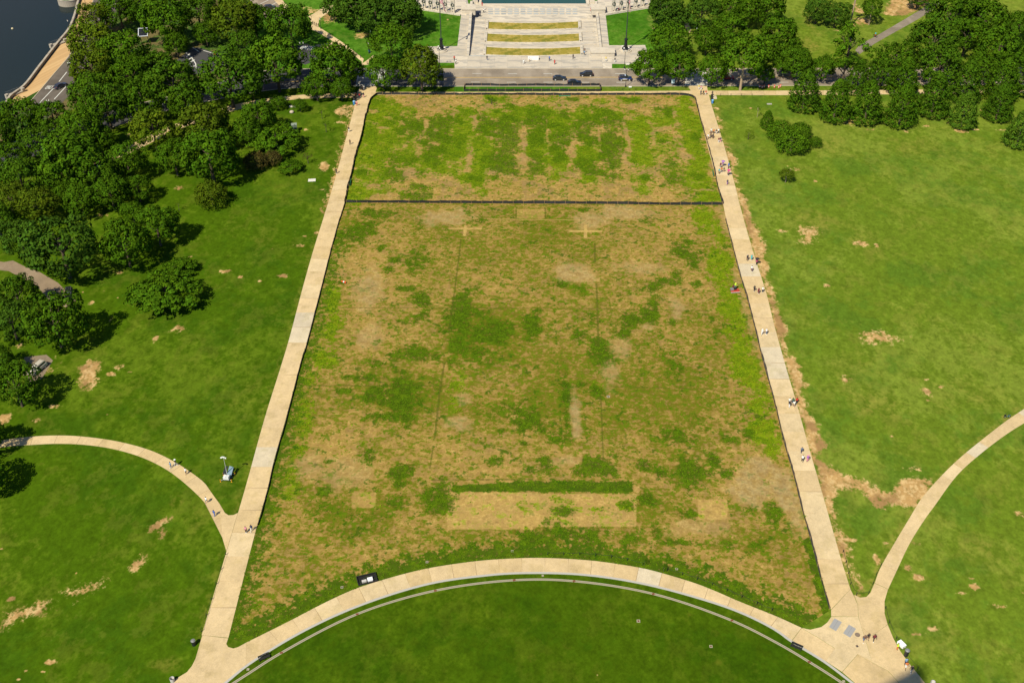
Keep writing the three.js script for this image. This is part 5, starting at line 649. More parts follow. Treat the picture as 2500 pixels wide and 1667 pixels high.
for (const [x, y, r, t, lab] of [[1500, 400, 225, 'dark'], [1650, 150, 225, 'dark'], [1560, 620, 205, 'dark'], [2000, 190, 205, 'mid'], [2120, 480, 225, 'mid'], [2310, 270, 160, 'mid'], [2330, 760, 140, 'dark'], [1820, 330, 190, 'mid'], [2300, 560, 170, 'mid'], [1850, 40, 160, 'mid'], [1960, 640, 150, 'mid'], [430, 640, 120, 'mid'], [1000, 700, 130, 'dark']].map((a, i) => [...a, wood[i]])) tree('z5', x, y, r, t === 'dark' ? 'broad' : 'puffy', t, lab, { group: W2 });
tree('z5', 380, 90, 120, 'broad', 'shadeGreen', 'left dark tree of the pair by the bare pale trunk'); tree('z5', 560, 130, 120, 'broad', 'shadeGreen', 'right dark tree of the pair by the bare pale trunk'); tree('z5', 905, 70, 90, 'broad', 'mid', 'small trunked tree at the edge of the bare soil', { pale: true, stem: .9 }); tree('z5', 1350, -40, 110, 'broad', 'dark', 'dark tree at the top edge left of the park road end', { group: W2 });
{ const p = sat('z5', 690, 240), g = thing('bare_tree', 'tall pale bare trunk standing right of the dark pair', 'tree', p); part('trunk', merge([bar(V(0, 0, 0), V(.15, 7, 0), .42, 8, .3), bar(V(.15, 7, 0), V(.7, 14, -.4), .3, 8, .16), bar(V(.15, 7, 0), V(-.2, 12, .2), .16, 6, .08)]), barkPale, g); const c = part('crown', crowns.sparse[0], leaves.mid, g); c.position.set(1.4, 12, 0); c.scale.set(3.2, 4, 3.2); }
// -- right lawn shrubs
tree('b5', 1570, 680, 190, 'shrub', 'bright', 'large layered bush in the middle of the right lawn', { v: 0, sy: .95 }); tree('b5', 1430, 560, 150, 'shrub', 'bright', 'upper left lobe of the layered bush on the right lawn', { v: 1, sy: .9 }); tree('b5', 1660, 560, 125, 'shrub', 'green', 'upper right lobe of the layered bush on the right lawn', { v: 0, sy: .9 }); tree('b5', 1290, 420, 78, 'cone', 'mid', 'small pointed shrub at the top left of the layered bush', { name: 'shrub' }); tree('b5', 1838, 690, 75, 'shrub', 'mid', 'small round shrub right of the layered bush'); tree('b5', 1072, 590, 55, 'small', 'yellow', 'little yellow green bush near the right walk', { v: 0 }); tree('b5', 1180, 305, 40, 'small', 'olive', 'slender sapling with bare stem near the right walk', { name: 'sapling', stem: 1.4, v: 1, pale: true }); tree('b5', 1505, 1050, 85, 'shrub', 'olive', 'small flat crowned tree with pale stem on the right lawn', { name: 'tree', stem: .6, pale: true, sy: .7 });
tree('A', 1690, 150, 48, 'small', 'mid', 'grey green shrub inside the top of the fenced field', { v: 1 }); tree('b3', 1258, 575, 24, 'small', 'dark', 'small dark bush beside the arc walk, left of two', { v: 0, sy: 1.4 }); tree('b3', 1415, 625, 28, 'small', 'dark', 'small dark bush beside the arc walk, right of two', { v: 0, sy: 1.3 });
console.log('trees', treeN);
// ------------------------------------------------------------ obelisk behind the look-out; its tip throws the shadow at the lower right
{ const g = thing('stone_obelisk', 'tall pale stone obelisk whose shadow tip falls on the plaza at lower right', 'obelisk', V(-7, 0, 7.6)); const sh = new THREE.CylinderGeometry(5.25 * Math.SQRT2, 8.4 * Math.SQRT2, 152, 4); sh.rotateY(Math.PI / 4); sh.translate(0, 76, 0); const py = new THREE.CylinderGeometry(.02, 5.25 * Math.SQRT2, 17, 4); py.rotateY(Math.PI / 4); py.translate(0, 160.5, 0); const m = std(.6, .56, .5, .9); part('shaft', sh, m, g); part('pyramidion', py, m, g); }

// ------------------------------------------------------------ black silt fences: fabric runs on wooden stakes
const fabric = std(.018, .018, .018, .75), fabricWorn = std(.06, .048, .036, .9), stakeWood = std(.42, .25, .115, .9);
const stakeGeo = box(.06, 1.05, .06, 0, .5, 0);
function siltFence(P, h, label, o = {}) {
  const C = curve(P, o.smooth ?? true), L = C.getLength(), n = Math.round(L / 1.1), R = rng(Math.round(L * 10)), g = thing('silt_fence', label, 'fence', null, 0, 'silt fences round the field'), pos = [], idx = [];
  let lean = 0; const ring = []; for (let i = 0; i <= n; i++) { const t = i / n, p = C.getPointAt(t), d = C.getTangentAt(t), s = Math.hypot(d.x, d.z), nx = -d.z / s, nz = d.x / s; lean = lean * .8 + (R() - .5) * .22; const hh = h * (.86 + R() * .2) * (R() < .03 ? .7 : 1), off = lean * h; ring.push([p, nx, nz, hh, off]); }
  for (const [p, nx, nz, hh, off] of ring) for (const [s, y, o2] of [[-.018, .03, 0], [-.018, hh, off], [.018, hh, off], [.018, .03, 0]]) pos.push(p.x + nx * (s + o2), y, p.z + nz * (s + o2));
  for (let i = 0; i < n; i++) { const a = i * 4, b = a + 4; for (const [u, v] of [[0, 1], [1, 2], [2, 3]]) idx.push(a + u, b + u, b + v, a + u, b + v, a + v); }
  const geo = new THREE.BufferGeometry(); geo.setAttribute('position', new THREE.Float32BufferAttribute(pos, 3)); geo.setIndex(idx); const ng = geo.toNonIndexed(); ng.computeVertexNormals(); part('fabric', ng, o.mat ?? fabric, g);
  const ns = Math.max(2, Math.round(L / (o.gap ?? 3.1))); for (let k = 0; k <= ns; k++) { const t = k / ns, p = C.getPointAt(t), d = C.getTangentAt(t), s = Math.hypot(d.x, d.z), side = o.side ?? 1; const m = part('stake', stakeGeo, stakeWood, g); m.position.set(p.x - d.z / s * .06 * side, 0, p.z + d.x / s * .06 * side); m.scale.y = (h + .22) * (.92 + R() * .16); m.rotation.set((R() - .5) * .12, R(), (R() - .5) * .12); }
  return g;
}
siltFence([at(845.5, 494.5), at(1000, 495.2), at(1250, 496.6), at(1500, 498), at(1640, 500.2), at(1764, 500)], .95, 'black fabric fence with wooden stakes crossing the field', { gap: 3.0, smooth: false });
siltFence([...pts('A', 440, 100, 380, 98, 340, 125, 316, 140, 250, 330, 200, 560, 130, 820, 60, 1110, 8, 1345)], .95, 'black fabric fence along the upper part of the left walk', { side: -1 });
siltFence([...pts('A', 440, 100, 700, 99, 1000, 101, 1500, 101, 2000, 101), ...pts('B', 200, 104, 700, 103, 1300, 102, 1720, 104, 1820, 118, 1868, 145)], .85, 'black fabric fence along the top footway of the field');
siltFence([...pts('B', 1868, 145, 1900, 270, 1945, 440, 2000, 620, 2080, 920, 2130, 1160, 2185, 1360)], .95, 'black fabric fence along the upper part of the right walk', { mat: fabric });
siltFence(rightPathL.slice(3).map((p, i) => V(p.x - .25, 0, p.z)), .7, 'sagging dark fence along the lower part of the right walk', { mat: fabricWorn, gap: 3.4 });
siltFence(leftPathR.slice(2, 11).map(p => V(p.x + .2, 0, p.z)), .55, 'low sagging dark fence along the lower part of the left walk', { mat: fabricWorn, gap: 3.6 });
siltFence([...pts('z3', 530, 824, 525, 818, 800, 820, 870, 826, 1200, 820, 1500, 824, 1820, 818)], .9, 'black fabric fence on the kerb side of the street verge', { smooth: false });
siltFence([...pts('z3', 526, 820, 518, 872, 900, 872, 1300, 872, 1700, 872, 1830, 874, 1818, 820)], .9, 'black fabric fence on the footway side of the street verge', { smooth: false });
// green mesh panel leaning at the fence gate
for (const [f, a, b, c, d, lab] of [['B', 305, 118, 440, 118, 'green mesh roll lying at the top fence'], ['b5', 668, 1025, 682, 1085, 'green mesh piece hanging on the right fence'], ['A', 68, 1085, 56, 1150, 'green mesh piece hanging on the left fence']]) { const p = sat(f, a, b), q = sat(f, c, d), P = [p, q].map(v => V(v.x - (f === 'b5' ? .35 : f === 'A' ? -.3 : 0), 0, v.z)); single('green_mesh', wallAlong(P, .06, .02, f === 'B' ? .35 : .8), std(.01, .2, .09, .8), lab, 'mesh'); }

// ------------------------------------------------------------ low post-and-chain fences
const iron = std(.016, .017, .016, .6);
function chainFence(P, gap, label) { const C = curve(P), L = C.getLength(), n = Math.max(2, Math.round(L / gap)), g = thing('chain_fence', label, 'fence', null, 0, 'low chain fences'); let prev = null; for (let k = 0; k <= n; k++) { const p = C.getPointAt(k / n), m = part('post', cyl(.06, .05, .85, 0, 0, 0, 6), iron, g); m.position.copy(p); if (prev) { const mid = prev.clone().add(p).multiplyScalar(.5); part('chain', merge([bar(V(prev.x, .75, prev.z), V(mid.x, .5, mid.z), .022, 4), bar(V(mid.x, .5, mid.z), V(p.x, .75, p.z), .022, 4)]), iron, g); } prev = p; } }
chainFence(pts('b5', 745, 157, 925, 156, 1105, 155), 3.2, 'low chain fence on the lawn edge below the right footway');
chainFence(pts('b4', 868, 500, 905, 640, 935, 780, 970, 845, 1010, 862, 1060, 855, 1085, 830, 1140, 690, 1180, 610), 2.6, 'low chain fence round the grass point at the right fork');
chainFence(pts('b4', 1215, 960, 1245, 1080, 1300, 1200, 1390, 1350, 1480, 1460), 3.2, 'low chain fence along the lower right lawn by the plaza');
chainFence(pts('b1', 1850, 520, 1760, 800, 1650, 1150), 4, 'low chain fence along the lower left walk');
chainFence(pts('z4', 20, 1030, 160, 1032, 320, 1030), 2.5, 'low chain fence on the verge below the right lamp post');
chainFence(pts('b3', 460, 520, 800, 525, 1080, 560, 1240, 605), 3, 'low chain fence on the field side of the arc walk');
chainFence(pts('b3', 1440, 650, 1720, 735, 2000, 850, 2300, 980), 3, 'low chain fence on the arc walk toward the right junction');

// ------------------------------------------------------------ lamps, bins, bollards, small things
const globe = std(.82, .8, .74, .35);
function lamp(f, x, y, h, heads, label) { const g = thing('street_lamp', label, 'lamp', sat(f, x, y)); part('base', cyl(.26, .17, .7, 0, 0, 0, 8), iron, g); part('post', cyl(.09, .065, h - .7, 0, .7, 0, 8), iron, g); if (heads === 2) { part('arm', box(1.3, .09, .09, 0, h - .1, 0), iron, g); for (const s of [-1, 1]) { const c = part('lantern', cyl(.14, .24, .55, s * .6, h, 0, 8), globe, g); part('cap', cyl(.27, .05, .25, s * .6, h + .55, 0, 8), iron, c); } } else { const c = part('lantern', cyl(.15, .26, .6, 0, h, 0, 8), globe, g); part('cap', cyl(.29, .05, .22, 0, h + .6, 0, 8), iron, c); } return g; }
lamp('z3', 2068, 832, 6.2, 2, 'black twin lantern lamp post on the near verge by the dark police car'); lamp('z3', 2056, 652, 6.2, 2, 'black twin lantern lamp post on the far kerb, in front of the right flagpole'); lamp('z3', 288, 640, 6.2, 2, 'black twin lantern lamp post in front of the left flagpole'); lamp('z3', 240, 842, 6.2, 2, 'black twin lantern lamp post on the verge under the olive tree');
lamp('z2', 684, 262, 3.6, 1, 'single globe lamp at the sandy path junction'); lamp('z2', 1142, 372, 3.6, 1, 'single globe lamp before the very dark clump'); lamp('z2', 1122, 486, 3.6, 1, 'single globe lamp beside the blue bin on the corner lawn'); lamp('z2', 525, 545, 6.2, 2, 'black twin lantern lamp post at the side road crossing'); lamp('z4', 935, 440, 3.6, 1, 'single globe lamp on the right park path');
lamp('w', 1030, 470, 4.2, 1, 'single lamp at the basin wall above the upper landing'); lamp('w', 1268, 122, 5, 2, 'dark lamp post on the basin footway near the bastion');
function bin(f, x, y, body, top, label, h = 1.15) { const g = thing('litter_bin', label, 'bin', sat(f, x, y)); part('body', cyl(.36, .38, h, 0, .02, 0, 14), body, g); part('rim', (() => { const t = new THREE.TorusGeometry(.38, .05, 6, 16); t.rotateX(Math.PI / 2); t.translate(0, h, 0); return t; })(), top, g); part('lid', cyl(.36, .2, .14, 0, h, 0, 14), top, g); }
const blueBin = std(.05, .2, .5, .5), blackBin = std(.015, .016, .018, .5), greyCan = std(.46, .44, .42, .8), blueLid = std(.25, .5, .75, .5);
bin('z4', 1122, 1178, blueBin, blueLid, 'blue recycling bin at the top of the right walk'); bin('z4', 1115, 1145, blackBin, blackBin, 'black bin behind the blue bin of the right walk'); bin('z4', 1114, 1118, blackBin, blackBin, 'rearmost black bin at the top of the right walk');
bin('z2', 987, 950, blueBin, blueLid, 'blue recycling bin at the top of the left walk'); bin('z2', 988, 925, blackBin, blackBin, 'black bin behind the blue bin of the left walk'); bin('z2', 990, 905, blackBin, blackBin, 'rearmost black bin at the top of the left walk'); bin('z2', 1126, 480, blueBin, blackBin, 'blue bin on the corner lawn by the globe lamp');
bin('b1', 1588, 1258, blackBin, std(.2, .2, .2, .6), 'black litter bin on the lawn at the lower left walk', 1.25); bin('b4', 1384, 1345, blackBin, std(.2, .2, .2, .6), 'black litter bin on the lawn right of the plaza', 1.5);
function can(f, x, y, label) { const g = thing('stone_litter_can', label, 'bin', sat(f, x, y)); const pr = [[.38, 0], [.42, .9], [.36, .92], [.3, .3], [.02, .28]].map(p => new THREE.Vector2(...p)); part('drum', new THREE.LatheGeometry(pr, 18), greyCan, g); part('base', cyl(.4, .4, .08, 0, 0, 0, 16), std(.2, .19, .18, .9), g); }
can('b1', 1413, 1555, 'pale open concrete litter can at the lower left corner'); can('S', 2277, 1672, 'pale open concrete litter can at the lower right edge');
function parkBench(f, x, y, turn, label) { const g = thing('park_bench', label, 'bench', sat(f, x, y), turn); for (let k = 0; k < 4; k++) part('seat_slat', box(2.0, .05, .11, 0, .45, -.2 + k * .135), iron, g); for (let k = 0; k < 3; k++) part('back_slat', box(2.0, .11, .05, 0, .58 + k * .15, -.33 - k * .03), iron, g); for (const s of [-.92, 0, .92]) part('leg', merge([box(.07, .45, .5, s, .22, 0), box(.07, .5, .06, s, .7, -.34)]), iron, g); }
parkBench('b2', 152, 1372, .52, 'black slatted bench on the grass strip at lower left'); parkBench('b4', 483, 1286, -.52, 'black slatted bench on the grass strip at lower right');
// covered equipment pit on black sheet
{ const c = sat('b2', 993, 722), g = thing('equipment_tray', 'black tray on the field edge above the arc walk', 'tray', c, .3); part('tray_floor', box(3.7, .12, 2.1, 0, .06, 0), std(.006, .006, .007, .9), g); for (const [w, d, x, z] of [[3.7, .12, 0, 1.0], [3.7, .12, 0, -1.0], [.12, 1.88, 1.79, 0], [.12, 1.88, -1.79, 0]]) part('tray_rim', box(w, .4, d, x, .2, z), std(.008, .008, .009, .8), g);
  const wb = (x, z, w, d, h, lab, m) => { const p = V(x, .13, z).applyAxisAngle(V(0, 1, 0), .3).add(c); const b = thing('equipment_box', lab, 'box', p, .3); part('case', box(w, h, d, 0, h / 2, 0), m, b); part('lid', box(w + .04, .05, d + .04, 0, h + .025, 0), m, b); };
  wb(.5, .45, .95, .75, .45, 'white box on the black tray', std(.8, .8, .8, .5)); wb(-.62, .5, .85, .45, .35, 'pale grey box on the black tray', std(.5, .48, .45, .6)); }
// inlet frames, lawn boxes, ground plates
const frameM = std(.33, .29, .2, .9), holeM = std(.06, .05, .04, 1);
function inlet(f, x, y, s, label, m2 = holeM, name = 'drain_inlet') { const g = thing(name, label, 'drain', sat(f, x, y), 0, 'small ground inlets'); for (const [w, d, a, b] of [[s, s * .22, 0, s * .39], [s, s * .22, 0, -s * .39], [s * .22, s * .56, s * .39, 0], [s * .22, s * .56, -s * .39, 0]]) part('frame', box(w, .08, d, a, .04, b), frameM, g); part('grate', box(s * .56, .05, s * .56, 0, .025, 0), m2, g); }
inlet('b2', 787, 785, .5, 'square drain inlet left of the black tray'); inlet('b2', 1485, 578, .5, 'square drain inlet right of the black tray'); inlet('b3', 170, 490, .5, 'square drain inlet at the middle of the arc walk'); inlet('b3', 1518, 635, .5, 'square drain inlet right of the two dark bushes');
inlet('b3', 1205, 1062, .62, 'tan framed lawn box on the round lawn, upper', std(.12, .03, .02, .8)); inlet('b3', 1800, 1270, .55, 'tan framed lawn box on the round lawn, lower right', std(.12, .06, .03, .8)); inlet('b3', 420, 690, .4, 'pale plate on the grass strip at the arc top', frameM); inlet('b4', 875, 1556, .45, 'pale plate on the grass strip at lower right', frameM); inlet('b1', 2030, 1458, .45, 'pale plate on the grass strip at lower left', frameM); inlet('E', 738, 340, .7, 'dark round cover in the middle of the field', holeM);
{ const plate = std(.30, .30, .30, .75); for (const [q, l] of [[[800, 1040, 860, 1072, 812, 1145, 755, 1112], 'left grey hatch plate set in the right plaza'], [[918, 1092, 976, 1126, 928, 1198, 870, 1162], 'right grey hatch plate set in the right plaza']]) { const P = pts('b4', ...q), g = thing('hatch_plate', l, 'hatch'); part('plate', slabGeo(P, .05, .075), plate, g); part('seam', wallAlong([P[0].clone().lerp(P[1], .5), P[2].clone().lerp(P[3], .5)], .04, .07, .079), std(.2, .2, .2, .8), g); }
  const mh = thing('manhole_cover', 'brown oval manhole cover beside three walkers on the plaza', 'manhole', sat('b4', 988, 1175)); part('ring', cyl(.46, .46, .085, 0, 0, 0, 24), std(.16, .12, .09, .8), mh); part('cover', cyl(.38, .38, .092, 0, 0, 0, 24), std(.2, .155, .115, .8), mh); const sm = thing('valve_cover', 'small dark square cover on the plaza', 'cover', sat('b4', 985, 1268), .4); part('plate', box(.34, .08, .34, 0, .04, 0), std(.07, .05, .04, .8), sm); part('frame', box(.42, .07, .42, 0, .035, 0), std(.13, .1, .07, .8), sm); }
single('concrete_pad', slabGeo(pts('b5', 650, 155, 700, 158, 706, 195, 660, 198), 0, .1), concMats[4], 'grey concrete pad beside the right bins', 'pad');
single('stone_marker', box(1.6, .3, .5, 0, .15, 0), std(.4, .37, .33, .9), 'low grey stone marker on the upper right lawn', 'stone', sat('b5', 1305, 256), 0);
single('stone_marker', box(2.2, .3, 1.1, 0, .12, 0), std(.55, .5, .42, .9), 'pale flat stone slab by the avenue footway', 'stone', sat('z2', 424, 972), 0);
single('boulder', new THREE.IcosahedronGeometry(.75, 2).scale(1, .7, 1).translate(0, .35, 0), std(.45, .38, .3, .9), 'grey boulder below the flat stone slab', 'boulder', sat('z2', 418, 1028));
{ const g = thing('utility_cabinet', 'grey green metal cabinet with sloped top on the left lawn', 'cabinet', sat('z2', 445, 1196), .2); part('body', box(1.7, 2.4, 1.4, 0, 1.2, 0), std(.16, .2, .16, .6), g); part('top', box(1.8, .2, 1.5, 0, 2.5, 0), std(.24, .29, .24, .6), g); part('door', box(.7, 2.0, .05, .38, 1.1, .72), std(.13, .17, .13, .6), g); part('door', box(.7, 2.0, .05, -.38, 1.1, .72), std(.13, .17, .13, .6), g); const s = thing('utility_box', 'small pale blue grey box beside the tall cabinet', 'box', sat('z2', 424, 1214), .2); part('body', box(1.3, .5, .8, 0, .25, 0), std(.35, .4, .4, .6), s); part('lid', box(1.36, .08, .86, 0, .54, 0), std(.45, .5, .5, .6), s); }
single('plywood_sheet', box(2.2, .06, 1.6, 0, .06, 0), std(.62, .6, .54, .9), 'pale flat panel lying on the left lawn near the walk', 'panel', at(761, 440), .1);
{ const g = thing('solar_panel', 'dark panel with white frame standing among the grove trees', 'panel', sat('z1', 1320, 392), .15); const p = V(0, 4.2, 0); for (const s of [-1, 1]) part('leg', cyl(.1, .1, 4.4, s * 1.3, 0, 0, 6), iron, g); const pan = part('panel', box(3.2, .12, 3.6), std(.012, .014, .02, .25), g); pan.position.copy(p); pan.rotation.x = .5; for (const [w, d, x, z] of [[3.5, .22, 0, 1.85], [3.5, .22, 0, -1.85], [.22, 3.6, 1.65, 0], [.22, 3.6, -1.65, 0]]) part('frame_bar', box(w, .16, d, x, .04, z), std(.6, .64, .7, .5), pan); }
// orange barrels
function barrel(f, x, y, label, lying) { const g = thing('traffic_barrel', label, 'barrel', sat(f, x, y), 0, 'orange traffic barrels'); const o = std(.75, .075, .01, .6), w = std(.75, .72, .68, .6); for (const [y0, h, m] of [[0, .14, iron], [.14, .22, o], [.36, .14, w], [.5, .14, o], [.64, .14, w], [.78, .2, o]]) part(m === iron ? 'base' : 'band', cyl(m === iron ? .36 : .27 - y0 * .05, m === iron ? .33 : .265 - y0 * .05, h, 0, y0, 0, 12), m, g); part('handle', box(.2, .1, .05, 0, 1.02, 0), o, g); }
['leftmost', 'second', 'third', 'fourth', 'fifth', 'sixth', 'rightmost'].forEach((n, i) => { const [x, y] = [[1662, 1000], [1690, 1006], [1712, 1000], [1765, 1002], [1830, 1003], [1880, 1008], [1900, 996]][i]; barrel('z4', x, y, `orange and white traffic barrel by the street, ${n} of seven`); });
{ const c = thing('traffic_barrel', 'orange and white marker lying in the field near the left walk', 'barrel', sat('p', 1010, 825)); const b = cyl(.28, .14, 1.2, 0, 0, 0, 10); b.rotateZ(1.2); b.translate(0, .3, 0); part('body', b, std(.75, .08, .01, .6), c); const w = cyl(.25, .2, .3, 0, .4, 0, 10); w.scale(1.05, 1, 1.05); w.rotateZ(1.2); w.translate(0, .3, 0); part('band', w, std(.75, .72, .68, .6), c); }
function sign(f, x, y, w, h, top, m, label, turn = 0) { const g = thing('sign', label, 'sign', sat(f, x, y), turn); part('post', cyl(.05, .05, top, 0, 0, 0, 6), iron, g); part('panel', box(w, h, .05, 0, top - h / 2, .06), m, g); part('panel_edge', box(w + .08, h + .08, .03, 0, top - h / 2, .03), iron, g); }
sign('z4', 667, 985, 1.1, 1.5, 2.6, std(.5, .62, .68, .5), 'pale blue white sign panel under the tree left of the right crossing'); sign('z3', 2094, 688, 2.2, .7, 3.4, std(.72, .68, .58, .6), 'cream street sign beside the far right lamp post'); sign('z1', 1960, 540, .8, .8, 2.4, std(.65, .05, .04, .5), 'small red and white sign on the dark side road'); sign('z2', 540, 492, 1.6, .5, 3, std(.55, .58, .6, .5), 'pale sign panel beside the side road lamp');
single('white_case', box(1.0, .3, .45, 0, .15, 0), std(.78, .77, .74, .6), 'small white case on the verge at the right lamp post', 'case', sat('z3', 2112, 834));
['first', 'second', 'third', 'fourth', 'fifth', 'sixth', 'seventh'].forEach((n, i) => { const [x, y] = [[612, 215], [628, 224], [645, 232], [662, 238], [505, 130], [540, 140], [565, 150]][i], g = thing('bollard', `black bollard on the sandy path, ${n} from the ${i < 4 ? 'lamp side' : 'car park side'}`, 'bollard', sat('z2', x, y), 0, 'path bollards'); part('post', cyl(.13, .11, .95, 0, 0, 0, 8), iron, g); const s = new THREE.SphereGeometry(.14, 8, 6); s.translate(0, 1, 0); part('cap', s, iron, g); });
['leftmost', 'middle', 'rightmost'].forEach((n, i) => { const [x, y] = [[1012, 505], [1046, 528], [1106, 585]][i], g = thing('bollard', `black bollard at the street corner lawn, ${n} of three`, 'bollard', sat('z2', x, y), 0, 'corner bollards'); part('post', cyl(.13, .11, .95, 0, 0, 0, 8), iron, g); const s = new THREE.SphereGeometry(.14, 8, 6); s.translate(0, 1, 0); part('cap', s, iron, g); });
single('buoy', new THREE.SphereGeometry(.5, 10, 8), std(.5, .42, .25, .6), 'tiny pale buoy floating on the dark basin', 'buoy', sat('w', 175, 422, -1.6));

// ------------------------------------------------------------ mobile light tower
{ const g = thing('light_tower', 'mobile light tower with tall mast and yellow outrigger feet on the left lawn', 'light tower', at(556.5, 1166.5), -.12); g.scale.setScalar(.88); const wt = std(.68, .68, .66, .5), bl = std(.25, .36, .42, .5), ye = std(.65, .33, .02, .6), met = std(.55, .56, .55, .4, { metalness: .4 }), dk = std(.02, .02, .022, .6);
  part('chassis', box(1.5, .25, 2.6, 0, .5, 0), dk, g); part('generator_case', box(1.35, .75, .95, 0, 1.0, .85), wt, g); part('case_lid', box(.6, .06, .9, -.34, 1.41, .85), wt, g); part('case_lid', box(.6, .06, .9, .34, 1.41, .85), std(.6, .6, .6, .5), g);
  const sp = part('solar_wing', box(1.0, .06, 2.1, 0, 0, 0), bl, g); sp.position.set(.55, 1.75, -.75); sp.rotation.set(.35, 0, -.5); const sp2 = part('solar_wing', box(1.2, .06, 2.1, 0, 0, 0), dk, g); sp2.position.set(-.65, 1.75, -.7); sp2.rotation.set(.3, 0, .6); part('control_box', box(.7, .8, .6, .35, 1.0, -.1), bl, g);
  part('mast', merge([bar(V(0, .6, .15), V(0, 3, .15), .1, 8), bar(V(0, 3, .15), V(0, 5, .15), .075, 8), bar(V(0, 5, .15), V(0, 6.6, .15), .055, 8)]), met, g); part('head_bar', box(1.3, .1, .1, 0, 6.65, .15), met, g);
  for (const [x, y, z] of [[-.5, 6.75, .3], [-.16, 6.95, .3], [.2, 6.95, .3], [.52, 6.75, .3]]) { const l = part('floodlight', box(.34, .3, .2, x, y, z), wt, g); part('lens', box(.28, .24, .03, x, y, z + .11), std(.8, .8, .78, .2), l); }
  for (const [x, z] of [[-1.35, 1.5], [1.25, 1.25], [-1.4, -.75], [1.3, -1.05]]) { const l = part('outrigger', bar(V(x * .45, .5, z * .75), V(x, .42, z), .05), met, g); part('foot', merge([cyl(.06, .06, .7, x, .05, z, 8), cyl(.17, .17, .06, x, .02, z, 10), cyl(.12, .12, .3, x, .45, z, 8)]), ye, l); }
  for (const s of [-1, 1]) { const t = new THREE.CylinderGeometry(.32, .32, .22, 16); t.rotateZ(Math.PI / 2); t.translate(s * .85, .34, 0); const w = part('wheel', t, dk, g); const r = new THREE.CylinderGeometry(.17, .17, .24, 10); r.rotateZ(Math.PI / 2); r.translate(s * .85, .34, 0); part('rim', r, met, w); } }

// ------------------------------------------------------------ cars
const glassDark = new THREE.MeshPhysicalMaterial({ color: lin(.02, .028, .032), roughness: .08, specularIntensity: 1, clearcoat: 1, clearcoatRoughness: .05 }), tyreM = std(.018, .018, .018, .9), rimM = std(.62, .62, .62, .35, { metalness: .3 }), lampW = std(.75, .76, .78, .2), lampR = std(.35, .012, .012, .3), chrome = std(.4, .4, .42, .25, { metalness: .7 });
const paint = (r, g, b) => new THREE.MeshPhysicalMaterial({ color: lin(r, g, b), roughness: .35, clearcoat: 1, clearcoatRoughness: .08 });
function ext(shapePts, width, bev) { const s = new THREE.Shape(shapePts.map(p => new THREE.Vector2(p[0], p[1]))), g = new THREE.ExtrudeGeometry(s, { depth: width - bev * 2, bevelEnabled: true, bevelThickness: bev, bevelSize: bev * .6, bevelSegments: 2, steps: 1 }); g.translate(0, 0, -(width - bev * 2) / 2); return g; }
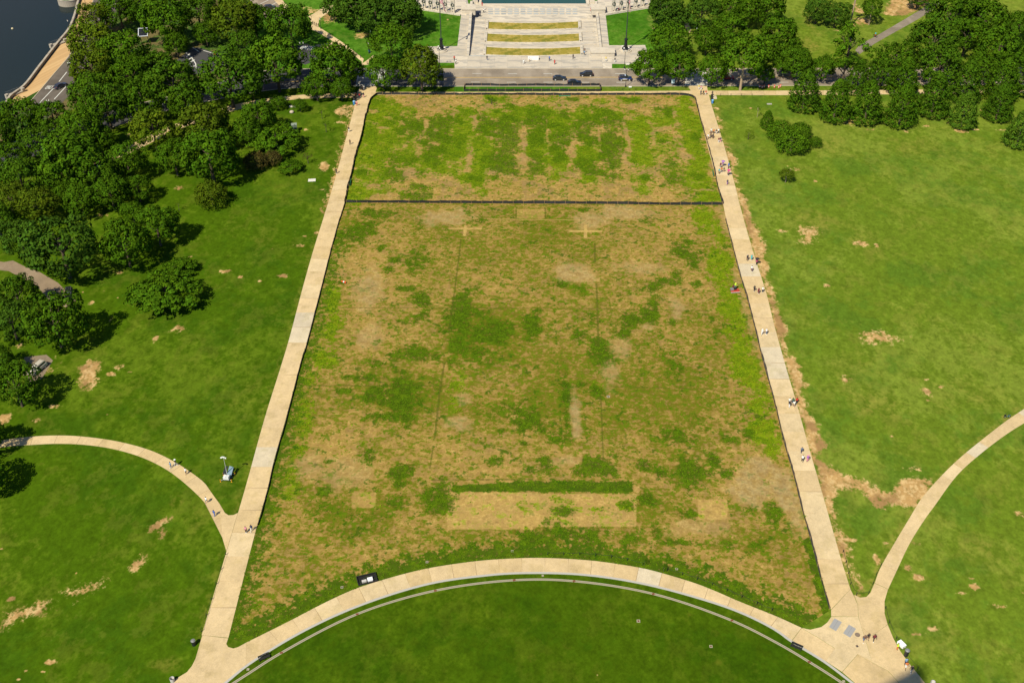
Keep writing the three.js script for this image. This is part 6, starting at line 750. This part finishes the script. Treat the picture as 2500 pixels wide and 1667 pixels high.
// length along x (front at +x), width along z
function car(f, x, y, turn, kind, body, label, o = {}) {
  const g = thing(o.name ?? 'car', label, 'car', sat(f, x, y), turn, o.group), suv = kind === 'suv', rh = suv ? 1.78 : 1.58, W = 1.86;
  const belt = suv ? 1.08 : .98;
  part('body', ext([[-2.3, .38], [-1.95, .3], [1.95, .3], [2.28, .4], [2.34, .62], [2.26, .86], [1.25, belt - .02], [-2.2, belt], [-2.36, .8]], W, .1), body, g);
  const A = suv ? [[-2.22, belt], [-1.98, rh - .14], [-1.7, rh - .04], [.25, rh - .03], [.45, rh - .1], [1.22, belt]] : [[-2.1, belt], [-1.45, rh - .1], [-1.1, rh - .03], [.1, rh - .02], [.3, rh - .08], [1.2, belt]];
  part('roof', ext([A[1], A[2], A[3], A[4], [A[4][0] + .12, A[4][1] - .12], [A[1][0] - .06, A[1][1] - .12]], W * .8, .1), body, g); part('pillars', ext([A[0], A[1], A[4], A[5]], W * .8, .14), body, g);
  const plate = (P, m, n) => { const geo = new THREE.BufferGeometry(), v = []; for (const i of [0, 1, 2, 0, 2, 3]) v.push(...P[i]); geo.setAttribute('position', new THREE.Float32BufferAttribute(v, 3)); geo.computeVertexNormals(); return part(n, geo, m, g); }, hw = W * .4, lx = .03;
  plate([[A[5][0] + lx, belt + .04, -hw], [A[4][0] + .1, A[4][1] - .02, -hw * .86], [A[4][0] + .1, A[4][1] - .02, hw * .86], [A[5][0] + lx, belt + .04, hw]], glassDark, 'windscreen');
  plate([[A[0][0] - lx - .02, belt + .12, -hw], [A[1][0] - .08, A[1][1] - .03, -hw * .86], [A[1][0] - .08, A[1][1] - .03, hw * .86], [A[0][0] - lx - .02, belt + .12, hw]], glassDark, 'rear_window');
  for (const s of [-1, 1]) { const z0 = s * (W * .4 + .018), z1 = s * (W * .4 + .012), top = rh - .2, bt = belt + .06; for (const [a, b, c, d] of [[A[0][0] + .2, A[1][0] + .12, -1.02, -1.02], [-.95, -.95, -.02, -.02], [.06, .06, A[4][0] - .12, A[5][0] - .28]]) plate([[a, bt, z0], [b, top, z1], [c, top, z1], [d, bt, z0]], glassDark, 'side_window'); const mr = new THREE.BoxGeometry(.12, .16, .24); mr.translate(.98, belt + .12, s * (W / 2 + .08)); part('mirror', mr, body, g); part('sill', box(3.1, .08, .05, 0, .34, s * (W / 2 + .005)), tyreM, g);
    for (const wx of [-1.42, 1.42]) { const t = new THREE.CylinderGeometry(.36, .36, .24, 18); t.rotateX(Math.PI / 2); t.translate(wx, .36, s * (W / 2 - .1)); const w = part('wheel', t, tyreM, g); const r = new THREE.CylinderGeometry(.24, .24, .26, 12); r.rotateX(Math.PI / 2); r.translate(wx, .36, s * (W / 2 - .095)); part('rim', r, rimM, w); }
    part('headlight', box(.14, .16, .4, 2.26, .74, s * .62), lampW, g); part('tail_light', box(.1, .3, .26, -2.36, .88, s * .72), lampR, g); if (suv) part('roof_rail', box(1.9, .05, .05, -.75, rh + .03, s * .62), o.rail ?? chrome, g); }
  part('grille', box(.08, .26, .9, 2.32, .6, 0), tyreM, g); part('rear_bumper', box(.14, .22, 1.6, -2.38, .5, 0), body, g); part('licence_plate', box(.03, .13, .34, -2.46, .6, 0), std(.7, .7, .68, .6), g);
  return g;
}
const dkTeal = paint(.012, .018, .022), blackP = paint(.008, .009, .011), navy = paint(.008, .012, .03), silver = paint(.5, .46, .38);
car('z3', 1434, 763, 0, 'hatch', dkTeal, 'dark grey hatchback in the near lanes, left of the other cars', { name: 'parked_car' }); car('z3', 1577, 803, 0, 'hatch', blackP, 'black estate car nearest the kerb in the near lane'); car('z3', 1692, 725, Math.PI, 'suv', blackP, 'black sport utility car alone in the far lane');
{ const c = car('z3', 2064, 765, 0, 'suv', navy, 'dark police car with white door panel behind the lamp post', { name: 'police_car' }); for (const s of [-1, 1]) { part('blue_stripe', box(4.2, .1, .02, 0, .96, s * .945), std(.03, .1, .5, .5), c); part('door_panel', box(1.5, .34, .02, -.2, .72, s * .95), std(.75, .75, .72, .6), c); part('yellow_stripe', box(1.6, .08, .02, -.2, .48, s * .95), std(.6, .45, .03, .6), c);
  const sh = new THREE.ShapeGeometry(font.generateShapes('POLICE', .26), 4); sh.computeBoundingBox(); sh.translate(-(sh.boundingBox.max.x + sh.boundingBox.min.x) / 2, .6, 0); if (s < 0) sh.rotateY(Math.PI); sh.translate(-.2, 0, s * .963); part('lettering', sh, std(.02, .03, .08, .6), c); } part('light_bar', box(.3, .12, 1.2, -.1, 1.84, 0), std(.5, .6, .75, .3), c); }
car('z2', 222, 82, .28, 'suv', blackP, 'black car parked across the bays of the car park'); car('w', 888, 1285, 1.02, 'hatch', navy, 'dark blue car on the basin drive beside the ONLY marking'); car('z6', 632, 1205, -1.25, 'suv', blackP, 'black car at the end of the pale lane under trees'); car('z7', 342, 465, -1.95, 'suv', silver, 'silver car under the trees at the left edge', { rail: tyreM });
car('z1', 925, 1012, .5, 'hatch', paint(.6, .6, .58), 'white car half hidden by trees on the avenue'); car('z4', 1290, 905, 0, 'hatch', paint(.3, .02, .02), 'dark red car shaded by trees right of the right crossing');

// ------------------------------------------------------------ people: one body surface per pose, clothes as thin shells
const capD = (p, a, b, ra, rb) => { const bx = b[0] - a[0], by = b[1] - a[1], bz = b[2] - a[2], px = p[0] - a[0], py = p[1] - a[1], pz = p[2] - a[2], t = clamp((px * bx + py * by + pz * bz) / (bx * bx + by * by + bz * bz)); return Math.hypot(px - bx * t, py - by * t, pz - bz * t) - lerp(ra, rb, t); };
const smin = (a, b, k) => { const h = clamp(.5 + .5 * (b - a) / k); return lerp(b, a, h) - k * h * (1 - h); };
function meshField(bones, infl, res) { // marching cubes in a 2.1 m cube standing on the ground
  const mc = new MarchingCubes(res, new THREE.MeshBasicMaterial(), false, false, 24000), h = res / 2, S = 1.05; mc.isolation = 0;
  for (let k = 0; k < res; k++) for (let j = 0; j < res; j++) for (let i = 0; i < res; i++) { const p = [(i - h) / h * S, (j - h) / h * S + .95, (k - h) / h * S]; let d = 9; for (const [a, b, ra, rb] of bones) { const e = capD(p, a, b, ra + infl, rb + infl); d = d > 8 ? e : smin(d, e, .045); } mc.field[i + j * res + k * res * res] = -d; }
  mc.update(); const n = mc.count, g = new THREE.BufferGeometry(), pos = new Float32Array(n * 3), nor = new Float32Array(n * 3); for (let i = 0; i < n * 3; i++) { pos[i] = mc.positionArray[i] * S + (i % 3 === 1 ? .95 : 0); nor[i] = mc.normalArray[i]; }
  g.setAttribute('position', new THREE.BufferAttribute(pos, 3)); g.setAttribute('normal', new THREE.BufferAttribute(nor, 3)); g.computeVertexNormals(); return g;
}
function pose(k) { // k: stride; arms swing against the legs; facing +z
  const leg = (s, ph) => { const hip = [s * .09, .93, 0], kn = [s * .095, .5 + Math.abs(ph) * .01, ph * .2 + .03], an = [s * .1, .09 + Math.max(0, -ph) * .07, ph * .34 - .03], toe = [s * .12, .04 + Math.max(0, -ph) * .02, ph * .34 + .13]; return { th: [hip, kn, .085, .058], sh: [kn, an, .056, .04], ft: [an, toe, .04, .035] }; };
  const arm = (s, ph, out = .05) => { const sh = [s * .185, 1.42, 0], el = [s * (.215 + out), 1.14, ph * .12 - .02], wr = [s * (.225 + out), .9 + Math.max(0, ph) * .06, ph * .2 + .08], hd = [s * (.225 + out), .83 + Math.max(0, ph) * .07, ph * .23 + .1]; return { up: [sh, el, .05, .042], lo: [el, wr, .04, .03], hd: [wr, hd, .03, .036] }; };
  return { L: leg(-1, k), R: leg(1, -k), a: arm(-1, -k), b: arm(1, k), torso: [[[0, .98, 0], [0, 1.18, .01], .13, .125], [[-.07, 1.33, 0], [.07, 1.33, 0], .115, .115], [[-.14, 1.42, -.01], [.14, 1.42, -.01], .065, .065], [[-.06, .97, 0], [.06, .97, 0], .115, .115]], head: [[[0, 1.47, -.01], [0, 1.56, .01], .05, .05], [[0, 1.62, .005], [0, 1.69, 0], .088, .092], [[0, 1.6, .06], [0, 1.61, .1], .04, .02]] };
}
const RES = 60, figures = [0, .8, -.55].map(k => {
  const P = pose(k), legs = [P.L.th, P.L.sh, P.L.ft, P.R.th, P.R.sh, P.R.ft], arms = [P.a.up, P.a.lo, P.a.hd, P.b.up, P.b.lo, P.b.hd], body = meshField([...P.torso, ...legs, ...arms, ...P.head], 0, RES), extra = [];
  for (const A of [P.a, P.b]) { const [w, h] = A.hd; for (let f = 0; f < 4; f++) extra.push(bar(V(h[0] + (f - 1.5) * .004, h[1] - .01, h[2] + (f - 1.5) * .018), V(h[0] * .97, h[1] - .085 + Math.abs(f - 1.3) * .01, h[2] + .012 + (f - 1.5) * .018), .011, 5, .008)); extra.push(bar(V(h[0], h[1] + .02, h[2] + .03), V(h[0] * .96, h[1] - .03, h[2] + .065), .012, 5, .009)); }
  for (const s of [-1, 1]) extra.push(new THREE.SphereGeometry(.022, 6, 5).translate(s * .093, 1.645, -.005)); 
  const half = (b, t) => [b[0], b[0].map((v, i) => lerp(v, b[1][i], t)), b[2], lerp(b[2], b[3], t)];
  const hair = new THREE.SphereGeometry(.108, 12, 8, 0, 6.2832, 0, 1.75); hair.rotateX(-.42); hair.scale(1, 1.06, 1.08); hair.translate(0, 1.665, -.012); const hat = merge([new THREE.SphereGeometry(.125, 12, 6, 0, 6.2832, 0, 1.5).translate(0, 1.68, 0), new THREE.CylinderGeometry(.21, .22, .015, 14).translate(0, 1.69, .02)]);
  const bg = body.clone(); return { body: merge([addUV(bg), ...extra]), shirt: meshField([...P.torso, half(P.a.up, .75), half(P.b.up, .75)], .016, RES), trousers: meshField([P.torso[3], P.L.th, half(P.L.sh, .9), P.R.th, half(P.R.sh, .9)], .016, RES), shorts: meshField([P.torso[3], half(P.L.th, .85), half(P.R.th, .85)], .026, RES), dress: meshField([...P.torso, half(P.a.up, .6), half(P.b.up, .6), [[0, 1.0, 0], [0, .62, 0], .15, .2], half(P.L.th, .8), half(P.R.th, .8)], .018, RES), shoes: meshField([P.L.ft, P.R.ft], .014, RES), hair, hat, pack: (() => { const b = new THREE.BoxGeometry(.3, .42, .16, 2, 2, 2); b.translate(0, 1.28, -.22); return b; })() };
});
function addUV(g) { if (!g.attributes.uv) g.setAttribute('uv', new THREE.Float32BufferAttribute(new Float32Array(g.attributes.position.count * 2), 2)); return g; }
const skins = [std(.42, .25, .165, .7), std(.3, .17, .1, .7), std(.14, .075, .045, .7)], hairs = [std(.012, .01, .009, .6), std(.05, .028, .014, .6), std(.2, .13, .06, .6)], C = { white: std(.76, .75, .72, .9), black: std(.02, .02, .022, .9), navy: std(.02, .03, .08, .9), blue: std(.04, .12, .42, .9), red: std(.5, .025, .02, .9), maroon: std(.15, .015, .025, .9), teal: std(.06, .4, .42, .9), pink: std(.6, .06, .2, .9), rose: std(.62, .25, .3, .9), orange: std(.55, .16, .03, .9), brown: std(.14, .075, .045, .9), tan: std(.4, .28, .17, .9), olive: std(.1, .1, .035, .9), grey: std(.22, .22, .23, .9), hivis: std(.55, .8, .03, .8), purple: std(.3, .12, .42, .9), denim: std(.07, .12, .22, .9), yellow: std(.7, .55, .12, .9), sky: std(.18, .32, .5, .9), green: std(.05, .14, .06, .9) };
let pn = 0;
function person(f, x, y, top, bottom, label, o = {}) {
  pn++; const R = rng(pn * 53), F = figures[o.pose ?? [1, 2, 1, 2, 0][pn % 5]], g = thing('person', label, 'person', sat(f, x, y).setY(o.y ?? .055), o.turn ?? (R() < .5 ? Math.PI : 0) + (R() - .5) * .5), s = o.s ?? .96 + R() * .1; g.scale.setScalar(s);
  part('body', F.body, skins[Math.floor(R() * 3)], g); if (o.dress) part('dress', F.dress, C[top], g); else { part('shirt', F.shirt, C[top], g); part(o.shorts ? 'shorts' : 'trousers', o.shorts ? F.shorts : F.trousers, C[bottom], g); } part('shoes', F.shoes, R() < .5 ? C.white : C.black, g); if (o.hat) part('hat', F.hat, C[o.hat], g); else part('hair', F.hair, o.hair ? C[o.hair] : hairs[Math.floor(R() * 2.4)], g); if (o.pack) part('backpack', F.pack, C[o.pack], g); return g;
}
function umbrella(f, x, y, col, label, dx = 0) { const g = thing('umbrella', label, 'umbrella', sat(f, x, y).add(V(.24 + dx, 0, .1))); const pr = []; for (let i = 0; i <= 6; i++) { const a = i / 6; pr.push(new THREE.Vector2(.02 + a * .58, 2.2 - a * a * .22)); } const can = new THREE.LatheGeometry(pr, 8); part('canopy', can, Object.assign(C[col].clone(), { side: THREE.DoubleSide }), g); part('shaft', cyl(.012, .012, 1.25, 0, 1.0, 0, 5), iron, g); part('handle', cyl(.02, .02, .12, 0, .92, 0, 5), iron, g); for (let k = 0; k < 8; k++) { const a = k * Math.PI / 4; part('rib', bar(V(.02, 2.19, 0), V(.59, 1.975, 0), .006, 3).rotateY(a), iron, g); } }
FR.u = [1720, 290, 9.22]; FR.v = [2080, 1530, 10.69]; FR.t = [840, 180, 14.26];
const away = Math.PI;
// group on the upper right walk
person('u', 150, 322, 'white', 'grey', 'person in white at the back left of the upper walking group', { turn: 0 }); person('u', 207, 340, 'orange', 'black', 'person in rust top, second from left at the back of the upper group', { turn: 0 }); person('u', 262, 345, 'black', 'white', 'person in black top and white shorts at the back of the upper group', { turn: 0, shorts: true }); person('u', 315, 330, 'white', 'black', 'person in white top at the right end of the upper group', { turn: 0 }); person('u', 140, 432, 'brown', 'navy', 'person under the brown umbrella in the upper group', { turn: 0 }); umbrella('u', 140, 432, 'brown', 'brown umbrella held in the upper walking group', -.3); person('u', 188, 445, 'black', 'brown', 'person in dark clothes beside the brown umbrella', { turn: 0 }); person('u', 78, 462, 'white', 'tan', 'person in white shirt nearest the fence in the upper group', { turn: 0, shorts: true }); person('u', 318, 535, 'maroon', 'white', 'person in maroon top walking in front right of the upper group', { turn: 0 }); person('u', 360, 528, 'navy', 'rose', 'person at the path edge beside the maroon top', { turn: 0 });
person('u', 408, 1080, 'purple', 'tan', 'person under the lilac umbrella', { turn: 0 }); umbrella('u', 408, 1080, 'purple', 'lilac umbrella on the upper right walk', -.2); person('u', 360, 1104, 'maroon', 'grey', 'person in dark red top left of the lilac umbrella', { turn: 0 }); person('u', 540, 1122, 'blue', 'brown', 'person in bright blue at the right walk edge', { turn: 0, hat: 'blue' }); person('u', 328, 1238, 'teal', 'tan', 'person in teal top left in the umbrella group', { turn: 0, shorts: true }); person('u', 382, 1208, 'orange', 'grey', 'person in orange top in the umbrella group', { turn: 0 }); person('u', 438, 1200, 'olive', 'tan', 'person in olive top in the umbrella group', { turn: 0 }); person('u', 530, 1280, 'rose', 'black', 'person under the red umbrella', { turn: 0 }); umbrella('u', 530, 1280, 'pink', 'red pink umbrella at the right walk edge', -.1); person('u', 514, 1485, 'navy', 'purple', 'person in dark purple walking alone below the umbrellas', { turn: away });
person('b6', 583, 638, 'black', 'brown', 'person with dark top and white bag on the right walk', { turn: 0, pack: 'white' }); person('b6', 630, 635, 'teal', 'teal', 'person in turquoise dress on the right walk', { dress: true, turn: 0 }); person('b6', 688, 684, 'pink', 'black', 'person in hot pink under a black umbrella', { turn: 0 }); umbrella('b6', 688, 684, 'black', 'black umbrella at the right walk edge', -.2); person('b6', 632, 764, 'white', 'maroon', 'person in white shirt walking alone below the black umbrella', { turn: 0, shorts: true });
person('b6', 662, 988, 'black', 'black', 'person in black, left of three abreast on the right walk', { turn: 0, shorts: true }); person('b6', 710, 1016, 'maroon', 'maroon', 'person in dark red, middle of three abreast on the right walk', { turn: 0 }); person('b6', 757, 1002, 'white', 'black', 'person in white and black, right of three abreast', { turn: 0 }); person('b6', 750, 1488, 'white', 'white', 'person all in white at the left of a pair mid walk', { turn: 0, hat: 'white' }); person('b6', 799, 1480, 'white', 'denim', 'person in white shirt and jeans, right of a pair mid walk', { turn: 0 });
person('b7', 423, 556, 'white', 'black', 'person in white shirt, back left of the five in a cluster', { turn: away }); person('b7', 452, 552, 'green', 'denim', 'person in dark green top, back middle of the five', { turn: away }); person('b7', 483, 552, 'red', 'black', 'person in red top, back right of the five', { turn: away }); person('b7', 426, 582, 'black', 'white', 'person in black top, front left of the five', { turn: away }); person('b7', 461, 580, 'white', 'tan', 'person in white top, front right of the five', { turn: away, shorts: true }); person('b7', 522, 954, 'grey', 'navy', 'person with grey backpack ahead of the lower pair', { turn: away, pack: 'denim' }); person('b7', 530, 1024, 'white', 'black', 'person in white top and black trousers, lower pair', { turn: 0 }); person('b7', 571, 1024, 'purple', 'rose', 'person in lilac, right of the lower pair', { turn: 0, hat: 'rose' });
// plaza at lower right
person('v', 305, 392, 'brown', 'denim', 'person in brown top and blue shorts beside the manhole', { turn: 0, shorts: true }); person('v', 412, 335, 'black', 'brown', 'person in black top, middle of three on the plaza', { turn: 0, shorts: true }); person('v', 568, 372, 'maroon', 'black', 'person in maroon top, right of three on the plaza', { turn: 0 }); person('v', 1180, 600, 'hivis', 'orange', 'worker in yellow green safety vest at the white box', { turn: 1.6, pose: 0 }); person('v', 1398, 985, 'sky', 'navy', 'person in light blue shirt at the plaza edge', { turn: 0 }); person('v', 1408, 1095, 'orange', 'white', 'person in white shorts beside the blue shirt', { turn: 0, shorts: true }); person('v', 1545, 1195, 'black', 'grey', 'person in black top at the tip of the big shadow', { turn: -.8, hair: 'tan' });
{ const g = thing('white_cooler', 'white box on a stand beside the worker in safety vest', 'box', sat('v', 1285, 520), .5); part('case', box(.85, .5, 1.35, 0, .65, 0), std(.8, .8, .8, .5), g); part('lid', box(.9, .07, 1.4, 0, .94, 0), std(.82, .82, .82, .5), g); for (const [x, z] of [[-.35, -.55], [.35, -.55], [-.35, .55], [.35, .55]]) part('leg', cyl(.04, .04, .42, x, 0, z, 6), iron, g); }
// left walks
person('b1', 1692, 95, 'white', 'grey', 'person in white on the left curved walk, upper of two near the fork', { turn: 2.6, shorts: true }); person('b1', 1757, 203, 'blue', 'blue', 'person in blue with red shoes near the left fork', { turn: 2.6 }); person('b1', 2016, 338, 'rose', 'black', 'person in pink top and black trousers on the left walk', { turn: 0 }); person('b1', 2062, 325, 'navy', 'white', 'person in navy top and white trousers on the left walk', { turn: 0 }); person('z7', 1556, 1352, 'sky', 'denim', 'person in blue and white, left of a pair on the curved walk', { turn: -.9 }); person('z7', 1602, 1333, 'black', 'white', 'person with white hat, right of a pair on the curved walk', { turn: -.9, hat: 'white' }); person('z7', 1694, 1412, 'white', 'black', 'person in white shirt and dark shorts alone on the curved walk', { turn: 2.4, shorts: true });
person('z2', 940, 1203, 'black', 'white', 'person in black top and white shorts on the upper left walk', { turn: 0, shorts: true }); person('z2', 950, 1318, 'brown', 'black', 'person in brown on the upper left walk', { turn: away }); person('S', 821, 424, 'black', 'black', 'person in black at the left edge of the left walk', { turn: 0 });
person('t', 412, 838, 'red', 'black', 'person in red at the left walk entrance, leftmost', { turn: 0 }); person('t', 540, 848, 'red', 'navy', 'person in red top and navy trousers at the left walk entrance', { turn: 0 }); person('t', 680, 828, 'black', 'rose', 'person in dark clothes in the middle of the left walk entrance', { turn: 0 }); person('t', 445, 1118, 'rose', 'red', 'person in pink and white beside the left bins', { turn: away }); person('t', 690, 572, 'white', 'white', 'person in white about to use the left crossing', { turn: away }); person('t', 622, 565, 'tan', 'brown', 'person in tan beside the left crossing', { turn: away });
person('z4', 965, 1022, 'yellow', 'white', 'person in yellow at the right crossing kerb', { turn: away }); person('z4', 992, 1028, 'rose', 'white', 'person in pale pink at the right crossing kerb', { turn: away }); person('z4', 988, 1085, 'navy', 'navy', 'person in navy at the top of the right walk', { turn: away }); person('z4', 1018, 1085, 'black', 'brown', 'person in black at the top of the right walk', { turn: away }); person('z4', 1044, 1085, 'red', 'white', 'person in red and white at the top of the right walk', { turn: away }); person('z4', 1119, 1092, 'black', 'black', 'person in black behind the right bins', { turn: 0 });
// court visitors
person('z3', 428, 580, 'red', 'black', 'person in red at the left end of the granite entrance'); person('z3', 442, 614, 'white', 'black', 'person in white and black at the left end of the granite entrance'); person('z3', 741, 576, 'black', 'navy', 'person in dark clothes below the left corner of the lowest strip'); person('z3', 1090, 614, 'white', 'white', 'person in white left of the white block'); person('z3', 1146, 590, 'white', 'tan', 'person standing at the left end of the white block', { pose: 0 }); person('z3', 1338, 582, 'blue', 'navy', 'person in blue right of the white block'); person('z3', 1388, 616, 'red', 'red', 'person in red dress in front of the court', { dress: true }); person('z3', 1672, 528, 'sky', 'black', 'person in light blue at the foot of the right ramp'); person('z3', 1676, 500, 'brown', 'brown', 'person in brown behind the light blue one'); person('z3', 1879, 587, 'yellow', 'white', 'person in pale yellow by the right pier'); person('z3', 1965, 596, 'black', 'white', 'person in black and white near the right flagpole'); person('z3', 1565, 563, 'black', 'black', 'person in black below the right corner of the lowest strip');
person('z3', 655, 113, 'black', 'black', 'person in black on the court floor, upper left', { y: -1.88 }); person('z3', 673, 116, 'grey', 'black', 'person in grey beside the one in black, upper left', { y: -1.88 }); person('z3', 694, 62, 'red', 'red', 'person in red at the pool corner, upper left'); person('z3', 707, 76, 'white', 'black', 'person in white at the pool corner, upper left', { y: -1.88 }); person('z3', 1738, 62, 'rose', 'red', 'person in red and pink at the right pool corner', { y: -1.88 }); person('m2', 868, 228, 'maroon', 'black', 'person in dark red before the right pillars'); person('m2', 958, 200, 'white', 'orange', 'person in white before the right pillars'); person('z4', 832, 212, 'black', 'black', 'person in black on the pale park path', { turn: 0 });
// worker vehicle in the field edge
{ const g = thing('utility_cart', 'red flat mower cart with workers at the right field edge', 'mower', sat('b6', 440, 995), .1); const rd = std(.42, .05, .03, .5); part('deck', box(2.2, .3, 1.2, 0, .5, .1), rd, g); part('seat', box(.6, .5, .5, .1, .85, -.2), iron, g); part('engine_cover', box(.8, .45, .7, -.75, .85, -.1), std(.2, .2, .2, .6), g); part('bumper', box(2.4, .14, .12, 0, .4, .78), std(.6, .5, .45, .6), g); for (const [x, z] of [[-.8, .55], [.8, .55], [-.8, -.4], [.8, -.4]]) { const t = new THREE.CylinderGeometry(.32, .32, .25, 14); t.rotateX(Math.PI / 2); t.translate(x, .33, z); const w = part('wheel', t, tyreM, g); const r = new THREE.CylinderGeometry(.15, .15, .27, 8); r.rotateX(Math.PI / 2); r.translate(x, .33, z); part('rim', r, rimM, w); } part('steering_column', bar(V(.1, .8, .3), V(.1, 1.25, .15), .035), iron, g); }
person('b6', 443, 975, 'hivis', 'denim', 'worker in yellow shirt riding the red cart', { turn: 0, pose: 0, hat: 'yellow', y: .55 }); person('b6', 418, 978, 'maroon', 'black', 'worker in dark clothes standing left of the yellow shirt', { turn: 0, pose: 0 });
// bicycles
function bicycle(f, x, y, turn, col, label) { const g = thing('bicycle', label, 'bicycle', sat(f, x, y), turn); for (const x0 of [-.52, .52]) { const t = new THREE.TorusGeometry(.31, .045, 6, 20); t.translate(x0, .34, 0); const w = part('wheel', t, tyreM, g); part('hub', cyl(.05, .05, .1, x0, .29, 0, 8), rimM, w); } part('frame', merge([bar(V(.52, .34, 0), V(.4, .85, 0), .03), bar(V(.4, .75, 0), V(-.05, .32, 0), .045), bar(V(-.05, .32, 0), V(-.18, .82, 0), .035), bar(V(-.05, .32, 0), V(-.52, .34, 0), .028), bar(V(-.15, .7, 0), V(-.52, .34, 0), .025)]), col, g); part('saddle', box(.28, .07, .17, -.2, .87, 0), iron, g); part('handlebar', merge([bar(V(.36, 1.05, -.3), V(.36, 1.05, .3), .022), bar(V(.4, .85, 0), V(.37, 1.05, 0), .025)]), iron, g); part('basket', box(.26, .24, .34, .62, .88, 0), iron, g); part('rear_fender', (() => { const t = new THREE.TorusGeometry(.37, .05, 5, 12, 2.4); t.translate(-.52, .34, 0); return t; })(), col, g); }
const tealP = paint(.02, .16, .17); bicycle('S', 2459.5, 1020, 3.3, tealP, 'dark teal bicycle parked on the grass beside the right curved walk'); bicycle('z5', 930, 356, 2.6, blackP, 'bicycle ridden on the grey park road, upper of two'); bicycle('z5', 806, 440, 2.6, blackP, 'bicycle ridden on the grey park road, lower of two');
person('z5', 930, 354, 'teal', 'red', 'cyclist in pale teal on the grey park road', { turn: 2.6, y: .18, pose: 0 }); person('z5', 806, 438, 'white', 'grey', 'cyclist in white lower on the grey park road', { turn: 2.6, y: .18, pose: 0 });
console.log('people', pn);
scene.environment = null;
renderer.render(scene, camera);
